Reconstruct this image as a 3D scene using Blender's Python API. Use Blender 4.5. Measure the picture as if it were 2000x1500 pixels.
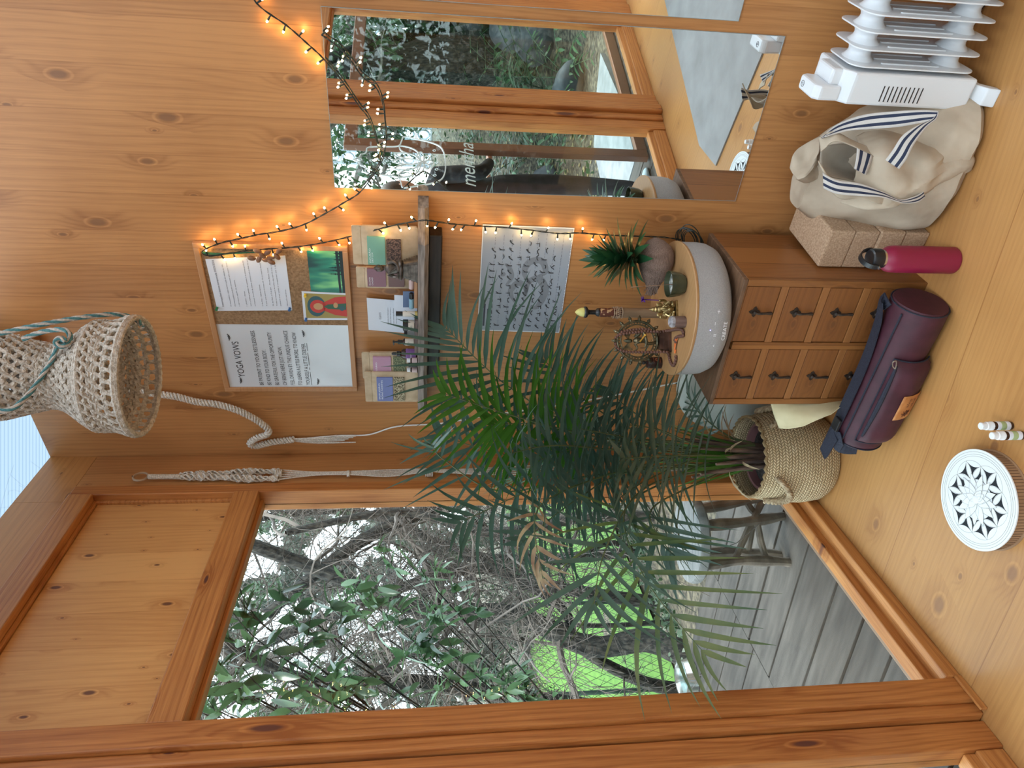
import bpy, bmesh, math, random
from mathutils import Vector, Matrix, Euler, Quaternion, noise
PI = math.pi
sc = bpy.context.scene
for o in list(bpy.data.objects): bpy.data.objects.remove(o, do_unlink=True)
col = sc.collection
# ------------------------------------------------------------------ camera
F = 1430.0; CAMH = 1.45
PITCH = math.atan(185.0 / F); CP, SP = math.cos(PITCH), math.sin(PITCH)
cd = bpy.data.cameras.new('camera'); cam = bpy.data.objects.new('camera', cd); col.objects.link(cam)
cd.sensor_width = 36; cd.lens = F * 36 / 2000; cd.clip_start = 0.02; cd.clip_end = 500
xa = Vector((0, -SP, -CP)); ya = Vector((1, 0, 0)); za = xa.cross(ya)
m = Matrix((xa, ya, za)).transposed().to_4x4(); m.translation = (0, 0, CAMH)
cam.matrix_world = m; sc.camera = cam
# ------------------------------------------------------------------ sky, sun, exposure
sc.view_settings.view_transform = 'Standard'; sc.view_settings.look = 'None'
sc.view_settings.gamma = 1; sc.view_settings.use_curve_mapping = False
sc.view_settings.exposure = 1.45
w = bpy.data.worlds.new('sky'); sc.world = w; w.use_nodes = True
wn = w.node_tree.nodes; wl_ = w.node_tree.links
bgn = wn['Background']; bgn.inputs['Strength'].default_value = 2.1
tc = wn.new('ShaderNodeTexCoord'); sx = wn.new('ShaderNodeSeparateXYZ'); wl_.new(tc.outputs['Generated'], sx.inputs[0])
rmp = wn.new('ShaderNodeValToRGB'); wl_.new(sx.outputs['Z'], rmp.inputs[0]); wl_.new(rmp.outputs[0], bgn.inputs['Color'])
rmp.color_ramp.elements[0].position = 0.0; rmp.color_ramp.elements[0].color = (0.74, 0.84, 0.90, 1)
rmp.color_ramp.elements[1].position = 0.5; rmp.color_ramp.elements[1].color = (0.74, 0.85, 0.97, 1)
sd = bpy.data.lights.new('sun', 'SUN'); sd.energy = 2.6; sd.angle = math.radians(12); sd.color = (1, 0.97, 0.92)
so = bpy.data.objects.new('sun', sd); col.objects.link(so); so.rotation_euler = (math.radians(32), math.radians(-14), 0)
sc.cycles.transparent_max_bounces = 24
sc.cycles.max_bounces = 10
# ------------------------------------------------------------------ frames of the two walls
Cn = Vector((-0.268155, 2.881122, 0))
A1 = math.atan(1680 / math.hypot(F, 185)); A2 = math.atan(728 / math.hypot(F, 185))
E1 = Vector((math.sin(A1), -math.cos(A1), 0)); NB = Vector((-math.cos(A1), -math.sin(A1), 0))
E2 = Vector((-math.sin(A2), -math.cos(A2), 0)); NL = Vector((math.cos(A2), -math.sin(A2), 0))
RB = math.atan2(E1.y, E1.x); RL = math.atan2(E2.y, E2.x)
Z = Vector((0, 0, 1))
def B(s, t=0, z=0): return Cn + E1 * s + NB * t + Z * z       # back wall: along, into the room, up
def L(s, t=0, z=0): return Cn + E2 * s + NL * t + Z * z       # window wall
def ray(x, y):
    a = (1500 - y - 750) / F; b = (x - 1000) / F
    return Vector((a, CP - b * SP, -SP - b * CP))
OC = Vector((0, 0, CAMH))
def atz(x, y, z=0.0):
    r = ray(x, y); return OC + r * ((z - CAMH) / r.z)
def atd(x, y, d):
    r = ray(x, y); return OC + r * (d / math.hypot(r.x, r.y))
def onB(x, y, t=0.0):
    r = ray(x, y); p0 = B(0, t); k = (p0 - OC).dot(NB) / r.dot(NB); return OC + r * k
def onL(x, y, t=0.0):
    r = ray(x, y); p0 = L(0, t); k = (p0 - OC).dot(NL) / r.dot(NL); return OC + r * k
def toB(p): d = p - Cn; return (d.dot(E1), d.dot(NB), p.z)
def toL(p): d = p - Cn; return (d.dot(E2), d.dot(NL), p.z)
# ------------------------------------------------------------------ materials
def mat(name, color=(.8, .8, .8), rough=.6, metal=0, **kw):
    m = bpy.data.materials.new(name); m.use_nodes = True
    b = m.node_tree.nodes['Principled BSDF']
    b.inputs['Base Color'].default_value = (*color, 1); b.inputs['Roughness'].default_value = rough
    b.inputs['Metallic'].default_value = metal
    for k, v in kw.items(): b.inputs[k.replace('_', ' ')].default_value = v
    return m
def nt(m): return m.node_tree.nodes, m.node_tree.links, m.node_tree.nodes['Principled BSDF']
def noisy(name, c1, c2, scale=20, rough=.6, stretch=(1, 1, 1), bump=0, bscale=None, detail=6, metal=0, lo=.35, hi=.65, coord='Object', bdist=.003, **kw):
    m = mat(name, c1, rough, metal, **kw); n, l, b = nt(m)
    tc = n.new('ShaderNodeTexCoord'); mp = n.new('ShaderNodeMapping'); mp.inputs['Scale'].default_value = stretch
    l.new(tc.outputs[coord], mp.inputs[0])
    t = n.new('ShaderNodeTexNoise'); t.inputs['Scale'].default_value = scale; t.inputs['Detail'].default_value = detail
    l.new(mp.outputs[0], t.inputs[0])
    r = n.new('ShaderNodeValToRGB'); r.color_ramp.elements[0].position = lo; r.color_ramp.elements[1].position = hi
    r.color_ramp.elements[0].color = (*c1, 1); r.color_ramp.elements[1].color = (*c2, 1)
    l.new(t.outputs[0], r.inputs[0]); l.new(r.outputs[0], b.inputs['Base Color'])
    if bump:
        t2 = n.new('ShaderNodeTexNoise'); t2.inputs['Scale'].default_value = bscale or scale * 3; l.new(mp.outputs[0], t2.inputs[0])
        bp = n.new('ShaderNodeBump'); bp.inputs['Strength'].default_value = bump; bp.inputs['Distance'].default_value = bdist
        l.new(t2.outputs[0], bp.inputs['Height']); l.new(bp.outputs[0], b.inputs['Normal'])
    return m
def wood(name, light, dark, knot=(.12, .045, .015), along='Z', across='X', stave=.1, seam=.35, knots=1.0, rough=.45, grain=1.0, rot=0, tone=.2, kscale=(5.5, 2.2)):
    """glued pine boards: grain along one local axis, staves side by side on the other, knots that bend the grain"""
    m = mat(name, light, rough); n, l, b = nt(m)
    def N(t, **kw):
        q = n.new(t)
        for k, v in kw.items(): setattr(q, k, v)
        return q
    def M(op, a, c=None, d=None):
        q = N('ShaderNodeMath', operation=op)
        for i, v in enumerate((a, c, d)):
            if v is None: continue
            if isinstance(v, (int, float)): q.inputs[i].default_value = v
            else: l.new(v, q.inputs[i])
        return q.outputs[0]
    tc = N('ShaderNodeTexCoord'); mp = N('ShaderNodeMapping'); mp.inputs['Rotation'].default_value = (0, 0, rot)
    l.new(tc.outputs['Object'], mp.inputs[0]); sx = N('ShaderNodeSeparateXYZ'); l.new(mp.outputs[0], sx.inputs[0])
    A = sx.outputs[along]; X = sx.outputs[across]; O3 = sx.outputs[[q for q in 'XYZ' if q not in (along, across)][0]]
    # stave index
    idx = M('FLOOR', M('DIVIDE', X, stave)); 
    wn_ = N('ShaderNodeTexWhiteNoise', noise_dimensions='1D'); l.new(idx, wn_.inputs['W'])
    fr = M('FRACT', M('DIVIDE', X, stave)); ed = M('MINIMUM', fr, M('SUBTRACT', 1, fr))
    line = M('LESS_THAN', ed, .0035 / stave * .5)
    # knots
    kv = N('ShaderNodeCombineXYZ'); l.new(M('MULTIPLY', X, kscale[0]), kv.inputs[0]); l.new(M('MULTIPLY', M('ADD', A, M('MULTIPLY', wn_.outputs[0], 7.0)), kscale[1]), kv.inputs[1]); l.new(M('MULTIPLY', O3, .8), kv.inputs[2])
    vo = N('ShaderNodeTexVoronoi', voronoi_dimensions='2D'); vo.inputs['Scale'].default_value = 1; l.new(kv.outputs[0], vo.inputs[0])
    sc_ = N('ShaderNodeSeparateColor'); l.new(vo.outputs['Color'], sc_.inputs[0])
    size = M('MULTIPLY', M('GREATER_THAN', sc_.outputs[0], .25), M('ADD', .022, M('MULTIPLY', M('POWER', sc_.outputs[1], 2.0), .085)))
    kd = M('DIVIDE', vo.outputs['Distance'], M('ADD', size, .0001))
    kin = M('SUBTRACT', 1, M('SMOOTH_MIN', M('MULTIPLY', kd, 1.0), 1.0, .2))
    km = N('ShaderNodeMapRange', interpolation_type='SMOOTHSTEP'); l.new(kd, km.inputs[0]); km.inputs[1].default_value = .55; km.inputs[2].default_value = 1.05; km.inputs[3].default_value = 1; km.inputs[4].default_value = 0
    halo = N('ShaderNodeMapRange', interpolation_type='SMOOTHSTEP'); l.new(kd, halo.inputs[0]); halo.inputs[1].default_value = 1; halo.inputs[2].default_value = 4.5; halo.inputs[3].default_value = 1; halo.inputs[4].default_value = 0
    pr = N('ShaderNodeMapRange', interpolation_type='SMOOTHSTEP'); l.new(M('ABSOLUTE', M('SUBTRACT', kd, 1.22)), pr.inputs[0]); pr.inputs[1].default_value = .04; pr.inputs[2].default_value = .26; pr.inputs[3].default_value = 1; pr.inputs[4].default_value = 0
    # grain
    ns = N('ShaderNodeTexNoise'); ns.inputs['Scale'].default_value = 1; ns.inputs['Detail'].default_value = 2
    gv = N('ShaderNodeCombineXYZ'); l.new(M('MULTIPLY', X, 7), gv.inputs[0]); l.new(M('MULTIPLY', A, .9), gv.inputs[1]); l.new(M('ADD', M('MULTIPLY', wn_.outputs[0], 40), M('MULTIPLY', O3, 6)), gv.inputs[2]); l.new(gv.outputs[0], ns.inputs[0])
    ph = M('ADD', M('MULTIPLY', ns.outputs[0], 42), M('ADD', M('MULTIPLY', X, 330), M('MULTIPLY', halo.outputs[0], 9)))
    wv = M('ADD', M('MULTIPLY', M('SINE', ph), .5), .5); wv = M('POWER', wv, 2.2)
    n2 = N('ShaderNodeTexNoise'); n2.inputs['Scale'].default_value = 1; n2.inputs['Detail'].default_value = 4
    g2 = N('ShaderNodeCombineXYZ'); l.new(M('MULTIPLY', X, 260), g2.inputs[0]); l.new(M('MULTIPLY', A, 7), g2.inputs[1]); l.new(M('ADD', M('MULTIPLY', O3, 200), M('MULTIPLY', wn_.outputs[0], 9)), g2.inputs[2]); l.new(g2.outputs[0], n2.inputs[0])
    n3 = N('ShaderNodeTexNoise'); n3.inputs['Scale'].default_value = 3.5; n3.inputs['Detail'].default_value = 3; l.new(mp.outputs[0], n3.inputs[0])
    f = M('ADD', M('MULTIPLY', wv, .20 * grain), M('MULTIPLY', M('SUBTRACT', n2.outputs[0], .35), .75 * grain))
    f = M('ADD', f, M('MULTIPLY', M('SUBTRACT', n3.outputs[0], .4), .75))
    f = M('ADD', f, M('MULTIPLY', M('SUBTRACT', wn_.outputs[0], .5), tone * 2))
    f = M('ADD', f, M('MULTIPLY', halo.outputs[0], M('MULTIPLY', n3.outputs[0], .95 * knots)))
    f = M('SUBTRACT', f, M('MULTIPLY', pr.outputs[0], .45 * knots))
    f = M('ADD', f, M('MULTIPLY', line, seam))
    mx = N('ShaderNodeMix', data_type='RGBA', clamp_factor=True); l.new(f, mx.inputs[0]); mx.inputs[6].default_value = (*light, 1); mx.inputs[7].default_value = (*dark, 1)
    mk = N('ShaderNodeMix', data_type='RGBA', clamp_factor=True); l.new(M('MULTIPLY', km.outputs[0], .85 * min(knots, 1)), mk.inputs[0]); l.new(mx.outputs[2], mk.inputs[6]); mk.inputs[7].default_value = (*knot, 1)
    l.new(mk.outputs[2], b.inputs['Base Color'])
    bp = N('ShaderNodeBump'); bp.inputs['Strength'].default_value = .12; bp.inputs['Distance'].default_value = .002; bp.invert = True; l.new(f, bp.inputs['Height']); l.new(bp.outputs[0], b.inputs['Normal'])
    return m
def glass(name, tint=(.93, .97, .96), gloss=.016, rough=0.0):
    m = bpy.data.materials.new(name); m.use_nodes = True; n = m.node_tree.nodes; l = m.node_tree.links; n.clear()
    o = n.new('ShaderNodeOutputMaterial'); t = n.new('ShaderNodeBsdfTransparent'); g = n.new('ShaderNodeBsdfGlossy'); x = n.new('ShaderNodeMixShader')
    t.inputs[0].default_value = (*tint, 1); g.inputs['Roughness'].default_value = rough; g.inputs[0].default_value = (1, 1, 1, 1)
    f = n.new('ShaderNodeLayerWeight'); f.inputs[0].default_value = .5
    p = n.new('ShaderNodeMath'); p.operation = 'POWER'; l.new(f.outputs['Facing'], p.inputs[0]); p.inputs[1].default_value = 5
    q = n.new('ShaderNodeMath'); q.operation = 'MULTIPLY_ADD'; l.new(p.outputs[0], q.inputs[0]); q.inputs[1].default_value = .5; q.inputs[2].default_value = gloss
    l.new(q.outputs[0], x.inputs[0]); l.new(t.outputs[0], x.inputs[1]); l.new(g.outputs[0], x.inputs[2]); l.new(x.outputs[0], o.inputs[0])
    return m
def emit(name, color, strength):
    m = mat(name, color, .5); b = m.node_tree.nodes['Principled BSDF']
    b.inputs['Emission Color'].default_value = (*color, 1); b.inputs['Emission Strength'].default_value = strength
    return m
M_ = {}
WALLC = ((.55, .252, .085), (.295, .113, .033))
M_['wall'] = wood('pine_wall', *WALLC, knot=(.19, .085, .035), stave=.118, seam=.25, knots=.8, kscale=(7.5, 3.6))
M_['wall_h'] = wood('pine_header', (.60, .268, .078), (.38, .15, .036), along='X', across='Z', stave=.3, knots=.7)
M_['panel'] = wood('pine_panel', (.78, .42, .15), (.55, .24, .07), knot=(.10, .03, .02), stave=.13, seam=.3, knots=1, tone=.28, kscale=(13, 6))
M_['stile'] = wood('redwood_stile', (.57, .225, .060), (.32, .095, .020), knot=(.08, .02, .02), stave=.5, knots=1, grain=1.9, tone=.05, kscale=(7, 1.6))
M_['rail'] = wood('redwood_rail', (.60, .26, .075), (.35, .115, .026), knot=(.06, .02, .025), along='X', across='Z', stave=.5, knots=1, grain=1.9, tone=.05, kscale=(7, 2.0))
M_['floor'] = wood('pine_floor', (.53, .268, .090), (.36, .158, .048), knot=(.24, .11, .05), along='X', across='Y', stave=.42, seam=.9, knots=.8, rough=.36, tone=.1, kscale=(5, 3.4))
M_['glass'] = glass('clear_glass')
M_['white_paint'] = mat('white_paint', (.80, .83, .85), .3)
M_['black'] = mat('black_plastic', (.012, .012, .014), .35)
M_['black_cable'] = mat('dark_green_cable', (.008, .016, .014), .45)
M_['iron'] = noisy('aged_iron', (.03, .022, .018), (.075, .05, .035), 90, .5, metal=.6)
M_['white'] = mat('white_plain', (.78, .79, .80), .45)
M_['steel'] = mat('steel', (.62, .62, .60), .22, 1)
# ------------------------------------------------------------------ mesh building
class MB:
    def __init__(s): s.bm = bmesh.new(); s.mi = 0
    def _t(s, vs, mx):
        if mx is not None:
            for v in vs: v.co = mx @ v.co
    def face(s, pts, mi=None, smooth=False):
        f = s.bm.faces.new([s.bm.verts.new(p) for p in pts]); f.material_index = s.mi if mi is None else mi; f.smooth = smooth; return f
    def box(s, lo, hi, bev=0, mx=None):
        x0, y0, z0 = lo; x1, y1, z1 = hi
        v = [s.bm.verts.new(p) for p in ((x0,y0,z0),(x1,y0,z0),(x1,y1,z0),(x0,y1,z0),(x0,y0,z1),(x1,y0,z1),(x1,y1,z1),(x0,y1,z1))]
        fs = [s.bm.faces.new([v[i] for i in q]) for q in ((3,2,1,0),(4,5,6,7),(0,1,5,4),(1,2,6,5),(2,3,7,6),(3,0,4,7))]
        for f in fs: f.material_index = s.mi
        if bev:
            es = list({e for f in fs for e in f.edges})
            r = bmesh.ops.bevel(s.bm, geom=es, offset=bev, segments=2, profile=.5, affect='EDGES', material=s.mi)
            v = list({q for f in r['faces'] for q in f.verts} | {q for q in v if q.is_valid})
        s._t(v, mx); return s
    def loft(s, rings, caps=True, closed=True, smooth=True):
        R = [[s.bm.verts.new(p) for p in r] for r in rings]
        n = len(R[0])
        for a, b in zip(R, R[1:]):
            for i in range(n if closed else n - 1):
                j = (i + 1) % n
                try: f = s.bm.faces.new((a[i], a[j], b[j], b[i])); f.smooth = smooth; f.material_index = s.mi
                except ValueError: pass
        if caps and closed:
            for r, fl in ((R[0], True), (R[-1], False)):
                try: f = s.bm.faces.new(r[::-1] if fl else r); f.material_index = s.mi
                except ValueError: pass
        return s
    def tube(s, pts, r, n=8, caps=True, closed=False):
        pts = [Vector(p) for p in pts]
        rs = r if isinstance(r, (list, tuple)) else [r] * len(pts)
        N = len(pts); up = None; rings = []
        for i, p in enumerate(pts):
            if closed: t = pts[(i + 1) % N] - pts[i - 1]
            else: t = pts[min(i + 1, N - 1)] - pts[max(i - 1, 0)]
            if t.length < 1e-9: t = Vector((0, 0, 1))
            t.normalize()
            if up is None: up = t.orthogonal().normalized()
            else:
                up = up - t * up.dot(t)
                up = up.normalized() if up.length > 1e-6 else t.orthogonal().normalized()
            bi = t.cross(up)
            rings.append([p + (up * math.cos(2*PI*k/n) + bi * math.sin(2*PI*k/n)) * rs[i] for k in range(n)])
        if closed: rings.append(rings[0]); return s.loft(rings, caps=False)
        return s.loft(rings, caps)
    def cyl(s, p0, p1, r0, r1=None, n=24):
        return s.tube([p0, p1], [r0, r0 if r1 is None else r1], n)
    def lathe(s, prof, n=32, mx=None, ang=2*PI):
        rings = []
        for r, z in prof:
            rings.append([Vector((max(r, 1e-5) * math.cos(2*PI*k/n), max(r, 1e-5) * math.sin(2*PI*k/n), z)) for k in range(n)])
        if mx is not None: rings = [[mx @ p for p in q] for q in rings]
        return s.loft(rings)
    def ball(s, c, r, n=12, m=8, sq=(1, 1, 1), mx=None):
        c = Vector(c); rings = []
        for i in range(m + 1):
            a = PI * i / m; rr = max(math.sin(a), 1e-4)
            rings.append([Vector((rr*math.cos(2*PI*k/n)*r*sq[0], rr*math.sin(2*PI*k/n)*r*sq[1], -math.cos(a)*r*sq[2])) for k in range(n)])
        rings = [[(mx @ p if mx is not None else p) + c for p in q] for q in rings]
        return s.loft(rings)
    def prism(s, poly, d0, d1, axis='z', mx=None, smooth=False):
        def P(a, b, d): return {'z': (a, b, d), 'y': (a, d, b), 'x': (d, a, b)}[axis]
        r0 = [Vector(P(a, b, d0)) for a, b in poly]; r1 = [Vector(P(a, b, d1)) for a, b in poly]
        if mx is not None: r0 = [mx @ p for p in r0]; r1 = [mx @ p for p in r1]
        return s.loft([r0, r1], smooth=smooth)
    def rbox(s, x0, x1, y0, y1, r, d0, d1, axis='z', n=5, mx=None):
        return s.prism(rr(x0, x1, y0, y1, r, n), d0, d1, axis, mx)
    def torus(s, c, R, r, n=48, m=10, mx=None, sx=1, sy=1):
        pts = [Vector((R*sx*math.cos(2*PI*k/n), R*sy*math.sin(2*PI*k/n), 0)) for k in range(n)]
        if mx is not None: pts = [mx @ p for p in pts]
        return s.tube([p + Vector(c) for p in pts], r, m, closed=True)
    def build(s, name, mats=None, parent=None, loc=None, rz=None, smooth=None, bevel=0):
        bmesh.ops.recalc_face_normals(s.bm, faces=s.bm.faces)
        for e in s.bm.edges:
            if len(e.link_faces) == 2 and e.calc_face_angle(0) > .62: e.smooth = False
        me = bpy.data.meshes.new(name); s.bm.to_mesh(me); s.bm.free()
        if mats is not None:
            for q in (mats if isinstance(mats, (list, tuple)) else [mats]): me.materials.append(M_[q] if isinstance(q, str) else q)
        if smooth is not None:
            for p in me.polygons: p.use_smooth = smooth
        o = bpy.data.objects.new(name, me); col.objects.link(o)
        if parent is not None: o.parent = parent
        if loc is not None: o.location = loc
        if rz is not None: o.rotation_euler = (0, 0, rz)
        if bevel:
            b = o.modifiers.new('bevel', 'BEVEL'); b.width = bevel; b.segments = 2; b.limit_method = 'ANGLE'
        return o
def rr(x0, x1, y0, y1, r, n=5):
    p = []
    for cx, cy, a in ((x1-r, y1-r, 0), (x0+r, y1-r, 90), (x0+r, y0+r, 180), (x1-r, y0+r, 270)):
        for k in range(n + 1):
            t = math.radians(a + 90*k/n); p.append((cx + r*math.cos(t), cy + r*math.sin(t)))
    return p
def tag(o, label, cat, group=None, kind=None):
    o['label'] = label; o['category'] = cat
    if group: o['group'] = group
    if kind: o['kind'] = kind
    return o
def thing(name, label, cat, loc=(0, 0, 0), rz=0, group=None):
    o = bpy.data.objects.new(name, None); col.objects.link(o); o.empty_display_size = .05
    o.location = loc; o.rotation_euler = (0, 0, rz); return tag(o, label, cat, group)
def struct(o, label=None):
    o['kind'] = 'structure'
    if label: o['label'] = label
    return o
def copytree(o, parent=None):
    c = o.copy(); col.objects.link(c); c.parent = parent
    for ch in o.children: copytree(ch, c)
    return c
def smoothcurve(pts, k=8, closed=False):
    pts = [Vector(p) for p in pts]; out = []; N = len(pts)
    rng = range(N if closed else N - 1)
    for i in rng:
        if closed: p0, p1, p2, p3 = pts[i-1], pts[i], pts[(i+1) % N], pts[(i+2) % N]
        else: p0, p1, p2, p3 = pts[max(i-1, 0)], pts[i], pts[i+1], pts[min(i+2, N-1)]
        for j in range(k):
            t = j / k
            out.append(.5*((2*p1)+(p2-p0)*t+(2*p0-5*p1+4*p2-p3)*t*t+(3*p1-p0-3*p2+p3)*t**3))
    if not closed: out.append(pts[-1])
    return out
def text_mesh(s, size, name, m, parent, mx, extrude=.0004, shear=0, align='LEFT', space=1.0, offset=0, linespace=1.0):
    cu = bpy.data.curves.new(name, 'FONT'); cu.body = s; cu.size = size; cu.extrude = extrude; cu.shear = shear; cu.align_x = align
    cu.space_character = space; cu.offset = offset; cu.space_line = linespace; cu.resolution_u = 3
    to = bpy.data.objects.new('t', cu); col.objects.link(to)
    bpy.context.view_layer.update()
    me = bpy.data.meshes.new_from_object(to.evaluated_get(bpy.context.evaluated_depsgraph_get()))
    bpy.data.objects.remove(to, do_unlink=True)
    me.transform(mx); me.materials.clear(); me.materials.append(M_[m] if isinstance(m, str) else m)
    o = bpy.data.objects.new(name, me); col.objects.link(o); o.parent = parent
    return o
def face_y(x, y, z, tilt=0):    # text plane standing upright, read from the -y side
    return Matrix.Translation((x, y, z)) @ Matrix.Rotation(PI/2, 4, 'X') @ Matrix.Rotation(tilt, 4, 'Z')
# ================================================================== the room
def sbox(name, s0, s1, t0, t1, z0, z1, m='stile', bev=0, frame='L', label=None, parent=None):
    mb = MB()
    if frame == 'L': mb.box((s0, t0, z0), (s1, t1, z1), bev)
    else: mb.box((s0, -t1, z0), (s1, -t0, z1), bev)
    o = mb.build(name, m, parent)
    if parent is None: o.location = Cn; o.rotation_euler = (0, 0, RL if frame == 'L' else RB); struct(o, label)
    return o
ROOF = 2.785
sbox('wall_back', -.02, 4.4, -.06, 0, -.1, ROOF, 'wall', frame='B')
# floor (grain runs square to the window wall)
mb = MB(); mb.box((-.1, 0, -.06), (4.6, 4.9, 0)); o = mb.build('floor', 'floor'); o.location = L(4.6, 0, 0) + E2 * 0 ; 
# floor local x runs square to the window wall, local y back towards the corner
o.location = L(4.6, 0, 0); o.rotation_euler = (0, 0, math.atan2(NL.y, NL.x)); struct(o)
# window wall: corner board, headers
sbox('trim_1', 0, .198, -.05, 0, -.0, 2.622, 'wall')
sbox('trim_2', -.0, .282, -.05, 0, 2.623, ROOF, 'wall_h')
sbox('trim_3', .283, 4.6, -.05, 0, 2.623, ROOF, 'wall_h')
# posts between the bays
def post(name, s0, s1, s2=None):
    mb = MB(); mb.box((s0, -.075, 0), (s1, .022, 2.622), .004)
    if s2: mb.box((s1, -.075, 0), (s2, .008, 2.622), .006)
    o = mb.build(name, 'stile'); o.location = Cn; o.rotation_euler = (0, 0, RL); return struct(o)
post('trim_4', 1.198, 1.268, 1.303)
mb = MB()
for a, b, t in ((2.262, 2.315, .0), (2.317, 2.385, .022), (2.387, 2.45, .004)): mb.box((a, -.075, 0), (b, t, 2.622), .008)
o = mb.build('trim_5', 'stile'); o.location = Cn; o.rotation_euler = (0, 0, RL); struct(o)
post('trim_6', 3.42, 3.55, 3.6)
def bay(name, s0, s1, z_bot, door=False, upper='panel'):
    w = bpy.data.objects.new(name, None); col.objects.link(w); w.location = Cn; w.rotation_euler = (0, 0, RL); struct(w)
    d = .052 if not door else .075
    tf = 0.006 if not door else -.012
    mb = MB(); mb.box((s0, -.075, 0), (s0 + d, tf, 2.622), .003); mb.box((s1 - (.004 if not door else d), -.075, 0), (s1, tf, 2.622), .003)
    mb.build('frame', 'stile', w)
    mb = MB(); a, b = s0 + d, s1 - (.004 if not door else d)
    mb.box((a, -.072, 2.545), (b, tf + .004, 2.622), .003); mb.box((a, -.06, 2.53), (b, -.03, 2.545), .002)
    mb.build('top_rail', 'rail', w)
    mb = MB(); mb.box((a, -.072, 1.998), (b, .012, 2.083), .004); mb.box((a, -.066, 1.985), (b, -.03, 1.998), .002)
    mb.build('transom', 'rail', w)
    mb = MB(); mb.box((a, -.075, 0), (b, tf - .006, z_bot - .03), .004); mb.box((a, -.075, 0), (b, -.03, z_bot), .004)
    mb.build('bottom_rail', 'rail', w)
    if upper == 'panel':
        mb = MB(); mb.box((a, -.045, 2.083), (b, -.03, 2.545)); mb.build('panel', 'panel', w)
        mb = MB()
        for (x0, x1, z0, z1) in ((a, a + .012, 2.083, 2.545), (b - .012, b, 2.083, 2.545), (a, b, 2.083, 2.093), (a, b, 2.535, 2.545)): mb.box((x0, -.03, z0), (x1, -.018, z1), .002)
        mb.build('beading', 'rail', w)
    else:
        mb = MB(); mb.box((a, -.052, 2.083), (b, -.047, 2.545)); mb.build('upper_pane', 'glass', w)
    mb = MB(); mb.box((a, -.052, z_bot - .005), (b, -.047, 1.99)); mb.build('pane', 'glass', w)
    return w
bay('window_1', .2, 1.197, .060)
mbx = MB(); mbx.box((.2, .0, 0), (1.199, .028, .042), .004); mbx.box((1.199, .022, 0), (1.305, .03, .02), .002)
o = mbx.build('baseboard_left', 'rail'); o.location = Cn; o.rotation_euler = (0, 0, RL); struct(o)
D1 = bay('door_1', 1.308, 2.26, .105, True)
bay('door_2', 2.452, 3.42, .105, True, 'glass')
bay('window_2', 3.6, 4.6, .105, False, 'glass')
# outer leaf standing open on the deck
w3 = bpy.data.objects.new('door_3', None); col.objects.link(w3); w3.location = L(0, -.46, 0); w3.rotation_euler = (0, 0, RL); struct(w3)
mb = MB(); mb.box((2.5, -.03, -.07), (2.575, .015, 1.91), .004); mb.box((4.6, -.03, -.07), (4.68, .015, 1.91), .004); mb.box((2.575, -.03, -.07), (4.6, .015, .0), .004); mb.box((2.575, -.03, 1.83), (4.6, .015, 1.91), .004); mb.build('frame', wood('dark_leaf', (.23, .10, .05), (.13, .05, .025), stave=.5, knots=.3), w3)
mb = MB(); mb.box((2.575, -.01, 0), (4.6, -.005, 1.83)); mb.build('pane', 'glass', w3)
# far walls of the room, behind the photographer
pR = B(4.36)
mb = MB(); mb.box((0, -.06, -.1), (2.9, 0, ROOF)); o = mb.build('wall_right', wood('pale_pine', (.66, .50, .34), (.52, .37, .23), stave=.118, knots=.4)); o.location = pR; o.rotation_euler = (0, 0, RL); struct(o)  # unseen wall made pale to bounce more daylight into the room
a = L(4.6); b_ = pR + E2 * 2.9
ang = math.atan2((b_ - a).y, (b_ - a).x); ln = (b_ - a).length
mb = MB(); mb.box((0, -.06, -.1), (.25, 0, ROOF)); mb.box((ln - .3, -.06, -.1), (ln, 0, ROOF)); mb.box((.25, -.06, 2.3), (ln - .3, 0, ROOF)); mb.box((ln/2 - .04, -.06, -.1), (ln/2 + .04, 0, 2.3))
o = mb.build('wall_front', 'wall'); o.location = a; o.rotation_euler = (0, 0, ang); struct(o)
mb = MB(); mb.box((.25, -.035, 0), (ln - .3, -.03, 2.3)); o = mb.build('window_3', 'glass'); o.location = a; o.rotation_euler = (0, 0, ang); struct(o)
# roof: twin-wall polycarbonate on joists
m = bpy.data.materials.new('polycarbonate'); m.use_nodes = True; n = m.node_tree.nodes; l = m.node_tree.links; n.clear()
oo = n.new('ShaderNodeOutputMaterial'); tr = n.new('ShaderNodeBsdfTranslucent'); tp = n.new('ShaderNodeBsdfTransparent'); mx = n.new('ShaderNodeMixShader'); gl = n.new('ShaderNodeBsdfGlossy'); m2 = n.new('ShaderNodeMixShader')
tcx = n.new('ShaderNodeTexCoord'); wv = n.new('ShaderNodeTexWave'); wv.bands_direction = 'Y'; wv.inputs['Scale'].default_value = 14; l.new(tcx.outputs['Object'], wv.inputs[0])
cr = n.new('ShaderNodeValToRGB'); cr.color_ramp.elements[0].color = (.068, .095, .120, 1); cr.color_ramp.elements[1].color = (.108, .136, .160, 1); cr.color_ramp.elements[0].position = .0; cr.color_ramp.elements[1].position = .35
l.new(wv.outputs[0], cr.inputs[0]); l.new(cr.outputs[0], tr.inputs[0]); tp.inputs[0].default_value = (.13, .17, .20, 1); gl.inputs['Roughness'].default_value = .2
mx.inputs[0].default_value = .28; l.new(tr.outputs[0], mx.inputs[1]); l.new(tp.outputs[0], mx.inputs[2]); m2.inputs[0].default_value = .05; l.new(mx.outputs[0], m2.inputs[1]); l.new(gl.outputs[0], m2.inputs[2]); l.new(m2.outputs[0], oo.inputs[0])
M_['poly'] = m
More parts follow.
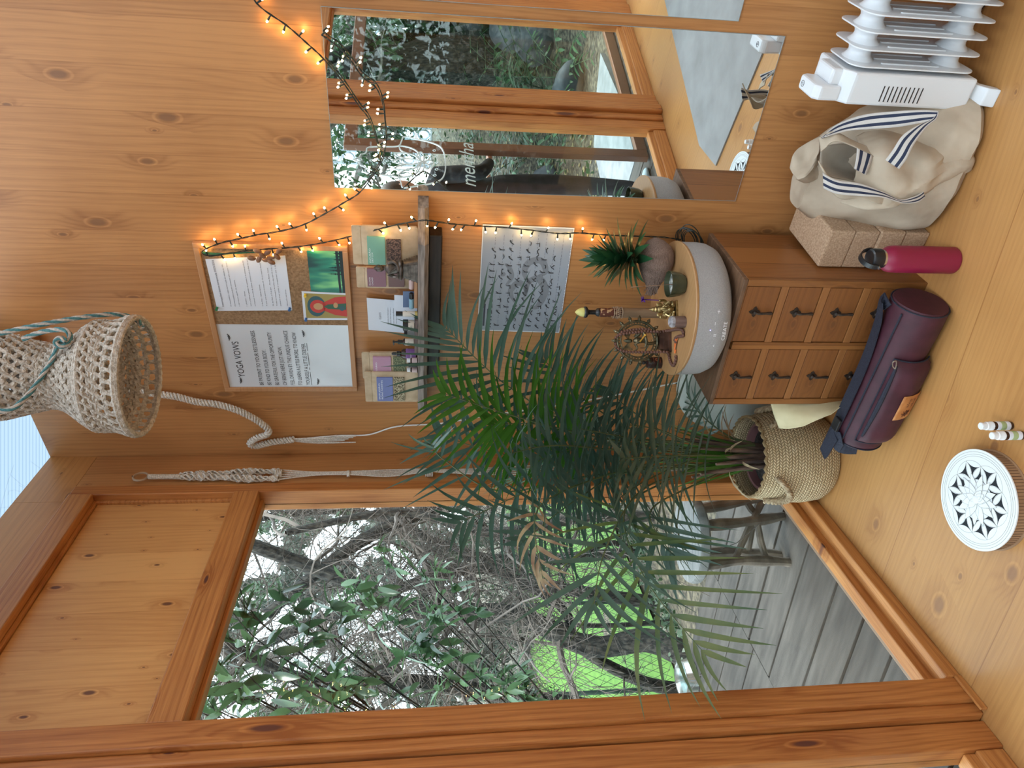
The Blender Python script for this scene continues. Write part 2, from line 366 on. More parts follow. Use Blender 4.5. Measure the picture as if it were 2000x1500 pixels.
# duller sheet between the window wall and the first joist, sheets over the rest made clearer to let in more daylight
js = .62                                   # the first joist meets the plank wall here
mb = MB(); mb.face([Vector((p.x, p.y, ROOF + .012)) for p in (B(-.1, -.12), L(4.9, -.25), B(js, -.12) + E2*5.2, B(js, -.12))])
o = mb.build('ceiling', 'poly'); struct(o)
m2_ = M_['poly'].copy(); M_['poly_clear'] = m2_
for q in m2_.node_tree.nodes:
    if q.type == 'VALTORGB': q.color_ramp.elements[0].color = (.24, .27, .29, 1); q.color_ramp.elements[1].color = (.37, .39, .41, 1)
    if q.type == 'BSDF_TRANSPARENT': q.inputs[0].default_value = (.33, .36, .385, 1)
mb = MB(); mb.face([Vector((p.x, p.y, ROOF + .012)) for p in (B(js, -.12), B(js, -.12) + E2*5.2, b_ + E2*.3 + E1*.2, B(4.7, -.12))])
o = mb.build('ceiling', 'poly_clear'); struct(o)
mb = MB()
for k in range(9): mb.box((.02, .42 + k*.52, ROOF + .013), (4.4, .46 + k*.52, ROOF + .03))
o = mb.build('trim_7', 'white_paint'); o.location = Cn; o.rotation_euler = (0, 0, RB); struct(o)
# roof joists run beside the window wall's direction
M_['joist'] = wood('joist_wood', (.40, .19, .07), (.27, .11, .036), along='X', across='Z', stave=.4, knots=.3)
for i, s in enumerate((.57, 1.75, 2.95, 4.1)):
    mb = MB(); mb.box((0.0, -.08, 2.645), (4.4, 0, ROOF - .003), .01)
    o = mb.build('ceiling_beam', 'joist'); o.location = B(s + .01, 0); o.rotation_euler = (0, 0, RL)
    tag(o, ['wooden roof joist just right of the crocheted shade', 'wooden roof joist above the big bare part of the plank wall', 'wooden roof joist above the heater side of the room', 'wooden roof joist nearest the right wall'][i], 'roof joist', 'roof joists'); o['kind'] = 'structure'
# ================================================================== outdoors
def sm(a, b, x): t = max(0, min(1, (x - a) / (b - a))); return t*t*(3 - 2*t)
M_['deck'] = noisy('weathered_deck', (.034, .028, .023), (.078, .067, .057), 3, .85, (1, 1, 1), bump=.5, bscale=60, lo=.3, hi=.7)
n, l, b = nt(M_['deck']); mpd = [q for q in n if q.type == 'MAPPING'][0]; mpd.inputs['Scale'].default_value = (9, 1.2, 9)
M_['sill'] = noisy('weathered_sill', (.10, .10, .10), (.19, .185, .175), 8, .8)
mb = MB(); random.seed(5)
edges = [-.48, -.3, -.11, .095, .314, .536, .715, .881, 1.05, 1.22]
while edges[-1] < 5: edges.append(edges[-1] + .172)
for a, b_ in zip(edges, edges[1:]):
    t1 = -.985 if a < 2.75 else -.64
    mb.box((a + .0068, t1, -.115), (b_ - .0068, -.10, -.08 + random.uniform(-.001, .001)), .002)
    mb.box((a + .0035 + .05, -1.72, -.118), (b_ - .0035 + .05, -.992, -.083 + random.uniform(-.001, .001)), .002) if a < 2.6 else None
mb.mi = 1; mb.box((-.47, -1.71, -.22), (2.75, -.1, -.122))  # black box under the boards paints shade into the gaps
mb.box((2.75, -.63, -.22), (5, -.1, -.122)); mb.mi = 0
M_['deck_gap_shade'] = mat('deck_gap_shade', (.012, .012, .01), .95); o = mb.build('deck', ['deck', 'deck_gap_shade']); o.location = Cn; o.rotation_euler = (0, 0, RL); struct(o)
M_['sill_pale'] = wood('pale_sill', (.26, .165, .10), (.16, .09, .055), along='X', across='Y', stave=.4, knots=.5)
mb = MB(); mb.box((-.3, -.115, -.09), (5, -.077, .034), .003); o = mb.build('trim_9', 'sill_pale'); o.location = Cn; o.rotation_euler = (0, 0, RL); struct(o)
mb = MB(); mb.box((-.3, -.17, -.09), (5, -.116, -.02), .01); o = mb.build('trim_8', 'sill'); o.location = Cn; o.rotation_euler = (0, 0, RL); struct(o)
# ground: falls away to a lawn beyond the window, climbs as a leaf-strewn bank beside the doors
def gz(s, t):
    k = sm(2.2, 4.0, s)
    fall = -.24 - .62 * sm(-1.7, -3.5, t) 
    bank = -.13 + 1.0 * sm(4.2, 9.0, s) + .25 * sm(-1.5, -4, t)
    e = .05 * noise.noise(Vector((s*1.3, t*1.3, 0))) + .02 * noise.noise(Vector((s*5, t*5, 3)))
    return fall*(1-k) + bank*k + e*(1 - .8*sm(-6, -8, t))
M_['litter'] = noisy('leaf_litter', (.03, .024, .016), (.17, .14, .09), 26, .95, bump=.8, bscale=50, lo=.4, hi=.7)
mb = MB(); NX, NY = 90, 70
vs = []
for i in range(NX + 1):
    s = -9 + 24 * i / NX; row = []
    for j in range(NY + 1):
        t = -.9 - 8.6 * j / NY; row.append(mb.bm.verts.new((s, t if s < 2.7 or j else -.62, gz(s, t))))
    vs.append(row)
for i in range(NX):
    for j in range(NY):
        f = mb.bm.faces.new((vs[i][j], vs[i+1][j], vs[i+1][j+1], vs[i][j+1])); f.smooth = True
o = mb.build('ground', 'litter'); o.location = Cn; o.rotation_euler = (0, 0, RL); struct(o)
# sunny lawn
M_['lawn'] = noisy('lawn_grass', (.048, .125, .010), (.080, .170, .018), 6, .9, bump=.5, bscale=120)
mb = MB(); NXl = 40
vs = [[mb.bm.verts.new((-18 + i, -3.62 - j*.42, -.82 + .05*noise.noise(Vector((i*.4, j*.4, 1))) - .0*j)) for j in range(16)] for i in range(NXl)]
for i in range(NXl - 1):
    for j in range(15): mb.bm.faces.new((vs[i][j], vs[i+1][j], vs[i+1][j+1], vs[i][j+1])).smooth = True
o = mb.build('lawn', 'lawn'); o.location = Cn; o.rotation_euler = (0, 0, RL)
tag(o, 'bright green lawn seen through the trees beyond the wire fence', 'lawn', kind='stuff')
# ---- leaves
def leaf(mb, p, d, up, ln, w, droop=.3, fold=.25, seg=4, mi=0, prof=None):
    d = d.normalized(); side = d.cross(up)
    if side.length < 1e-4: side = d.orthogonal()
    side.normalize(); nrm = side.cross(d).normalized()
    L_, R_, C_ = [], [], []
    q = Vector(p); dd = d.copy(); st = ln / seg
    for i in range(seg + 1):
        u = i / seg
        ww = w * (.5 * (math.sin(PI * min(1, u*1.0 + .06)) ** .75) if prof is None else prof(u))
        C_.append(mb.bm.verts.new(q)); L_.append(mb.bm.verts.new(q + side*ww + nrm*ww*fold)); R_.append(mb.bm.verts.new(q - side*ww + nrm*ww*fold))
        dd = (dd + Vector((0, 0, -droop / seg))).normalized(); q = q + dd * st
    for i in range(seg):
        for a, b_ in ((L_, C_), (C_, R_)):
            f = mb.bm.faces.new((a[i], b_[i], b_[i+1], a[i+1])); f.material_index = mi; f.smooth = True
def leafmat(name, c1, c2, rough=.4, trans=.25, scale=3):
    m = noisy(name, c1, c2, scale, rough, lo=.3, hi=.7); n, l, b = nt(m)
    b.inputs['Specular IOR Level'].default_value = .5
    t = n.new('ShaderNodeBsdfTranslucent'); mx = n.new('ShaderNodeMixShader'); mx.inputs[0].default_value = trans
    src = b.inputs['Base Color'].links[0].from_socket; l.new(src, t.inputs[0]); o = [q for q in n if q.type == 'OUTPUT_MATERIAL'][0]
    l.new(b.outputs[0], mx.inputs[1]); l.new(t.outputs[0], mx.inputs[2]); l.new(mx.outputs[0], o.inputs[0]); return m
M_['leaf_shrub'] = leafmat('shrub_leaf', (.026, .07, .028), (.10, .18, .085), .25, .3)
M_['leaf_dark'] = leafmat('dark_leaf', (.018, .04, .018), (.06, .11, .045), .4, .25)
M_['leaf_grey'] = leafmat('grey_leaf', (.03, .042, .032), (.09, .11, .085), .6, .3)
M_['bark'] = noisy('bark', (.006, .006, .005), (.045, .040, .032), 48, .9, (1, 1, .35), bump=1, bscale=40, lo=.42, hi=.62, bdist=.02)
M_['bark_pale'] = noisy('pale_bark', (.13, .115, .10), (.33, .30, .27), 22, .9, bump=.5)
M_['twig'] = noisy('dry_twigs', (.032, .025, .022), (.15, .125, .108), 2, .9)
def randdir(rng, z0=-1, z1=1):
    a = rng.uniform(0, 2*PI); z = rng.uniform(z0, z1); r = math.sqrt(max(0, 1 - z*z)); return Vector((r*math.cos(a), r*math.sin(a), z))
def branch(mb, rng, p, d, ln, r, depth, minr=.0016, split=(5, 8), wig=.22, droop=0., n=5, tips=None, spread=1.0):
    k = max(3, int(ln / .12)); k = min(k, 10); pts = [p.copy()]; q = p.copy(); dd = d.normalized(); dirs = [dd.copy()]
    for i in range(k):
        dd = (dd + randdir(rng) * wig + Vector((0, 0, -droop))).normalized(); q = q + dd * (ln / k); pts.append(q.copy()); dirs.append(dd.copy())
    rs = [max(minr * .6, r * (1 - .75*i/k)) for i in range(k + 1)]
    mb.tube(pts, rs, n if depth > 1 else 3, caps=False)
    if depth <= 0:
        if tips is not None: tips.append((pts[-1], dirs[-1])); tips.append((pts[k//2], dirs[k//2]))
        return
    for c in range(rng.randint(*split)):
        u = rng.uniform(.2, 1); i = min(k, int(u*k)); nd = (dirs[i] * rng.uniform(.2, .8) + randdir(rng) * spread).normalized()
        branch(mb, rng, pts[i], nd, ln * rng.uniform(.35, .65), max(minr, rs[i] * .5), depth - 1, minr, split, wig, droop, n, tips, spread)
def P_L(s, t, z=None): p = L(s, t); p.z = gz(s, t) if z is None else z; return p
# twiggy trees between the deck and the lawn
def twigtree(px, py, dist, h, r, seed, label, lean=(0, 0), trunkpts=None, depth=4, split=(4, 6), bark='bark'):
    rng = random.Random(seed)
    root = thing('twiggy_tree', label, 'tree', (0, 0, 0), 0, 'bare trees beyond the window')
    mb = MB()
    pts = [Vector(p) for p in trunkpts]; pts = smoothcurve(pts, 5)
    N = len(pts); mb.tube(pts, [r * (1 - .55 * i / N) * (1 + .12*noise.noise(Vector((i*.9, seed, 0)))) for i in range(N)], 9)
    mb.build('trunk', bark, root)
    mb = MB()
    for c in range(10):
        i = rng.randint(int(N*.45), N - 1); d = randdir(rng, -.1, .8)
        branch(mb, rng, pts[i], d, rng.uniform(.9, 1.7), r * rng.uniform(.12, .32), depth - 1, .0022, split, .3, .01, 5, None, 1.0)
    mb.build('twigs', 'twig', root)
    return root
tr = [
 ([(1350, 1010, 5.2), (1150, 1010, 5.2), (960, 1040, 5.3), (780, 1000, 5.4), (560, 1040, 5.2)], .05, 'bare tree with a straight trunk just right of the stool through the window'),
 ([(1335, 1275, 5.1), (1260, 1250, 5.2), (1150, 1262, 5.3), (1000, 1200, 5.4), (820, 1190, 5.5), (640, 1120, 5.4), (480, 1060, 5.2)], .095, 'gnarled forked tree rising behind the metal bowl'),
 ([(1320, 1345, 5.6), (1240, 1325, 5.5), (1130, 1262, 5.35), (1090, 1180, 5.4), (900, 1080, 5.7)], .055, 'second leaning stem that meets the gnarled forked tree'),
 ([(1300, 1215, 5.6), (1150, 1222, 5.6), (980, 1205, 5.6), (800, 1180, 5.5), (600, 1220, 5.4)], .022, 'thin straight sapling left of the gnarled forked tree'),
 ([(1320, 1130, 7.0), (1200, 1060, 6.8), (1080, 1100, 6.6), (900, 1000, 6.4)], .035, 'slender crooked tree crossing the bright lawn'),
 ([(1320, 930, 6.5), (1050, 950, 6.4), (860, 990, 6.2), (700, 1060, 6.0), (520, 1200, 5.9)], .09, 'leaning bare tree near the corner of the window'),
 ([(1300, 1180, 6.6), (1100, 1150, 6.6), (930, 1110, 6.5), (700, 1180, 6.4), (450, 1290, 6.3)], .07, 'thin bare tree further back in the middle of the window'),
 ([(1290, 1400, 6.0), (1000, 1360, 6.0), (800, 1330, 5.8), (600, 1330, 5.6), (420, 1250, 5.2)], .08, 'bare tree behind the leafy shrub near the post'),
 ([(1220, 1080, 8.0), (950, 1090, 7.8), (700, 1000, 7.5), (450, 1020, 7.2)], .07, 'slim bare tree at the far edge of the thicket'),
]
for i, (pp, r, lb) in enumerate(tr):
    tp = []
    for j, (x, y, d) in enumerate(pp): tp.append(atd(x, y, d))
    base = tp[0].copy(); s_, t_, z_ = toL(base); base.z = gz(s_, t_) - .05; tp = [base] + tp
    twigtree(0, 0, 0, 0, r, 31 + i, lb, trunkpts=tp, depth=4 if i < 3 else 3, split=(4, 6) if i < 3 else (5, 8))
# thicket and distant foliage: nobody could count these
mb = MB(); rng = random.Random(77)
for c in range(120):
    x = rng.uniform(330, 930); y = rng.uniform(960, 1500); p = atd(x, y, rng.uniform(5, 9.5))
    branch(mb, rng, p, randdir(rng, -.6, .6), rng.uniform(1.0, 2.4), .010, 2, .0028, (4, 7), .3, .01, 4, None, 1.2)
o = mb.build('thicket', 'twig'); tag(o, 'grey tangle of dry twigs filling the upper window view', 'thicket', kind='stuff')
def cloud(name, label, m, cnt, fn, size, seed, cat='foliage', asp=.5):
    mb = MB(); rng = random.Random(seed)
    for c in range(cnt):
        p = fn(rng); d = randdir(rng); s = size * rng.uniform(.5, 1.4)
        sd = d.orthogonal().normalized() * s * asp; d = d * s
        mb.face([p - d*.5, p + sd*.5, p + d*.5, p - sd*.5], 0)
    o = mb.build(name, m); tag(o, label, cat, kind='stuff'); return o
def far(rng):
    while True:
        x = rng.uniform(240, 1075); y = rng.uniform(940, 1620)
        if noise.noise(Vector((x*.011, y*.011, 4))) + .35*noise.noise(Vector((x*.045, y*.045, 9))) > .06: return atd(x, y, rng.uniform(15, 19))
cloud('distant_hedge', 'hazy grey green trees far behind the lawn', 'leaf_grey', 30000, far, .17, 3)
def near(rng):
    while True:
        x = rng.uniform(330, 1090); y = rng.uniform(950, 1500)
        if noise.noise(Vector((x*.017, y*.017, 14))) > .2: return atd(x, y, rng.uniform(6, 9))
cloud('loose_foliage', 'small dark leaves scattered among the twigs of the thicket', 'leaf_dark', 6000, near, .045, 8)
cloud('undergrowth', 'low dark undergrowth on the ground behind the deck', 'leaf_dark', 5000, lambda r: (lambda s, t: P_L(s, t) + Vector((0, 0, abs(r.gauss(0, .06)))))(r.uniform(-7, 2.0), r.uniform(-1.9, -3.5)), .05, 9)
# wire fence on steel posts, strung between the trees
fence = thing('wire_fence', 'sagging wire mesh fence on thin dark posts in front of the lawn', 'fence', (0, 0, 0))
def FP(s, z): p = L(s, -3.5); p.z = z; return p
M_['wire'] = mat('fence_wire', (.035, .045, .035), .6, .4)
M_['postg'] = noisy('fence_post_paint', (.02, .045, .035), (.04, .075, .06), 20, .6)
mb = MB(); cw = .085
for i in range(-62, 20):
    for j in range(0, 22):
        s = i*cw + (cw/2 if j % 2 else 0); z = -.75 + j*.075
        jx = lambda a, b: Vector((.02*noise.noise(Vector((a*3.1, b*3.1, 0))), .02*noise.noise(Vector((a*3.1, b*3.1, 5))), .02*noise.noise(Vector((a*3.1, b*3.1, 9)))))
        a = FP(s, z) + jx(s, z); 
        for ds in (-cw/2, cw/2):
            q = FP(s + ds, z + .075) + jx(s + ds, z + .075); mb.tube([a, q], .0022, 3, caps=False)
mb.build('wire_mesh', 'wire', fence)
for x, y in ((1290, 1172), (1300, 1345), (1290, 1000)):
    p = onL(x, y, -3.5); s_, t_, z_ = toL(p)
    mb = MB(); g = gz(s_, t_); mb.tube([L(s_, t_, g - .1), L(s_ , t_, 1.05)], .02, 8); mb.build('fence_post', 'postg', fence)
# leafy shrub close to the glass
def shrub(name, label, base, targets, seed, lf='leaf_shrub', ll=(.07, .115), cat='shrub', nleaf=11, sub=3):
    root = thing(name, label, cat, base); inv = -Vector(base); rng = random.Random(seed)
    ms, ml = MB(), MB()
    for tpt in targets:
        a = Vector((0, 0, 0)); e = Vector(tpt) + inv; mid = a.lerp(e, .5) + Vector((rng.uniform(-.08, .08), rng.uniform(-.08, .08), .1))
        pts = smoothcurve([a, mid, e], 7); N = len(pts)
        ms.tube(pts, [.009*(1 - .8*i/N) + .001 for i in range(N)], 5, caps=False)
        for c in range(sub + 1):
            i = rng.randint(N//2, N - 1) if c else N - 1; d = (pts[i] - pts[i-1]).normalized(); nd = (d + randdir(rng)*.9).normalized() if c else d
            q = pts[i]; sl = rng.uniform(.16, .32); tw = [q + nd*sl*k/4 + Vector((0, 0, -.015*k*k*.3)) for k in range(5)]
            ms.tube(tw, .0018, 4, caps=False)
            for k in range(nleaf):
                u = rng.uniform(.1, 1); pp = q + nd*sl*u; dl = (nd*.6 + randdir(rng) * .9 + Vector((0, 0, -.25))).normalized()
                leaf(ml, pp, dl, Vector((0, 0, 1)), rng.uniform(*ll), rng.uniform(.022, .034)*(ll[1]/.11), rng.uniform(.2, .9), .2)
    ms.build('branches', 'bark', root); ml.build('leaves', lf, root); return root
pb = atz(1290, 1480, -.3)
T = [atd(x, y, d) for x, y, d in ((400,1395,2.8),(440,1330,2.7),(470,1260,2.7),(520,1225,2.8),(560,1290,2.6),(600,1350,2.6),(620,1220,2.8),(700,1300,2.8),(450,1400,2.5),(520,1380,2.5),(590,1400,2.5),(680,1380,2.7),(395,1440,2.6))]
shrub('leafy_shrub', 'leafy green shrub close outside the window beside the post', L(1.05, -1.9, -.35), T, 3)
T = [atd(x, y, d) for x, y, d in ((740,1190,3.3),(800,1210,3.3),(850,1150,3.4),(880,1230,3.3),(830,1260,3.2),(930,1320,3.3),(880,1330,3.3),(790,1130,3.5),(940,1210,3.4),(760,1250,3.3))]
shrub('leafy_shrub', 'sparser leafy shrub in front of the gnarled tree trunk', L(.35, -2.5, -.35), T, 4, nleaf=12)
# ================================================================== the palm in its basket
M_['palm'] = leafmat('palm_leaf', (.032, .080, .052), (.105, .175, .14), .3, .18, 6)
M_['palm_green'] = leafmat('palm_leaf_bright', (.03, .11, .01), (.075, .21, .025), .35, .35, 6)
M_['palm_yellow'] = leafmat('palm_leaf_yellowing', (.04, .09, .035), (.16, .18, .05), .45, .3, 9)
M_['palm_dead'] = leafmat('palm_leaf_dried', (.20, .09, .05), (.52, .42, .24), .6, .2, 14)
M_['palm_stem'] = noisy('palm_stem', (.05, .09, .03), (.12, .13, .05), 10, .5)
M_['palm_sheath'] = noisy('palm_sheath', (.05, .03, .025), (.22, .14, .10), 8, .7, (4, 4, 1))
PB = Vector((-.26, 2.50, 0))
palm = thing('potted_palm', 'tall feathery palm in a woven seagrass basket in the room corner', 'potted palm', PB)
rngp = random.Random(12)
def frond(pts, ll, n=20, m='palm', w=.020, fwd=.55, droop=.35, start=.35, flat=None, r=.0035, seed=0):
    rng = random.Random(seed); n = max(8, int(n*.74)); ll *= 1.12; P = smoothcurve([Vector(p) - PB for p in pts], 8); N = len(P)
    mb = MB(); mb.mi = 1
    mb.tube(P, [r * (1.25 - .95*i/N) for i in range(N)], 6)
    mb.mi = 0
    tot = N - 1
    for k in range(n):
        u = start + (1 - start) * (k / (n - 1)); f = u * tot; i = min(int(f), tot - 1); p = P[i].lerp(P[i+1], f - i)
        d = (P[min(i+1, tot)] - P[max(i-1, 0)]).normalized()
        up = Vector((0, 0, 1)) if flat is None else Vector(flat)
        side = d.cross(up)
        if side.length < .15: side = d.cross(Vector((0, -1, .1)))
        side.normalize(); nr = side.cross(d).normalized()
        q = (u - start) / (1 - start); le = ll * (math.sin(PI * (.22 + .70*q)) ** .8) * rng.uniform(.85, 1.12)
        ff = fwd + .9*q*q
        for sg in (-1, 1):
            dl = (d * ff + side * sg * (1 - .25*q) + nr * rng.uniform(.05, .35)).normalized()
            leaf(mb, p, dl, nr, le, w * .88 * rng.uniform(.8, 1.15), droop * rng.uniform(.4, 2.4), .18, 6, 0, prof=lambda t: .5 * min(1, t*6 + .25) * (1 - t**2.2) + .015)
    for v in mb.bm.verts:       # leaves press against the walls instead of passing through
        q = v.co + PB - Cn; t_ = q.dot(NB)
        if t_ < .012: v.co += NB * (.012 - t_ + .004*abs(math.sin(v.co.z*90)))
        q = v.co + PB - Cn; t_ = q.dot(NL)
        if t_ < .03: v.co += NL * (.03 - t_)
    return mb.build('frond', [m, 'palm_stem'], palm)
CAMF = (0, -1, .25)   # plane of a frond that leans out towards the room
def base(a): return PB + Vector((.05*math.cos(a), .05*math.sin(a), .26))
D = [
 ([(1180, 850, 2.45), (1000, 760, 2.40), (870, 640, 2.35)], .33, 30, 'palm', .017, CAMF),
 ([(1200, 860, 2.40), (1030, 820, 2.30), (870, 770, 2.22)], .27, 22, 'palm_green', .020, CAMF),
 ([(1260, 850, 2.5), (1140, 780, 2.45), (1060, 700, 2.42)], .24, 18, 'palm', .017, CAMF),
 ([(1250, 880, 2.40), (1090, 870, 2.15), (1000, 885, 1.95)], .26, 16, 'palm', .022, CAMF),
 ([(1300, 870, 2.42), (1200, 850, 2.25), (1135, 838, 2.02)], .25, 14, 'palm', .021, CAMF),
 ([(1180, 890, 2.45), (1000, 890, 2.40), (860, 850, 2.40)], .26, 20, 'palm', .018, CAMF),
 ([(1220, 920, 2.40), (1060, 950, 2.30), (900, 1020, 2.2)], .28, 22, 'palm', .018, CAMF),
 ([(1300, 940, 2.35), (1220, 1000, 2.15), (1260, 1130, 1.98), (1370, 1270, 1.9)], .30, 17, 'palm_yellow', .018, CAMF),
 ([(1320, 930, 2.35), (1240, 970, 2.15), (1180, 1080, 2.0), (1160, 1180, 1.95)], .28, 14, 'palm', .018, CAMF),
 ([(1400, 890, 2.42), (1310, 890, 2.20), (1220, 895, 2.05)], .30, 15, 'palm', .022, CAMF),
 ([(1420, 850, 2.55), (1360, 800, 2.60), (1330, 740, 2.62)], .17, 16, 'palm', .012, None),
 ([(1350, 950, 2.35), (1270, 1000, 2.15), (1310, 1080, 2.05)], .26, 15, 'palm', .019, CAMF),
 ([(1240, 920, 2.40), (1120, 980, 2.25), (1020, 1060, 2.15)], .25, 18, 'palm', .018, CAMF),
 ([(1250, 900, 2.45), (1120, 900, 2.42), (1000, 940, 2.40)], .26, 20, 'palm', .018, None),
 ([(1280, 880, 2.5), (1150, 830, 2.5), (1060, 800, 2.5)], .26, 20, 'palm', .018, None),
 ([(1280, 910, 2.45), (1180, 930, 2.35), (1090, 960, 2.2)], .26, 18, 'palm', .019, CAMF),
 ([(1330, 860, 2.45), (1230, 800, 2.4), (1190, 760, 2.35)], .22, 16, 'palm', .018, CAMF),
 ([(1350, 900, 2.40), (1260, 940, 2.25), (1200, 980, 2.1)], .26, 16, 'palm', .020, CAMF),
 ([(1190, 870, 2.42), (1060, 830, 2.36), (960, 830, 2.3)], .26, 22, 'palm_green', .018, CAMF),
 ([(1260, 870, 2.45), (1150, 870, 2.35), (1050, 900, 2.25)], .26, 20, 'palm', .020, CAMF),
 ([(1370, 870, 2.45), (1290, 840, 2.35), (1230, 830, 2.25)], .26, 16, 'palm', .020, CAMF),
 ([(1150, 930, 2.42), (980, 960, 2.4), (870, 900, 2.35), (845, 870, 2.3)], .2, 12, 'palm', .012, CAMF),
]
for i, (pp, ll, n_, mm, w_, fl) in enumerate(D):
    ps = [base(i*1.9)] + [atd(x, y, d) for x, y, d in pp]
    st = .42 if len(pp) == 3 else .5
    frond(ps, ll, n_, mm, w_, .5, .35, st, fl, seed=i)
ps = [base(.5), atd(1250, 910, 2.35), atd(1100, 960, 2.15), atd(1045, 1010, 2.05), atd(1060, 1130, 2.0)]
o = frond(ps, .11, 8, 'palm_dead', .013, .9, .6, .68, CAMF, seed=99); o['label'] = 'dried brown and yellow frond'
# leaf sheaths at the foot
mb = MB()
for k in range(16):
    a = k*2.4; r0 = .02 + .035*(k % 4)/3; b0 = Vector((r0*math.cos(a), r0*math.sin(a), .2)); t0 = b0 + Vector((.05*math.cos(a), .05*math.sin(a) - .01, .24 + .05*(k % 3)))
    mb.tube(smoothcurve([b0, b0.lerp(t0, .5) + Vector((0, 0, .02)), t0], 5), [.011*(1 - .6*j/10) for j in range(11)], 6)
mb.build('stems', 'palm_sheath', palm)
mb = MB(); rng = random.Random(5)
for k in range(26):
    a = rng.uniform(0, 2*PI); p = Vector((.04*math.cos(a), .04*math.sin(a), rng.uniform(.24, .36)))
    leaf(mb, p, Vector((math.cos(a)*.5, math.sin(a)*.5, 1.6)), Vector((math.cos(a), math.sin(a), 0)), rng.uniform(.18, .36), .014, rng.uniform(-.1, .3), .2)
mb.build('young_leaves', 'palm_green', palm)
mb = MB(); rng = random.Random(6)
for k in range(12):
    a = rng.uniform(0, 2*PI); p = Vector((.05*math.cos(a), .05*math.sin(a), rng.uniform(.26, .4)))
    leaf(mb, p, Vector((math.cos(a)*1.2, math.sin(a)*1.2, .9)), Vector((0, 0, 1)), rng.uniform(.1, .2), .010, rng.uniform(.5, 1.3), .2)
o = mb.build('dried_leaves', 'palm_dead', palm); o['label'] = 'dried leaves at the foot of the palm'
# basket
def weave(name, c1, c2, scale=104):
    m = mat(name, c1, .75); n, l, b = nt(m)
    def M(op, a, c=None):
        q = n.new('ShaderNodeMath'); q.operation = op
        for i, v in enumerate((a, c)):
            if v is None: continue
            if isinstance(v, (int, float)): q.inputs[i].default_value = v
            else: l.new(v, q.inputs[i])
        return q.outputs[0]
    uv = n.new('ShaderNodeUVMap'); sx = n.new('ShaderNodeSeparateXYZ'); l.new(uv.outputs[0], sx.inputs[0])
    u = M('MULTIPLY', sx.outputs[0], scale); v = M('MULTIPLY', sx.outputs[1], scale * .8)
    a = M('ADD', u, v); d = M('SUBTRACT', u, v)
    fl = M('FLOOR', M('DIVIDE', v, 1.0)); par = M('MODULO', M('ABSOLUTE', fl), 2)
    sel = M('ADD', M('MULTIPLY', a, M('SUBTRACT', 1, par)), M('MULTIPLY', d, par))
    fr = M('FRACT', M('MULTIPLY', sel, .9)); tri = M('ABSOLUTE', M('SUBTRACT', fr, .5)); fv = M('ABSOLUTE', M('SUBTRACT', M('FRACT', v), .5))
    h = M('MULTIPLY', M('SUBTRACT', 1, M('POWER', M('MULTIPLY', tri, 2), 3)), M('SUBTRACT', 1, M('POWER', M('MULTIPLY', fv, 2), 4)))
    ns = n.new('ShaderNodeTexNoise'); ns.inputs['Scale'].default_value = 25
    tcc = n.new('ShaderNodeTexCoord'); l.new(tcc.outputs['Object'], ns.inputs[0])
    cv = n.new('ShaderNodeMix'); cv.data_type = 'RGBA'; l.new(ns.outputs[0], cv.inputs[0]); cv.inputs[6].default_value = (*c1, 1); cv.inputs[7].default_value = (*c2, 1)
    mx = n.new('ShaderNodeMix'); mx.data_type = 'RGBA'; l.new(h, mx.inputs[0]); mx.inputs[6].default_value = (c1[0]*.5, c1[1]*.46, c1[2]*.4, 1); l.new(cv.outputs[2], mx.inputs[7]); l.new(mx.outputs[2], b.inputs['Base Color'])
    bp = n.new('ShaderNodeBump'); bp.inputs['Strength'].default_value = .9; bp.inputs['Distance'].default_value = .004; l.new(h, bp.inputs['Height']); l.new(bp.outputs[0], b.inputs['Normal'])
    return m
M_['weave'] = weave('seagrass_weave', (.52, .37, .19), (.84, .68, .43))
def uvrev(o, zs):
    me = o.data; uv = me.uv_layers.new(name='UVMap')
    for lp in me.loops:
        c = me.vertices[lp.vertex_index].co; a = math.atan2(c.y, c.x) / (2*PI); uv.data[lp.index].uv = (a, c.z * zs)
    for p in me.polygons:
        us = [uv.data[i].uv[0] for i in p.loop_indices]
        if max(us) - min(us) > .5:
            for i in p.loop_indices:
                if uv.data[i].uv[0] < 0: uv.data[i].uv[0] += 1
def wob(mb_o, amp=.006, sc_=9):
    for v in mb_o.data.vertices:
        n_ = noise.noise(v.co * sc_); r = Vector((v.co.x, v.co.y, 0))
        if r.length > 1e-4: v.co += r.normalized() * n_ * amp
mb = MB(); prof = [(.002, .004), (.10, .0), (.145, .006), (.158, .03), (.166, .09), (.166, .15), (.158, .21), (.148, .25), (.146, .268), (.141, .270), (.138, .262), (.142, .24), (.156, .18), (.15, .05), (.1, .02), (.002, .02)]
mb.lathe(prof, 72); o = mb.build('basket', 'weave', palm); wob(o); uvrev(o, 1.15)
mb = MB(); mb.tube([Vector((.143*math.cos(a), .143*math.sin(a), .272 + .004*math.sin(a*31))) for a in [2*PI*k/120 for k in range(120)]], .006, 6, closed=True); mb.build('rim_braid', 'weave', palm)
M_['rope_s'] = noisy('seagrass_rope', (.26, .18, .10), (.48, .37, .23), 60, .8, bump=.6)
for a0 in (-.35, PI - .35 + 1.1):
    mb = MB()
    for ph in (0, 2.1, 4.2):
        pts = []
        for k in range(41):
            t = k / 40; a = a0 + (t - .5)*.85; rr_ = .160 + .022*math.sin(PI*t); z = .235 + .02*math.sin(PI*t) - .075*math.sin(PI*t)
            q = Vector((rr_*math.cos(a), rr_*math.sin(a), z)); q += Vector((math.cos(a), math.sin(a), 0))*.006*math.cos(k*.9 + ph) + Vector((0, 0, .006*math.sin(k*.9 + ph))); pts.append(q)
        mb.tube(pts, .0065, 6)
    h = mb.build('handle', 'rope_s', palm)
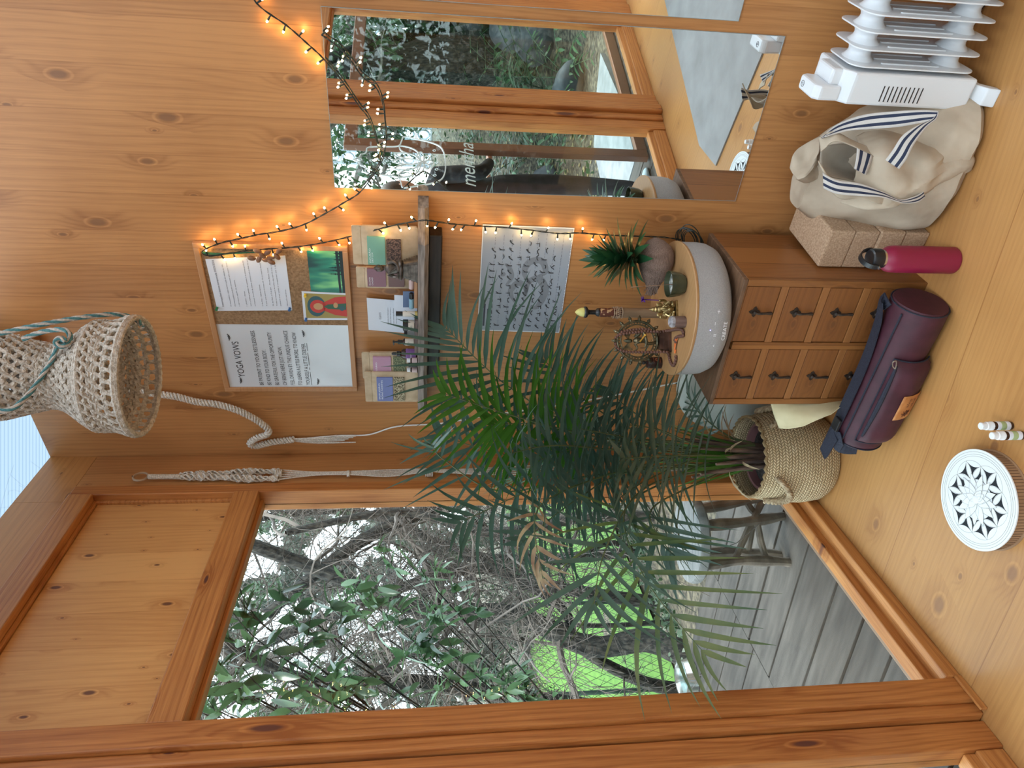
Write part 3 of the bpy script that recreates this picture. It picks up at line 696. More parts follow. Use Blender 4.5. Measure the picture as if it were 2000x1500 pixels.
M_['pot'] = mat('mauve_pot', (.20, .09, .09), .35)
mb = MB(); mb.lathe([(.002, .03), (.09, .03), (.115, .215), (.122, .218), (.122, .228), (.112, .228), (.107, .2), (.002, .2)], 48); mb.build('pot', 'pot', palm)
M_['soil'] = noisy('potting_soil', (.012, .010, .009), (.05, .04, .035), 90, .95, bump=1)
mb = MB(); mb.lathe([(.002, .208), (.06, .206), (.108, .2), (.002, .198)], 32); mb.build('soil', 'soil', palm)
# ================================================================== things on the plank wall
def W2(x, y, t=0.0):           # where a point of the plank wall (or a plane parallel to it) lies: along, height
    s_, t_, z_ = toB(onB(x, y, t)); return s_, z_
def BT(name, label, cat, s, t, z, group=None): return thing(name, label, cat, B(s, t, z), RB, group)
def inflate(mb, outline, y0, depth, rings=7, c=None, flat=.0, nz=0, seed=0, back=True, wr=0, edge=.0):
    """cushion-like body from a star-shaped outline in (x, z); front swells to -y by depth"""
    n = len(outline); cx = sum(p[0] for p in outline)/n if c is None else c[0]; cz = sum(p[1] for p in outline)/n if c is None else c[1]
    for sgn in ((-1, 1) if back else (-1,)):
        prev = None; ctr = None
        for r in range(rings + 1):
            k = 1 - r / rings; hgt = (max(0, 1 - k**2.4)) ** .6
            row = []
            for (x, z) in outline:
                X = cx + (x - cx)*k; Zz = cz + (z - cz)*k
                w_ = nz * noise.noise(Vector((X*14 + seed, Zz*14, seed))) + wr * abs(noise.noise(Vector((X*30 + seed, Zz*9, seed + 5))))
                row.append(Vector((X, y0 + (sgn * (edge + (depth if sgn < 0 else depth*flat) * hgt)) + (w_ * min(1, hgt*1.5) if sgn < 0 else 0), Zz)))
            row = [mb.bm.verts.new(p) for p in row]
            if prev:
                for i in range(n):
                    j = (i + 1) % n
                    f = mb.bm.faces.new((prev[i], prev[j], row[j], row[i])); f.smooth = True; f.material_index = mb.mi
            elif sgn == 1: first2 = row
            else: first1 = row
            prev = row
        bmesh.ops.remove_doubles(mb.bm, verts=prev, dist=1e-6)
    if back:
        for i in range(n):
            j = (i + 1) % n
            if edge > 0:
                f = mb.bm.faces.new((first1[i], first1[j], first2[j], first2[i])); f.material_index = mb.mi
def dense(poly, step=.02):
    out = []
    for i, p in enumerate(poly):
        q = poly[(i + 1) % len(poly)]; d = math.hypot(q[0]-p[0], q[1]-p[1]); k = max(1, int(d/step))
        for j in range(k): out.append((p[0] + (q[0]-p[0])*j/k, p[1] + (q[1]-p[1])*j/k))
    return out
def fit_text(s, x0, x1, z, h, name, m, parent, y, slope=0, align=None):
    o = text_mesh(s, 1.0, name, m, parent, Matrix.Identity(4), 0)
    xs = [v.co.x for v in o.data.vertices]; a, b_ = min(xs), max(xs); k = (x1 - x0) / (b_ - a); kz = h / .7
    for v in o.data.vertices:
        X = (v.co.x - a) * k; v.co = Vector((x0 + X, y, z + v.co.y * kz + slope * X))
    return o
M_['frame_oak'] = wood('oak_frame', (.50, .25, .11), (.36, .16, .06), along='X', across='Z', stave=.4, knots=0)
M_['cork'] = noisy('cork_sheet', (.20, .11, .05), (.38, .23, .12), 160, .9, lo=.3, hi=.7, bump=.3)
M_['board_white'] = mat('whiteboard_enamel', (.66, .70, .74), .12)
M_['ink'] = mat('marker_ink', (.015, .015, .02), .5)
M_['paper'] = mat('paper', (.72, .75, .82), .7)
M_['ink_soft'] = mat('printed_ink', (.06, .06, .08), .7)
# ---- board
bs0, bs1, bz0, bz1 = .333, .918, 1.660, 2.112
board = BT('notice_board', 'wood framed notice board, half whiteboard with handwriting and half cork', 'notice board', bs0, 0.002, bz0)
Wd, Hd = bs1 - bs0, bz1 - bz0; fw = .017
mb = MB(); mb.box((0, -.016, 0), (fw, 0, Hd), .002); mb.box((Wd - fw, -.016, 0), (Wd, 0, Hd), .002); mb.box((fw, -.016, 0), (Wd - fw, 0, fw), .002); mb.box((fw, -.016, Hd - fw), (Wd - fw, 0, Hd), .002)
mb.build('frame', 'frame_oak', board)
split = .619 - bs0
mb = MB(); mb.box((fw, -.009, fw), (split, -.001, Hd - fw)); wbp = mb.build('whiteboard', 'board_white', board)
mb = MB(); mb.box((split, -.010, fw), (Wd - fw, -.001, Hd - fw)); mb.build('cork_panel', 'cork', board)
fit_text('YOGA VOWS', .062, .215, Hd - .075, .022, 'handwriting', 'ink', wbp, -.0095)
for i, t_ in enumerate(['BE PATIENT TO YOUR RESTLESSNESS.', 'BE KIND TO YOUR BODY.', 'BE GRATEFUL FOR THE OPPORTUNITY', 'OF BEING HERE JUST NOW.', 'FEEL DRIVEN BY THE UNIQUE CHANCE', 'TO LEARN A LITTLE MORE, TO KNOW', 'YOURSELF A LITTLE DEEPER.']):
    wlen = len(t_) / 32; z_ = Hd - .132 - i*.0262
    fit_text(t_, .026, .026 + .236*wlen, z_, .013, 'handwriting', 'ink', wbp, -.0095)
    if i == 6:
        mb = MB()
        for a, b_ in ((.026, .085), (.095, .105), (.115, .17), (.178, .21)): mb.box((a, -.0098, z_ - .006), (b_, -.0094, z_ - .0045))
        mb.build('underline', 'ink', wbp)
for cx_, cz_, k in ((.035, Hd - .055, 1), (.245, Hd - .045, -1), (.262, Hd - .285, -1), (.03, Hd - .315, 1)):
    mb = MB(); pts = [Vector((cx_ + k*(.0 + .004*j), -.0098, cz_ - .004*j + .0006*j*j)) for j in range(6)]; mb.tube(pts, .0007, 4)
    for j in range(1, 6):
        for sg in (-1, 1): mb.ball(pts[j] + Vector((sg*.004, 0, .003)), .0028, 6, 4, (1, .15, .45), Matrix.Rotation(sg*.8, 4, 'Y'))
    mb.build('leaf_doodle', 'ink', wbp)
# ---- sheets on the cork
def sheet(name, label, cat, pix, t, m='paper', th=.0006, group=None):
    pts = [W2(x, y, t) for x, y in pix]; o0 = pts[0]
    r = BT(name, label, cat, o0[0], t, o0[1], group)
    loc = [(p[0] - o0[0], p[1] - o0[1]) for p in pts]
    mb = MB(); mb.prism(loc, -th, 0, 'y'); mb.build('sheet', m, r)
    return r, loc
letter, lc = sheet('printed_notice', 'white printed notice pinned to the cork by two pushpins', 'notice', [(401, 506), (557, 499), (571, 606), (425, 607)], .013)
P00, P10, P11, P01 = [Vector(p) for p in lc]     # top right, bottom right, bottom left, top left
def LP(u, v): return P01.lerp(P00, u).lerp(P11.lerp(P10, u), v)
def textrow(u0, u1, v, h, s, par, y=-.0012, m='ink_soft', fn=None):
    a = (fn or LP)(u0, v); b_ = (fn or LP)(u1, v); return fit_text(s, a.x, b_.x, a.y, h, 'print', m, par, y, (b_.y - a.y)/max(.001, b_.x - a.x))
sheet_o = letter.children[0]
textrow(.09, .98, .10, .0062, 'Interrupções letivas temporada 2025/2026', sheet_o)
rows = [(.20, .9, '01 Novembro - Não haverá aula de sábado às 10h.'), (.255, .95, 'Os interessados poderão compensar aula noutro horário'), (.31, .6, 'a ter outra opção da semana.'), (.41, .38, '1 a 8 Dez. - Férias'), (.465, .95, 'Sem a habitual gestão da semana e as alunas poderão'), (.52, .97, 'compensar as aulas de outras semanas até ao final do ano'), (.62, .50, '13 de Dez. - Sábado fechado'), (.675, .93, 'A aula será noutro formato de 1h no mesmo horário.'), (.76, .8, '26 de Dez. a 7 de Jan. - Pausa Passar Natal'), (.81, .96, 'Todas as turmas e as aulas não são de três semanas'), (.86, .97, 'passam a ter aulas a compensar até 1 de Junho'), (.95, .40, 'Namasté e até breve.')]
for v, u1, s_ in rows: textrow(.09, u1, v, .0034, s_, sheet_o)
def pin(par_s, par_z, c, label):
    t_ = BT('push_pin', label, 'push pin', par_s, .0135, par_z, 'push pins'); mb = MB()
    mb.lathe([(.002, 0), (.0045, .001), (.003, .003), (.0026, .008), (.0048, .011), (.0045, .013), (.001, .0135)], 12, Matrix.Rotation(PI/2, 4, 'X')); mb.build('head', mat('pin_' + label.split()[0], c, .3), t_); return t_
for (x, y), c, lb in (((424, 601), (.02, .18, .07), 'green push pin at the top left of the printed notice'), ((566, 602), (.02, .10, .28), 'blue push pin at the bottom left of the printed notice'), ((598, 622), (.03, .12, .36), 'blue push pin on the lower left of the red robed card'), ((596.5, 575), (.75, .5, .03), 'yellow push pin at the top right corner of the red robed card')):
    s_, z_ = W2(x, y, .014); pin(s_, z_, c, lb)
# aurora photo
m = mat('aurora_print', (.02, .15, .08), .35); n, l, b = nt(m)
tcx = n.new('ShaderNodeTexCoord'); mp = n.new('ShaderNodeMapping'); mp.inputs['Scale'].default_value = (16, 1, 5); mp.inputs['Rotation'].default_value = (0, .5, 0); l.new(tcx.outputs['Object'], mp.inputs[0])
nz_ = n.new('ShaderNodeTexNoise'); nz_.inputs['Scale'].default_value = 1.4; nz_.inputs['Detail'].default_value = 2; l.new(mp.outputs[0], nz_.inputs[0])
cr = n.new('ShaderNodeValToRGB'); cr.color_ramp.elements[0].position = .36; cr.color_ramp.elements[0].color = (.004, .05, .05, 1); cr.color_ramp.elements[1].position = .66; cr.color_ramp.elements[1].color = (.22, .62, .22, 1)
e_ = cr.color_ramp.elements.new(.5); e_.color = (.01, .22, .14, 1); l.new(nz_.outputs[0], cr.inputs[0]); l.new(cr.outputs[0], b.inputs['Base Color']); M_['aurora'] = m
M_['print_dark'] = mat('print_dark', (.006, .018, .02), .5)
au, ac = sheet('aurora_photo', 'photo print of green northern lights above dark pine trees', 'photo', [(599, 488), (669.5, 488), (677, 573), (607.5, 569)], .013, 'aurora')
mb = MB(); A0, A1_, A2_, A3_ = [Vector(p) for p in ac]
def AP(u, v): return A3_.lerp(A0, u).lerp(A2_.lerp(A1_, u), v)
for v0, v1 in ((.90, 1.0), (.80, .86)):
    q = [AP(0, v0), AP(1, v0 - .02), AP(1, v1), AP(0, v1)]; mb.prism([(p.x, p.y) for p in q], -.001, -.0006, 'y')
for u, h in ((.45, .62), (.53, .5), (.60, .55), (.70, .28), (.78, .33), (.85, .25), (.92, .3), (.2, .08), (.3, .06)):
    base_ = AP(u, .92); top_ = AP(u, .92 - h*.62)
    for j in range(7):
        a = j/7; w_ = .006*(1 - a)*(.7 + .5*(j % 2)); y0_ = base_.lerp(top_, a); y1_ = base_.lerp(top_, a + .2); mb.prism([(y0_.x - w_, y0_.y), (y0_.x + w_, y0_.y), (y1_.x, y1_.y)], -.0011, -.0006, 'y')
mb.build('tree_silhouettes', 'print_dark', au.children[0])
# card with a robed figure
card, kc = sheet('figure_card', 'small card of a haloed figure in a red robe on gold', 'card', [(589, 568.6), (680.5, 573), (680.6, 625), (593.6, 625)], .0142, 'paper')
K0, K1, K2, K3 = [Vector(p) for p in kc]
def KP(u, v): return K3.lerp(K0, u).lerp(K2.lerp(K1, u), v)
def kpoly(mb, pts, y, mi): mb.mi = mi; q = [KP(*p) for p in pts]; mb.prism([(p.x, p.y) for p in q], y - .0002, y, 'y')
def circ(cu, cv, ru, rv, n_=20): return [(cu + ru*math.cos(2*PI*k/n_), cv + rv*math.sin(2*PI*k/n_)) for k in range(n_)]
mb = MB(); kpoly(mb, [(.08, .06), (.94, .05), (.94, .97), (.08, .97)], -.0008, 0); kpoly(mb, circ(.5, .30, .36, .20), -.0011, 1)
kpoly(mb, circ(.5, .33, .23, .17), -.0014, 2); kpoly(mb, [(.14, .97), (.2, .7), (.36, .45), (.64, .45), (.84, .7), (.9, .97)], -.0014, 2)
kpoly(mb, circ(.5, .34, .12, .105), -.0017, 3); kpoly(mb, [(.40, .95), (.42, .55), (.5, .46), (.58, .55), (.64, .95)], -.0017, 4); kpoly(mb, circ(.56, .72, .1, .05), -.002, 3); kpoly(mb, circ(.45, .86, .09, .06), -.002, 1)
mb.build('picture', [mat('gold_print', (.36, .28, .08), .5), mat('halo_blue', (.03, .10, .12), .5), mat('robe_red', (.55, .04, .03), .5), mat('face_print', (.55, .30, .14), .5), mat('dress_green', (.03, .11, .06), .5)], card.children[0])
# seed pods on a green cord
pod = BT('seed_pod_rattle', 'brown seed pods strung on a green cord over the cork', 'seed pods', *[(lambda p: (p[0], .018, p[1]))(W2(395, 493, .02))][0])
base_s, base_z = W2(395, 493, .02)
mb = MB(); rng = random.Random(3)
for off in (-.003, .001, .004):
    pts = [W2(395, 493, .02), W2(430, 496, .02), W2(470, 493 + off*600, .02), W2(500, 492, .02)]
    mb.tube(smoothcurve([Vector((p[0] - base_s, off - .004, p[1] - base_z)) for p in pts], 5), .0018, 5)
mb.build('cord', mat('green_cord', (.02, .12, .07), .8), pod)
M_['pod'] = noisy('seed_pod_skin', (.13, .055, .025), (.26, .13, .07), 40, .6)
for (x, y) in ((492, 503), (503, 489), (506, 506), (513, 497), (523, 492), (520, 508), (529, 503), (545, 490), (541, 501), (530, 511)):
    s_, z_ = W2(x, y, .03); mb = MB()
    mb.ball((s_ - base_s, -.014 + rng.uniform(-.004, .004), z_ - base_z), .0095, 10, 7, (.8, .75, 1.35), Matrix.Rotation(rng.uniform(-1.2, 1.2), 4, 'Y')); mb.build('pod', 'pod', pod)
# ---- poster of postures
pos, pc = sheet('posture_poster', 'laminated grey poster of rows of small yoga postures with a large om sign', 'poster', [(943, 438), (1122, 445), (1092, 650), (932, 645)], .002, mat('poster_paper', (.36, .39, .44), .16))
Q0, Q1, Q2, Q3 = [Vector(p) for p in pc]
def QP(u, v): return Q3.lerp(Q0, u).lerp(Q2.lerp(Q1, u), v)
mb = MB(); q = [QP(a, b_) for a, b_ in ((.0, .0), (1, 0), (1, 1), (0, 1))]; c_ = QP(.5, .5)
for i in range(4):
    a, b_ = q[i], q[(i+1) % 4]; mb.prism([tuple(a), tuple(b_), tuple(b_.lerp(c_, .018)), tuple(a.lerp(c_, .018))], -.0009, -.0006, 'y')
mb.build('white_border', 'white', pos.children[0])
om = MB()
def band(pts, w_): 
    P = smoothcurve([Vector((QP(*p).x, 0, QP(*p).y)) for p in pts], 6); N = len(P)
    ring = []
    for i, p in enumerate(P):
        t = (P[min(i+1, N-1)] - P[max(i-1, 0)]).normalized(); nn = Vector((t.z, 0, -t.x)); ww = w_ * (.25 + .75*math.sin(PI*min(1, max(.0, (i+.5)/N))))
        ring.append((p + nn*ww, p - nn*ww))
    for (a, b_), (c, d) in zip(ring, ring[1:]): om.face([Vector((v.x, -.0010, v.z)) for v in (a, c, d, b_)])
band([(.30, .42), (.40, .36), (.49, .44), (.44, .53), (.36, .53)], .011); band([(.36, .54), (.50, .56), (.53, .68), (.42, .76), (.27, .70), (.25, .60)], .013)
band([(.48, .58), (.58, .50), (.68, .54), (.70, .68), (.60, .74), (.56, .66)], .012); band([(.46, .30), (.54, .36), (.63, .32), (.66, .27)], .008); band([(.55, .24), (.565, .26), (.58, .245)], .008)
om.build('om_sign', mat('poster_grey', (.22, .235, .26), .5), pos.children[0])
mb = MB(); rng = random.Random(8)
def stick(cx_, cz_, h):
    k = rng.randint(0, 5); P = lambda a, b_: Vector((cx_ + a*h, -.0012, cz_ + b_*h))
    segs = [[(0, 0), (0, .5), (0, .8)], [(-.4, 0), (0, .5), (.4, 0)], [(-.5, 0), (-.2, .25), (.3, .25), (.5, 0)], [(-.45, .02), (.1, .06), (.1, .5)], [(-.3, .0), (0, .45), (.45, .55)], [(-.35, .1), (0, .0), (.35, .1)]][k]
    mb.tube([P(*q) for q in segs], .0015, 4)
    if k in (0, 1, 4): mb.tube([P(0, .5), P(.35, .75 if k else 1.0)], .0010, 4)
    if k in (3, 5): mb.tube([P(-.3, .05), P(.3, .08)], .0012, 4)
    e = segs[-1]; mb.ball(P(e[0], e[1] + .12), .0013, 6, 4)
for r_ in range(9):
    v = .13 + r_*.096
    for c in range(rng.randint(11, 15) if r_ < 8 else 7):
        u = .06 + c*.066 + rng.uniform(-.01, .01)
        if u > .96 or rng.random() < .08: continue
        p = QP(u, v + .03); stick(p.x, p.y, .0185)
mb.build('posture_figures', mat('poster_ink', (.035, .035, .04), .6), pos.children[0])['kind'] = 'stuff'
mb = MB()
for r_ in range(10):
    a, b_ = QP(.05, .145 + r_*.094), QP(.95, .145 + r_*.094)
    u = 0
    while u < .97:
        w_ = rng.uniform(.01, .03); p, q = a.lerp(b_, u), a.lerp(b_, min(1, u + w_)); mb.box((p.x, -.0010, p.y - .0006), (q.x, -.0007, p.y + .0002)); u += w_ + rng.uniform(.006, .02)
a, b_ = QP(.05, .05), QP(.36, .085)
mb.box((a.x, -.001, b_.y), (a.x + .09, -.0007, b_.y + .006)); mb.box((a.x + .005, -.001, b_.y - .012), (a.x + .07, -.0007, b_.y - .006))
mb.build('captions', 'ink_soft', pos.children[0])['kind'] = 'stuff'
# ---- mirrors
m = mat('mirror_silver', (.90, .93, .92), .0, 1); M_['mirror'] = m
def mirror(s0, s1, z0, z1, label):
    r = BT('wall_mirror', label, 'mirror', s0, 0, z0, 'wall mirrors'); mb = MB(); mb.box((0, -.0045, 0), (s1 - s0, -.0035, z1 - z0)); mb.build('mirror_glass', 'mirror', r)
    mb = MB(); e = .0012; W_, H_ = s1 - s0, z1 - z0
    mb.box((-e, -.0047, -e), (0, 0, H_ + e)); mb.box((W_, -.0047, -e), (W_ + e, 0, H_ + e)); mb.box((0, -.0047, -e), (W_, 0, 0)); mb.box((0, -.0047, H_), (W_, 0, H_ + e)); mb.build('glass_edge', mat('glass_edge', (.30, .34, .34), .2), r)
    return r
mirror(1.104, 1.581, .475, 1.685, 'tall frameless wall mirror reflecting the glazed doors and garden')
mirror(1.612, 2.09, .615, 1.74, 'frameless wall mirror above the heater, cut by the picture edge')
# ---- string lights
M_['led'] = emit('warm_led', (1.0, .60, .18), 52)
path = [(470,-60),(500,5),(560,50),(600,85),(632,115),(668,158),(700,205),(722,235),(738,285),(742,320),(722,352),(700,378),(668,398),(630,420),(590,440),(545,452),(505,458),(470,466),(430,475),(395,491),(410,500),(450,494),(500,488),(560,484),(610,478),(660,468),(710,455),(770,440),(820,431),(840,431),(880,437),(930,441),(980,444),(1040,450),(1090,456),(1130,455),(1170,458),(1230,461),(1290,463),(1330,468)]
path2 = [(628,68),(645,80),(668,98),(690,125),(708,150),(735,172),(748,205),(752,240),(754,275),(748,310),(730,340),(716,352)]
strings = BT('string_lights', 'warm white LED string lights draped from the ceiling over board, mirror and poster', 'string lights', 1.0, 0, 1.4)
def SPt(x, y, t): s_, z_ = W2(x, y, t); return Vector((s_ - 1.0, -t, z_ - 1.4))
def tt(x, y):
    if 370 < x < 690 and y > 440: return .026
    if y < 395: return .016
    for x0, t0, x1, t1 in ((690, .026, 780, .11), (780, .11, 820, .155), (820, .155, 845, .155), (845, .155, 940, .03)):
        if x0 <= x <= x1 and y < 480: return t0 + (t1 - t0) * (x - x0) / (x1 - x0)
    return .02
pts = smoothcurve([SPt(x, y, tt(x, y)) for x, y in path], 6); pts2 = smoothcurve([SPt(x, y, .02) for x, y in path2], 6)
mb = MB()
for P in (pts, pts2):
    for ph in (0, PI): mb.tube([p + Vector((.0016*math.cos(i*1.1 + ph), .0016*math.sin(i*1.1 + ph), 0)) for i, p in enumerate(P)], .0013, 5)
mb.build('cable', 'black_cable', strings)
rng = random.Random(21); hold = MB(); lamps = []
def resample(P, d):
    out = []; acc = 0
    for a, b_ in zip(P, P[1:]):
        ln = (b_ - a).length
        while acc < ln: out.append((a.lerp(b_, acc/ln), (b_ - a).normalized())); acc += d
        acc -= ln
    return out
sel = [(p, d) for p, d in resample(pts, .0385)][2:-6] + resample(pts2, .036)
sel = sel[:100]
cap_me = led_me = None
for i, (p, d) in enumerate(sel):
    side = Vector((d.z, 0, -d.x)) * (1 if (i * 7 % 3) else -1); dr = (side + Vector((0, -.25, 0)) * rng.uniform(0, 1) + d * rng.uniform(-.4, .4)).normalized()
    if i == 0:
        mb = MB(); mb.tube([(0, 0, 0), (0, 0, .010), (0, 0, .0155)], [.0017, .0026, .0030], 7); ho = mb.build('bulb_holder', 'black_cable', strings); cap_me = ho
        mb = MB(); mb.ball((0, 0, .0180), .0026, 8, 6, (1, 1, 1.4)); lo_ = mb.build('led', 'led', ho); led_me = lo_
    else:
        ho = cap_me.copy(); col.objects.link(ho); ho.parent = strings; lo_ = led_me.copy(); col.objects.link(lo_); lo_.parent = ho
    if p.y > -.01: p = Vector((p.x, -.01, p.z))
    ho.location = p; ho.rotation_euler = dr.to_track_quat('Z', 'Y').to_euler()
# cable tail to the coil on the cabinet
tail = thing('cable_coil', 'coiled dark cable behind the round speaker', 'cable', B(1.0, .06, .553), RB)
mb = MB(); rng = random.Random(4)
for k in range(7):
    R = .030 + .004*rng.random(); cx_ = rng.uniform(-.01, .01); mb.tube([Vector((cx_ + R*1.3*math.cos(a), R*.35*math.sin(a) + k*.002 - .01, .045 + .032*math.sin(a + .5) + .004*k)) for a in [2*PI*j/24 for j in range(24)]], .0016, 5, closed=True)
mb.build('coil', 'black_cable', tail)
# ---- white cord and macrame sleeve hanging on the wall
M_['yarn'] = noisy('cotton_cord', (.55, .49, .41), (.80, .74, .66), 220, .95, bump=.8, bscale=300)
M_['cord_white'] = mat('white_cord', (.75, .73, .69), .5)
def twisted(mb, pts, r, lobes=3, tw=2.4, amp=.45, n=None, mats=None):
    n = n or lobes*6; pts = [Vector(p) for p in pts]; N = len(pts); up = None; acc = 0; rings = []
    for i, p in enumerate(pts):
        t = (pts[min(i+1, N-1)] - pts[max(i-1, 0)]).normalized()
        up = t.orthogonal().normalized() if up is None else (up - t*up.dot(t)).normalized()
        bi = t.cross(up); rr_ = r[i] if isinstance(r, list) else r
        if i: acc += (pts[i] - pts[i-1]).length / rr_ / tw
        ring = []
        for k in range(n):
            a = 2*PI*k/n; q = rr_ * (1 - amp + amp*abs(math.cos((a - acc) * lobes / 2)))
            ring.append(p + (up*math.cos(a) + bi*math.sin(a))*q)
        rings.append(ring)
    f0 = len(mb.bm.faces); mb.loft(rings)
def spaced(P, d):
    return [p for p, _ in resample(P, d)]
def helix(mb, P, R, r, k, pitch, flat=1.0):
    up = None; acc = 0; tr = [[] for _ in range(k)]
    for i, p in enumerate(P):
        t = (P[min(i+1, len(P)-1)] - P[max(i-1, 0)]).normalized(); up = t.orthogonal().normalized() if up is None else (up - t*up.dot(t)).normalized(); bi = t.cross(up)
        if i: acc += (P[i] - P[i-1]).length / pitch * 2*PI
        for j in range(k): a = acc + 2*PI*j/k; tr[j].append(p + up*math.cos(a)*(R[i] if isinstance(R, list) else R) + bi*math.sin(a)*(R[i] if isinstance(R, list) else R)*flat)
    for q in tr: mb.tube(q, r, 6)
sleeve = BT('macrame_sleeve', 'cream spiral knotted cotton sleeve looping down the plank wall with a frayed end', 'macrame sleeve', .3, 0, 2.0)
def SL(x, y, t): s_, z_ = W2(x, y, t); return Vector((s_ - .3, -t, z_ - 2.0))
sp = [(-40, 748, .05), (100, 752, .03), (240, 762, .024), (310, 770, .022), (345, 775, .024), (385, 785, .024), (425, 790, .022), (465, 802, .024), (500, 820, .026), (523, 838, .03), (522, 848, .035), (500, 856, .035), (488, 866, .028), (500, 871, .022), (530, 864, .02), (562, 860, .018), (575, 858, .018)]
mb = MB(); P = spaced(smoothcurve([SL(*q) for q in sp], 10), .003); helix(mb, P, .0085, .0044, 3, .034); helix(mb, P, .0040, .0042, 2, .05)
for i in range(0, len(P) - 1, 2):
    t = (P[min(i+1, len(P)-1)] - P[max(i-1, 0)]).normalized(); a = i*.55; u = t.orthogonal().normalized(); u = (Matrix.Rotation(a, 3, t) @ u)*.0118; mb.tube([P[i] - u, P[i] + t.cross(u)*.35, P[i] + u], .0026, 5)
mb.build('spiral_knots', 'yarn', sleeve)
mb = MB(); rng = random.Random(2)
for k in range(10):
    e = (695 + rng.uniform(-40, 2), 850 + k*1.7 + rng.uniform(-2, 2)); 
    mb.tube(smoothcurve([SL(574, 857 + k*.5, .018), SL(620, 855 + k*1.2, .014 + .002*(k % 3)), SL(e[0], e[1], .012)], 6), .0022, 5)
mb.build('frayed_ends', 'yarn', sleeve)
cord = BT('white_power_cord', 'thin white cord slanting down the wall behind the palm', 'cord', .3, 0, 1.4)
mb = MB(); P = [W2(x, y, .008) for x, y in ((600, 856), (660, 851), (720, 849), (775, 833), (860, 827), (950, 812), (1100, 790), (1200, 772), (1320, 748), (1400, 735))]
mb.tube(smoothcurve([Vector((a - .3, -.008, z_ - 1.4)) for a, z_ in P], 8), .0028, 8); mb.build('cord', 'cord_white', cord)
# plant hanger on the corner board (window wall)
hang = thing('macrame_plant_hanger', 'long cream macrame plant hanger with a wooden ring on the corner board', 'plant hanger', L(.132, 0, 1.6), RL)
hs, hz = .132, 1.6
def HL(x, y, t=.02): s_, t_, z_ = toL(onL(x, y, t)); return Vector((s_ - hs, t, z_ - hz))
c_ = HL(275, 931, .015); mb = MB(); mb.torus(c_, .024, .0042, 40, 8, Matrix.Rotation(PI/2, 4, 'X')); mb.build('wooden_ring', mat('ring_wood', (.42, .28, .17), .5), hang)
mb = MB(); mb.cyl(c_ + Vector((0, -.02, .025)), c_ + Vector((0, .004, .028)), .0018, n=8); mb.build('nail', 'iron', hang)
a, b_ = HL(290, 931), HL(352, 931); mb = MB()
N = 60; mb.tube([a.lerp(b_, i/N) for i in range(N + 1)], [.0085 + .0018*(i % 2) for i in range(N + 1)], 12); mb.build('wrapped_neck', 'yarn', hang)
for k, y in enumerate((923, 936)):
    mb = MB(); a, b_ = HL(352, y + (4 if k == 0 else -4), .018), HL(545, y - 2, .018)
    P = [a.lerp(b_, i/160) + Vector((.004*math.sin(i*.04 + k*PI), 0, 0)) for i in range(161)]; helix(mb, P, [.006 + .005*abs(math.sin(i*.045)) for i in range(161)], .0032, 3, .06)
    for i in range(0, 160, 2):
        t = Vector((0, 0, 1)); a = i*.16; R = .0085 + .0065*abs(math.sin(i*.045)); u = Vector((math.cos(a), math.sin(a), 0))*R; mb.tube([P[i] - u, P[i] + Vector((-u.y, u.x, 0))*.5 + Vector((0, 0, .002)), P[i] + u], .0025, 5)
    pass; mb.build('spiral_knots', 'yarn', hang)
mb = MB(); rng = random.Random(6)
for k in range(5):
    y = 917 + k*5; P = [HL(540, y, .016), HL(610, 922 + k*1.6, .016), HL(679, 921 + k*1.4, .018), HL(760, 918 + k*3, .015), HL(835, 916 + k*1.3, .018), HL(860, 918 + k*1.0, .018), HL(960, 914 + k*3.2, .015), HL(1120, 905 + k*5, .015)]
    mb.tube(smoothcurve(P, 6), .0026, 6)
mb.build('strands', 'yarn', hang)
for x, ln in ((540, 10), (679, 3), (832, 12)):
    mb = MB(); p = HL(x, 925, .018); q = HL(x + ln, 925, .018)
    for j in range(4): mb.torus(p.lerp(q, j/3.0), .0115 if x > 600 else .016, .003, 20, 6, sx=1, sy=.7)
    mb.build('knot', 'yarn', hang)
# ---- live-edge shelf
M_['shelf_wood'] = noisy('grey_driftwood', (.10, .075, .06), (.27, .215, .18), 9, .8, (1, 4, 10), bump=.5)
M_['bracket'] = noisy('black_brown_wood', (.012, .007, .006), (.035, .02, .014), 12, .5, (1, 4, 8))
shelf = BT('live_edge_shelf', 'grey live edge wooden wall shelf on a dark bracket beam', 'shelf', .33, 0, 1.417)
mb = MB(); N = 30; top = 1.448 - 1.417
front = [(-.045 + i*(.80)/N, -(.145 + .012*noise.noise(Vector((i*.31, 0, 2))) - (.10*max(0, 1 - i/2.2)) - (.06*max(0, (i - 27)/3)))) for i in range(N + 1)]
ring_f = []
sec = []
for i, (x, y) in enumerate(front):
    dz = .004*noise.noise(Vector((i*.4, 3, 0))); sec.append([Vector((x, 0.0, 0)), Vector((x, y + .012, 0 + dz*.5)), Vector((x, y, .012 + dz)), Vector((x, y + .006, top)), Vector((x, 0, top))])
mb.loft(sec, caps=True, closed=True, smooth=False); mb.build('plank', 'shelf_wood', shelf)
mb = MB(); mb.box((.10, -.055, -.042), (.655, 0, -.0005), .004); mb.build('bracket_beam', 'bracket', shelf)
ST = 1.4485
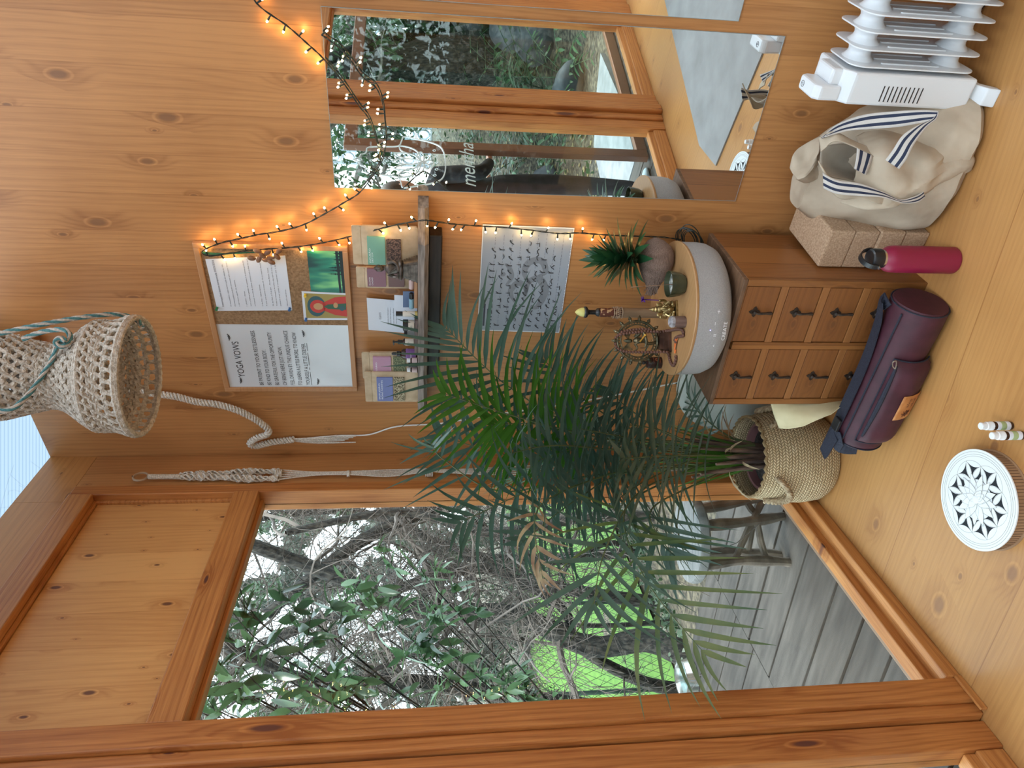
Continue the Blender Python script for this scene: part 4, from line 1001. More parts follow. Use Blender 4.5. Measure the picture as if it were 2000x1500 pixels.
# pouches
M_['kraft'] = noisy('kraft_paper', (.46, .33, .20), (.58, .43, .28), 30, .6)
def herb(name, c1, c2): return noisy(name, c1, c2, 260, .8, lo=.4, hi=.6)
def pouch(label, px, t, th, lab, win, texts, lean=.0):
    s1_, z1_ = W2(px[0], px[1], t); s0_, _ = W2((px[0]+px[2])/2, px[3], t); _, z0_ = W2(px[2], px[3], t); h = z1_ - ST; w_ = s1_ - s0_
    r = BT('tea_pouch', label, 'pouch', s0_ + w_/2, t - .01, ST, 'kraft tea pouches on the shelf'); r.rotation_euler = Euler((lean, 0, RB))
    mb = MB(); o_ = dense(rr(-w_/2, w_/2, 0, h*.86, .006, 3), .012); inflate(mb, o_, -.014, th, 6, flat=.15, edge=.004, nz=.0015, seed=px[1]); 
    bo = mb.build('bag', 'kraft', r)
    mb = MB(); mb.rbox(-w_/2, w_/2, h*.84, h, .005, -.0165, -.0125, 'y'); mb.box((-w_/2 + .003, -.018, h*.865), (w_/2 - .003, -.0162, h*.885), .0005); mb.build('top_seal', 'kraft', r)
    yf = -.014 - th - .0062
    mb = MB(); mb.rbox(lab[0]*w_, lab[1]*w_, lab[2]*h, lab[3]*h, .002, yf - .0015, yf + .008, 'y'); lo2 = mb.build('label', mat('label', lab[4], .6), r)
    mb = MB(); mb.rbox(win[0]*w_, win[1]*w_, win[2]*h, win[3]*h, .002, yf - .001, yf + .008, 'y'); mb.build('window', win[4], r)
    for (s_, u0, u1, v, hh) in texts: fit_text(s_, u0*w_, u1*w_, v*h, hh, 'print', 'white', lo2, yf - .0017)
    return r
pouch('kraft pouch with a mauve cacao label, left of the buddha figure', (695, 519, 800, 560), .035, .006, (-.35, .5, .52, .82, (.24, .12, .15)), (-.35, .5, .22, .48, mat('cacao', (.16, .09, .085), .6)), [('ELIXIR', -.28, .12, .77, .0042), ('CACAO', -.28, .10, .73, .0042)])
pouch('kraft pouch with a mint green label behind the buddha figure', (686, 438, 816, 515), .05, .007, (-.45, .28, .50, .77, (.17, .36, .27)), (-.45, .22, .26, .48, herb('dark_herbs', (.03, .02, .018), (.20, .12, .09))), [('INFUSÃO', -.40, -.02, .725, .0042), ('DETOX', -.40, -.12, .69, .0042)])
pouch('kraft pouch with a pink label at the left of the shelf, behind the bottles', (706, 686, 816, 737), .04, .006, (-.4, .4, .48, .80, (.46, .24, .34)), (-.4, .4, .22, .44, herb('green_herbs', (.05, .06, .03), (.25, .26, .14))), [('INFUSÃO', -.3, .2, .73, .005)])
pouch('kraft pouch with a lavender blue label at the far left of the shelf', (711, 724, 816, 782), .055, .007, (-.40, .38, .47, .77, (.16, .19, .40)), (-.40, .38, .25, .45, herb('seed_mix', (.07, .05, .02), (.5, .42, .28))), [('INFUSÃO', -.33, .2, .71, .005), ('BOAS NOITES', -.33, .3, .66, .005)])
# cards
M_['card_blue'] = mat('card_blue', (.14, .20, .33), .6)
def stand_card(label, pix, t, m, texts):
    p = [W2(x, y, t) for x, y in pix]; cx_ = sum(q[0] for q in p)/4; zb = min(q[1] for q in p)
    r = BT('product_card', label, 'card', cx_, t, ST); dz = ST - zb if zb < ST else 0
    q_ = [(a - cx_, max(.0005, z_ - ST)) for a, z_ in p]; mb = MB(); mb.prism(q_, -.0008, 0, 'y'); c = mb.build('card', m, r)
    for s_, u0, u1, v, hh in texts: fit_text(s_, u0, u1, v, hh, 'print', 'ink_soft', c, -.0012)
    return r
stand_card('white KÄNTI card leaning on the wall above the small bottles', [(716, 581.5), (814, 590), (814, 652), (720, 644)], .012, 'paper', [('KÄNTI', -.012, .014, .119, .007), ('Sugestões de ritual para o', -.034, .034, .096, .0032), ('cuidado diário do rosto e', -.034, .034, .087, .0032), ('corpo com ingredientes', -.034, .032, .078, .0032), ('naturais e biológicos', -.030, .028, .069, .0032)])
stand_card('second white KÄNTI card standing lower behind the roll-on bottle', [(770, 576), (815, 578), (815, 612), (771, 606)], .045, 'paper', [('KÄNTI', -.012, .012, .04, .006)])
stand_card('small blue card behind the lying vials', [(787, 569), (815, 569), (815, 600), (787, 600)], .075, 'card_blue', [])
M_['amber'] = mat('amber_glass', (.035, .012, .006), .08, 0); M_['label_cream'] = mat('label_cream', (.62, .56, .48), .6); M_['label_pink'] = mat('label_pink', (.55, .40, .38), .6); M_['label_purple'] = mat('label_purple', (.23, .10, .28), .6)
M_['label_blue'] = mat('label_blue', (.22, .38, .46), .5); M_['riser'] = noisy('riser_wood', (.10, .065, .06), (.20, .14, .12), 20, .7, (1, 1, 8)); M_['block_wood'] = wood('light_block_wood', (.42, .20, .09), (.28, .12, .05), along='X', across='Z', stave=.3, knots=0)
# low wooden riser and comb block
r1 = BT('wooden_riser', 'thin dark wooden slat under the jar and pump bottle', 'riser', .652, .105, ST); mb = MB(); mb.box((-.066, -.018, 0), (.068, .018, .0105), .001); mb.build('slat', 'riser', r1)
r2 = BT('wooden_comb', 'reddish wooden comb lying on its side on the shelf', 'comb', .815, .095, ST); mb = MB(); mb.box((-.06, -.011, 0), (.052, .011, .011), .002); mb.build('body', 'block_wood', r2)
mb = MB()
for k in range(7): mb.box((.0525, -.009 + k*.0027, .0005), (.072, -.0078 + k*.0027, .0105))
mb.build('teeth', 'block_wood', r2)
def bottle(name, label, x, y, t, z0, parts, cat='bottle', group='skincare bottles on the shelf', lie=None):
    s_, _ = W2(x, y, t); r = BT(name, label, cat, s_, t, z0, group)
    if lie is not None: r.rotation_euler = Euler((0, PI/2, 0)).to_matrix().to_euler(); r.rotation_euler = (Matrix.Rotation(RB, 3, 'Z') @ Matrix.Rotation(lie, 3, 'Z') @ Matrix.Rotation(PI/2, 3, 'Y')).to_euler()
    for nm, m_, prof in parts:
        mb = MB(); mb.lathe(prof, 20); mb.build(nm, m_, r)
    return r
RZ = ST + .0107
b1 = bottle('roll_on_bottle', 'cream labelled roll-on bottle with a black cap, standing beside the comb', 800, 613, .105, ST, [('body', 'label_cream', [(.001, 0), (.0085, .0005), (.009, .003), (.009, .044), (.007, .047), (.001, .047)]), ('cap', 'black', [(.001, .047), (.0078, .0472), (.0078, .067), (.006, .068), (.001, .068)]), ('base_band', mat('oil_gold', (.55, .4, .12), .2), [(.0091, .001), (.0092, .002), (.0092, .008), (.0091, .009)])])
b2 = bottle('cream_jar', 'black lidded cream jar with a pale label on the wooden slat', 800, 635, .112, RZ, [('body', 'label_cream', [(.001, 0), (.016, .0005), (.017, .003), (.017, .019), (.001, .019)]), ('lid', 'black', [(.001, .0192), (.0182, .0194), (.0182, .0345), (.017, .036), (.001, .036)])], 'jar')
fit_text('KÄNTI', -.010, .010, .007, .005, 'print', 'ink_soft', b2.children[0], -.0174)
bottle('cream_jar', 'second black lidded jar, half hidden behind the cream jar', 800, 645, .07, ST, [('body', mat('grey_label', (.25, .25, .24), .5), [(.001, 0), (.020, .001), (.020, .034), (.001, .034)]), ('lid', 'black', [(.001, .0342), (.0212, .0344), (.0212, .044), (.001, .044)])], 'jar')
b3 = bottle('pump_bottle', 'small amber pump bottle with a cream KÄNTI label', 800, 668, .112, RZ, [('body', 'amber', [(.001, 0), (.0105, .0005), (.0112, .003), (.0112, .034), (.006, .039), (.001, .039)]), ('label', 'label_cream', [(.0113, .002), (.0114, .003), (.0114, .029), (.0113, .030)]), ('pump', 'black', [(.001, .0392), (.007, .0394), (.0075, .052), (.004, .054), (.003, .063), (.005, .064), (.005, .069), (.001, .0695)])])
mb = MB(); mb.box((-.012, -.003, .064), (.002, .003, .068), .001); mb.build('spout', 'black', b3); fit_text('KÄNTI', -.0085, .0085, .016, .0052, 'print', 'ink_soft', b3.children[1], -.0117)
b4 = bottle('dropper_bottle', 'round shouldered amber dropper bottle with a purple label', 800, 691, .085, ST, [('body', 'amber', [(.001, 0), (.0165, .001), (.0172, .004), (.0172, .045), (.014, .053), (.007, .057), (.001, .057)]), ('label', 'label_purple', [(.0173, .006), (.0174, .007), (.0174, .038), (.0173, .039)]), ('collar', 'black', [(.001, .057), (.0088, .0572), (.0088, .069), (.001, .0695)]), ('rubber_bulb', 'black', [(.001, .0697), (.0055, .070), (.0058, .080), (.004, .085), (.001, .086)])])
fit_text('INDA', -.012, .012, .020, .0055, 'print', 'white', b4.children[1], -.0178)
for x_, y_, lb in ((805, 704, 'white capped pink labelled vial beside the purple labelled dropper bottle'), (805, 722, 'white capped pink labelled vial in front of the blue labelled pouch')):
    bottle('oil_vial', lb, x_, y_, .118, ST, [('body', 'amber', [(.001, 0), (.0088, .0005), (.0092, .002), (.0092, .021), (.006, .024), (.001, .024)]), ('label', 'label_pink', [(.0093, .002), (.0094, .0025), (.0094, .0185), (.0093, .019)]), ('cap', 'white', [(.001, .0242), (.0075, .0244), (.0075, .0345), (.006, .0355), (.001, .0355)])], group='small oil vials on the shelf')
bottle('dropper_bottle', 'slim black dropper bottle between the two white capped vials', 805, 713, .128, ST, [('body', 'black', [(.001, 0), (.0070, .0005), (.0075, .003), (.0075, .029), (.004, .033), (.001, .033)]), ('collar', 'black', [(.001, .0332), (.0055, .0334), (.0055, .041), (.001, .0415)]), ('rubber_bulb', 'black', [(.001, .0416), (.0038, .042), (.0038, .052), (.001, .055)])])
for x_, y_, c_, lb, s_ in ((805, 585, 'label_blue', 'blue labelled slim vial lying on the comb', .018), (802, 553, 'label_pink', 'pink labelled slim vial lying on the comb, nearer the buddha', .0)):
    v_ = bottle('roll_on_vial', lb, x_, y_, .098 - s_*.3, ST + .0195, [('body', c_, [(.001, -.032), (.0076, -.0315), (.0078, -.03), (.0078, .004), (.001, .0045)]), ('cap', 'black', [(.001, .0047), (.007, .005), (.007, .022), (.005, .024), (.001, .024)])], group='slim vials lying on the comb', lie=-.0)
    if s_ == 0: v_.location += E1*.002 + NB*-.016
# buddha figure
M_['bronze_dark'] = noisy('dark_bronze', (.045, .036, .03), (.15, .12, .10), 60, .38, metal=.5)
s_, z_ = W2(800, 508, .10)
bud = BT('buddha_figure', 'small dark bronze seated buddha figure on a ribbed base', 'figurine', .895, .10, ST)
mb = MB()
for k in range(6):
    w_ = .040 - .0022*k; mb.rbox(-w_, w_, -.022 + .001*k, .022 - .001*k, .012, .0072*k, .0072*k + .0058, 'z', 5)
    mb.rbox(-w_ + .003, w_ - .003, -.019 + .001*k, .019 - .001*k, .010, .0072*k + .0056, .0072*k + .0074, 'z', 4)
mb.build('ribbed_base', 'bronze_dark', bud)
mb = MB(); bz = .043
mb.ball((0, 0, bz + .007), .02, 14, 8, (1.65, 1.0, .5)); mb.ball((-.02, -.006, bz + .008), .012, 10, 6, (1.3, 1.2, .75)); mb.ball((.02, -.006, bz + .008), .012, 10, 6, (1.3, 1.2, .75)); mb.tube([(-.026, -.012, bz + .008), (0, -.02, bz + .006), (.022, -.013, bz + .006)], [.007, .006, .005], 8)
mb.lathe([(.001, bz + .004), (.018, bz + .008), (.0165, bz + .022), (.0195, bz + .037), (.020, bz + .044), (.012, bz + .051), (.006, bz + .055), (.0062, bz + .06), (.001, bz + .061)], 18, Matrix.Diagonal((1, .68, 1, 1)))
for sg in (-1, 1): mb.tube(smoothcurve([(sg*.019, 0, bz + .044), (sg*.026, -.004, bz + .028), (sg*.019, -.014, bz + .016), (sg*.003, -.018, bz + .014)], 5), [.0068 - .0002*j for j in range(16)], 8)
mb.ball((0, -.001, bz + .069), .0105, 14, 10, (.92, .95, 1.2)); mb.ball((0, 0, bz + .083), .005, 10, 6); mb.ball((0, .001, bz + .074), .0112, 14, 8, (.98, .98, 1))
mb.ball((0, -.0108, bz + .068), .0018, 6, 5, (.8, 1, 1.6))
for sg in (-1, 1): mb.ball((sg*.0102, 0, bz + .067), .0025, 6, 5, (.5, .8, 1.9))
for k in range(5): mb.tube([(-.016 + .004*k, -.0125 - .001*k, bz + .047 - .003*k), (.0 + .002*k, -.0145, bz + .03 - .002*k), (.016, -.0125, bz + .022 - .003*k)], .0009, 5)
mb.build('body', 'bronze_dark', bud)
# ================================================================== drawer cabinet and the altar on the speaker
fl_, fr_ = B(.613, .40), B(1.045, .363); vx = fr_ - fl_; CW = vx.length; ca = math.atan2(vx.y, vx.x); CD, CH = .31, .552
M_['cab'] = wood('cabinet_pine', (.28, .11, .030), (.16, .055, .014), knot=(.08, .03, .012), stave=.11, seam=.8, knots=.5, rough=.38, tone=.35)
M_['cab_side'] = wood('cabinet_side', (.30, .115, .032), (.145, .047, .012), along='Z', across='Y', stave=.105, seam=.8, knots=.4, rough=.36, tone=.5)
M_['cab_rail'] = wood('cabinet_rail', (.30, .12, .036), (.18, .062, .017), along='X', across='Z', stave=.5, knots=.2, rough=.4)
M_['drawer'] = wood('drawer_front_wood', (.235, .085, .022), (.125, .040, .010), along='X', across='Z', stave=.3, knots=.7, rough=.42, kscale=(12, 6))
M_['cab_top'] = noisy('worn_cabinet_top', (.085, .042, .020), (.20, .105, .055), 14, .62, (1, 6, 1), lo=.25, hi=.75)
cab = thing('drawer_cabinet', 'low old pine cabinet with two columns of drawers and iron drop pulls', 'cabinet', fl_, ca)
mb = MB(); mb.box((0, .012, .0), (.018, CD, CH - .012), .001); mb.box((CW - .018, .012, 0), (CW, CD, CH - .012), .001); mb.box((.018, CD - .012, .02), (CW - .018, CD, CH - .012)); mb.build('side_panels', 'cab_side', cab)
mb = MB(); mb.box((0, 0, CH - .0125), (CW, CD, CH), .002); mb.build('top', 'cab_top', cab)
mb = MB(); mb.box((0, 0, 0), (.020, .018, CH - .013), .001); mb.box((CW - .020, 0, 0), (CW, .018, CH - .013), .001); mid = CW/2; mb.box((mid - .012, .0005, .06), (mid + .012, .018, CH - .02), .001); mb.build('stiles', 'cab', cab)
zr = [.537, .435, .413, .311, .289, .187, .165, .063]
for a, b_ in ((.537, CH - .013), (.413, .435), (.289, .311), (.165, .187), (0.0, .063)):
    mb = MB(); mb.box((.0205, .001, a), (mid - .0125, .018, b_), .001); mb.box((mid + .0125, .001, a), (CW - .0205, .018, b_), .001)
    mb.build('rail', 'cab_rail', cab)
mb = MB(); mb.box((.02, .019, .0), (CW - .02, .024, CH - .02)); mb.build('drawer_gap_shade', mat('cab_dark', (.015, .008, .005), .8), cab)  # near-black sheet behind the drawer fronts stands in for shade in their gaps
rng = random.Random(3)
for k in range(4):
    z1_, z0_ = zr[2*k], zr[2*k + 1]
    for c in range(2):
        x0_, x1_ = (.0225, mid - .0145) if c == 0 else (mid + .0145, CW - .0225)
        d = thing('drawer', 'x', 'x'); del d['label']; del d['category']; bpy.data.objects.remove(d)
        mb = MB(); mb.box((0, 0, 0), (x1_ - x0_, .016, z1_ - z0_ - .004), .0015); dr = mb.build('drawer', 'drawer', cab, loc=(x0_, .0025, z0_ + .002))
        cx_ = (x1_ - x0_)/2 + (.01 if c else -.004); cz_ = (z1_ - z0_)*.56
        mb = MB(); pl = []
        for j in range(16):
            a = 2*PI*j/16; R = .0135 + .004*math.cos(4*a); pl.append((cx_ + R*math.cos(a), cz_ + R*math.sin(a)))
        mb.prism(pl, -.0022, .0, 'y'); mb.ball((cx_, -.006, cz_), .006, 12, 8)
        mb.tube([(cx_, -.008, cz_), (cx_, -.012, cz_ - .008), (cx_, -.010, cz_ - .03), (cx_, -.009, cz_ - .044)], [.003, .0038, .0034, .0052], 8); mb.ball((cx_, -.009, cz_ - .046), .0052, 8, 6)
        mb.build('drop_pull', 'iron', dr)
# round fabric speaker
M_['linen'] = noisy('speaker_linen', (.27, .265, .265), (.46, .45, .445), 900, .95, bump=.3, bscale=1400, detail=1, lo=.3, hi=.7)
n, l, b = nt(M_['linen']); 
M_['bamboo'] = wood('speaker_top_wood', (.44, .25, .11), (.34, .175, .07), along='X', across='Y', stave=.5, knots=0, rough=.38)
SC = B(.853, .229, CH); speaker = thing('round_speaker', 'drum shaped grey linen speaker with a wooden top, standing on the cabinet', 'speaker', SC, RB)
R_ = .201; SH = .130
mb = MB(); mb.lathe([(.001, .006), (.13, .004), (.165, .010), (.188, .026), (.198, .048), (.2005, .07), (R_, SH - .010), (R_ - .001, SH - .009), (.001, SH - .009)], 96); mb.build('fabric_body', 'linen', speaker)
mb = MB(); mb.lathe([(.001, SH - .009), (.202, SH - .009), (.2035, SH - .005), (.2035, SH - .002), (.202, SH), (.001, SH)], 96); mb.build('wooden_top', 'bamboo', speaker)
mb = MB()
for a in range(4): mb.cyl((.1*math.cos(a*PI/2 + .6), .1*math.sin(a*PI/2 + .6), 0), (.1*math.cos(a*PI/2 + .6), .1*math.sin(a*PI/2 + .6), .0065), .012, n=12)
mb.build('feet', 'black', speaker)
# lettering wrapped on the drum: angle of the camera-facing front
fa = (OC - SC); fa = math.atan2(fa.y, fa.x) - RB
M_['print_white'] = mat('print_white', (.82, .83, .85), .5)
def wrap(s, size, u0, u1, z, nm, h):
    o = text_mesh(s, 1.0, nm, 'print_white', speaker, Matrix.Identity(4), 0); xs = [v.co.x for v in o.data.vertices]; a, b_ = min(xs), max(xs)
    for v in o.data.vertices:
        u = u0 + (v.co.x - a)/(b_ - a)*(u1 - u0); an = fa + u / R_; R2 = R_ + .0012; v.co = Vector((R2*math.cos(an), R2*math.sin(an), z + v.co.y/.7*h))
    return o
wrap('CREATE', 1, -.090, -.035, .036, 'lettering', .0095); wrap('+', 1, -.012, -.001, .058, 'plus_mark', .011); wrap('-', 1, -.045, -.036, .068, 'minus_mark', .009); wrap('II', 1, -.078, -.072, .063, 'pause_mark', .008); wrap('^', 1, -.112, -.104, .058, 'arrow_mark', .007)
mb = MB(); an = fa - .06/R_; mb.ball((R_*math.cos(an), R_*math.sin(an), .082), .0014, 6, 5); mb.build('indicator', emit('indicator_blue', (.25, .25, 1), 3), speaker)
TZ = CH + SH
def onT(x, y, z=0): p = atz(x, y, TZ + z); return p
def AT(name, label, cat, x, y, rz=None, group=None):
    p = onT(x, y); p.z = TZ + .0004; return thing(name, label, cat, p, RB*.35 if rz is None else rz, group)
FACE = math.atan2(-1, 0) + PI/2    # figures face the camera (local -y)
# coconut husk planter with a dracaena
M_['husk'] = noisy('coconut_husk', (.16, .10, .075), (.34, .235, .19), 60, .9, (1, 12, 12), bump=1, bscale=70)
p = onT(1316, 520); coco = thing('coconut_planter', 'dried coconut husk holding a dark green dracaena', 'planter', (p.x + .012, p.y + .012, TZ), -.25)
mb = MB(); rings = []
for i, (x, r, dz) in enumerate(((-.088, .006, .060), (-.080, .014, .060), (-.066, .021, .058), (-.05, .032, .056), (-.03, .044, .052), (0, .053, .053), (.03, .050, .051), (.05, .040, .052), (.066, .024, .056), (.074, .006, .058))):
    rings.append([Vector((x, r*math.cos(2*PI*k/28)*(1 + .03*math.sin(7*k)), max(.0, dz + r*math.sin(2*PI*k/28)*(1 + .03*math.cos(5*k))))) for k in range(28)])
mb.loft(rings); mb.build('husk', 'husk', coco)
mb = MB(); rng = random.Random(5)
for k in range(46):
    a = rng.uniform(-1.2, 1.2); mb.tube(smoothcurve([(-.03, -.044*math.cos(a)*.9, .054 + .044*math.sin(a)), (-.06, -.030*math.cos(a), .057 + .026*math.sin(a)), (-.085 - rng.uniform(0, .015), -.012*math.cos(a) + rng.uniform(-.006, .006), .058 + .010*math.sin(a) + rng.uniform(-.01, .02))], 4), .0011, 4)
mb.build('fibres', 'husk', coco)
M_['drac'] = leafmat('dracaena_leaf', (.012, .055, .022), (.03, .11, .04), .28, .12, 8)
mb = MB(); rng = random.Random(9)
for k in range(64):
    a = k*2.4; q = k/64; el = .12 + 1.25*q; d = Vector((math.cos(a)*math.cos(el), math.sin(a)*math.cos(el), math.sin(el)))
    leaf(mb, Vector((.01, 0, .108 + .075*q)), d, Vector((0, 0, 1)), rng.uniform(.10, .145)*(1 - .25*q), .029, rng.uniform(.35, .9)*(1 - .5*q), .3, 7, prof=lambda t: .5*min(1, t*3 + .45)*(1 - t**2.6) + .01)
mb.build('leaves', 'drac', coco)
mb = MB(); mb.tube([(.0, 0, .085), (.008, 0, .12), (.01, 0, .185)], .007, 8); mb.build('stem', 'palm_stem', coco)
# green ceramic bowl + incense
M_['glaze'] = noisy('green_glaze', (.022, .028, .014), (.06, .068, .038), 18, .18)
M_['ash'] = noisy('bowl_inside', (.12, .13, .11), (.62, .62, .58), 60, .6, lo=.45, hi=.6)
p = onT(1343, 553); bowl = thing('ceramic_bowl', 'small mottled green ceramic bowl in front of the coconut', 'bowl', (p.x + .0, p.y + .026, TZ))
mb = MB(); mb.lathe([(.001, 0), (.022, 0), (.027, .002), (.034, .015), (.0375, .035), (.0385, .048), (.0365, .048), (.0345, .036), (.028, .018), (.001, .014)], 40); bo = mb.build('bowl', 'glaze', bowl)
mb = MB(); mb.lathe([(.001, .032), (.02, .031), (.0335, .034), (.032, .030), (.001, .026)], 32); mb.build('ash_filling', 'ash', bowl)
inc = thing('incense_stick', 'thin incense stick standing in the green bowl', 'incense', bowl.location + Vector((0, 0, .03))); mb = MB(); mb.tube([(0, 0, 0), (-.006, .012, .085)], .0009, 5); mb.tube([(-.006, .012, .085), (-.0085, .018, .125)], .0014, 6); mb.build('stick', mat('incense', (.25, .14, .08), .8), inc)
# tall carved bottle with a yellow stopper
p = onT(1292, 613); tall = thing('carved_stick', 'tall slim carved vessel with black neck and yellow tip behind the brass figure', 'vessel', (p.x + .005, p.y + .028, TZ))
mb = MB(); mb.lathe([(.001, 0), (.0155, 0), (.016, .01), (.0155, .10), (.0165, .105), (.0165, .125), (.001, .126)], 24); mb.build('sleeve', noisy('bamboo_sleeve', (.20, .12, .065), (.34, .22, .13), 30, .6, (1, 1, .2)), tall)
mb = MB()
for z_ in (.122, .132, .142, .15): mb.torus((0, 0, z_), .0175, .0014, 28, 6)
for k in range(16):
    a = 2*PI*k/16; mb.tube([Vector((.0178*math.cos(a + t_*.5), .0178*math.sin(a + t_*.5), .122 + .03*t_)) for t_ in (0, .5, 1)], .0009, 4); mb.ball((.0185*math.cos(a), .0185*math.sin(a), .137), .0024, 6, 5)
mb.build('woven_band', noisy('pale_band', (.26, .16, .10), (.44, .31, .20), 60, .7), tall)
mb = MB(); mb.lathe([(.001, .126), (.014, .126), (.0145, .15), (.0145, .19), (.0135, .195), (.001, .196)], 24); mb.build('carved_tube', noisy('carved_pattern', (.10, .025, .012), (.46, .28, .14), 75, .5, lo=.52, hi=.56), tall)
mb = MB(); mb.lathe([(.001, .196), (.0135, .197), (.0125, .203), (.0075, .208), (.0072, .226), (.0095, .231), (.0175, .236), (.0185, .242), (.0165, .245), (.001, .245)], 24); mb.build('black_neck', 'black', tall)
mb = MB(); mb.lathe([(.001, .245), (.0145, .2455), (.014, .254), (.0085, .266), (.003, .272), (.001, .273)], 20); mb.build('yellow_tip', mat('yellow_wax', (.62, .58, .20), .5), tall)
# brass ganesha
M_['brass'] = noisy('brass', (.22, .15, .06), (.46, .34, .15), 70, .32, metal=.85)
p = onT(1325, 604); gan = thing('elephant_headed_figurine', 'small brass seated elephant headed figurine', 'figurine', (p.x, p.y + .014, TZ), .1)
mb = MB(); mb.rbox(-.026, .026, -.013, .013, .004, 0, .007, 'z'); mb.build('base_plate', 'brass', gan)
mb = MB()
mb.ball((0, .002, .016), .014, 14, 8, (1.75, .95, .62))
for sg in (-1, 1): mb.ball((sg*.016, -.006, .016), .0088, 10, 6, (1.2, 1.1, .8)); mb.tube([(sg*.018, -.006, .016), (sg*.006, -.014, .013)], [.006, .004], 8)
mb.lathe([(.001, .012), (.015, .016), (.017, .026), (.0155, .036), (.012, .044), (.001, .047)], 18, Matrix.Diagonal((1, .8, 1, 1)))
mb.ball((0, -.003, .053), .0105, 14, 10, (1, .95, 1.05)); mb.ball((0, 0, .063), .008, 12, 8, (1, 1, .8)); mb.lathe([(.0085, .062), (.0095, .066), (.006, .070), (.0065, .074), (.003, .080), (.0008, .086)], 16)
for sg in (-1, 1):
    mb.ball((sg*.0145, .0, .053), .0075, 10, 8, (1, .28, 1.25), Matrix.Rotation(sg*.3, 4, 'Y'))
    mb.tube(smoothcurve([(sg*.014, 0, .041), (sg*.024, -.002, .034), (sg*.026, -.008, .042), (sg*.025, -.010, .052)], 4), .0038, 8); mb.ball((sg*.025, -.010, .054), .0045, 8, 6)
    mb.tube(smoothcurve([(sg*.014, -.004, .036), (sg*.021, -.010, .026), (sg*.014, -.015, .024)], 4), .0036, 8); mb.tube([(sg*.005, -.012, .048), (sg*.007, -.016, .044)], [.0014, .0007], 6)
mb.tube(smoothcurve([(0, -.011, .053), (0, -.016, .045), (.001, -.017, .036), (.006, -.016, .030), (.009, -.016, .033)], 5), [.0052 - .00014*k for k in range(21)], 10)
mb.tube(smoothcurve([(-.012, -.006, .044), (0, -.014, .031), (.012, -.007, .043)], 5), .0011, 5); mb.ball((0, -.010, .026), .0075, 12, 8)
mb.build('body', 'brass', gan)
# bronze dancing figure in a ring
M_['bronze'] = noisy('green_bronze', (.05, .055, .035), (.17, .13, .07), 60, .38, metal=.7)
p = onT(1313, 664); nat = thing('ringed_dancer_statue', 'bronze dancing figure inside a flamed ring on a stepped pedestal, draped with beads', 'statue', (p.x - .002, p.y + .022, TZ), .06)
mb = MB(); mb.rbox(-.034, .034, -.017, .017, .003, 0, .010, 'z'); mb.rbox(-.029, .029, -.014, .014, .003, .010, .018, 'z'); mb.rbox(-.032, .032, -.015, .015, .003, .018, .025, 'z'); mb.rbox(-.026, .026, -.012, .012, .003, .025, .036, 'z')
mb.build('pedestal', noisy('dark_pedestal', (.045, .02, .014), (.12, .06, .04), 40, .35, metal=.3), nat)
RC = Vector((0, 0, .036 + .066)); mb = MB(); RX = Matrix.Rotation(PI/2, 4, 'X')
mb.torus(RC, .060, .0042, 64, 8, RX, 1, 1.05); mb.torus(RC, .050, .0024, 64, 8, RX, 1, 1.05)
for k in range(40): a = 2*PI*k/40; mb.ball(RC + Vector((.055*math.cos(a), 0, .0575*math.sin(a))), .0026, 6, 5)
for k in range(15):
    a = -PI/2 + 2*PI*(k + .5)/15; d = Vector((math.cos(a), 0, math.sin(a)*1.05)); q = RC + d*.062
    mb.lathe([(.0055, 0), (.0045, .006), (.0062, .008), (.003, .013), (.0006, .017)], 8, Matrix.Translation(q) @ d.to_track_quat('Z', 'Y').to_matrix().to_4x4())
mb.build('flame_ring', 'bronze', nat)
mb = MB(); c0 = Vector((0, -.004, .036))
mb.ball(c0 + Vector((0, 0, .006)), .009, 10, 6, (2.2, .8, .6))
hip = c0 + Vector((.002, 0, .048)); ch = c0 + Vector((0, 0, .072)); hd = c0 + Vector((-.001, -.001, .092))
mb.tube([hip, ch, c0 + Vector((0, 0, .080))], [.008, .0105, .005], 12); mb.ball(hip, .009, 10, 8); mb.ball(hd, .0075, 12, 8, (.9, .95, 1.1)); mb.lathe([(.0075, 0), (.006, .006), (.003, .012), (.0008, .016)], 10, Matrix.Translation(hd + Vector((0, 0, .004))))
for k in range(9):
    for sg in (-1, 1): a = -.35 + k*.14; mb.tube(smoothcurve([hd + Vector((sg*.004, .002, .002)), hd + Vector((sg*.016, .003, .004 + a*.012)), hd + Vector((sg*.028, .003, a*.028))], 4), .0012, 4)
mb.tube(smoothcurve([hip, c0 + Vector((-.010, -.006, .034)), c0 + Vector((-.004, -.002, .010))], 5), [.0062 - .00018*k for k in range(11)], 8)
mb.tube(smoothcurve([hip + Vector((.004, -.002, 0)), c0 + Vector((.022, -.012, .050)), c0 + Vector((-.004, -.016, .044)), c0 + Vector((-.022, -.014, .048))], 5), [.0062 - .0002*k for k in range(16)], 8)
for pts in ([(.010, 0, .076), (.024, -.004, .070), (.036, -.004, .084)], [(-.010, 0, .076), (-.024, -.004, .070), (-.036, -.004, .084)], [(.010, -.004, .074), (.020, -.012, .062), (.010, -.016, .070)], [(-.010, -.004, .074), (.0, -.014, .060), (.018, -.014, .052)]):
    mb.tube(smoothcurve([c0 + Vector(q) for q in pts], 5), [.0038 - .00015*k for k in range(11)], 8)
mb.build('dancer', 'bronze', nat)
mb = MB(); mb.tube([c0 + Vector((-.006, -.018, .066)), c0 + Vector((.014, -.020, .050))], [.0026, .0020], 8); mb.ball(c0 + Vector((.015, -.020, .049)), .004, 8, 6); mb.build('gilded_arm', mat('gold', (.75, .48, .10), .28, .9), nat)
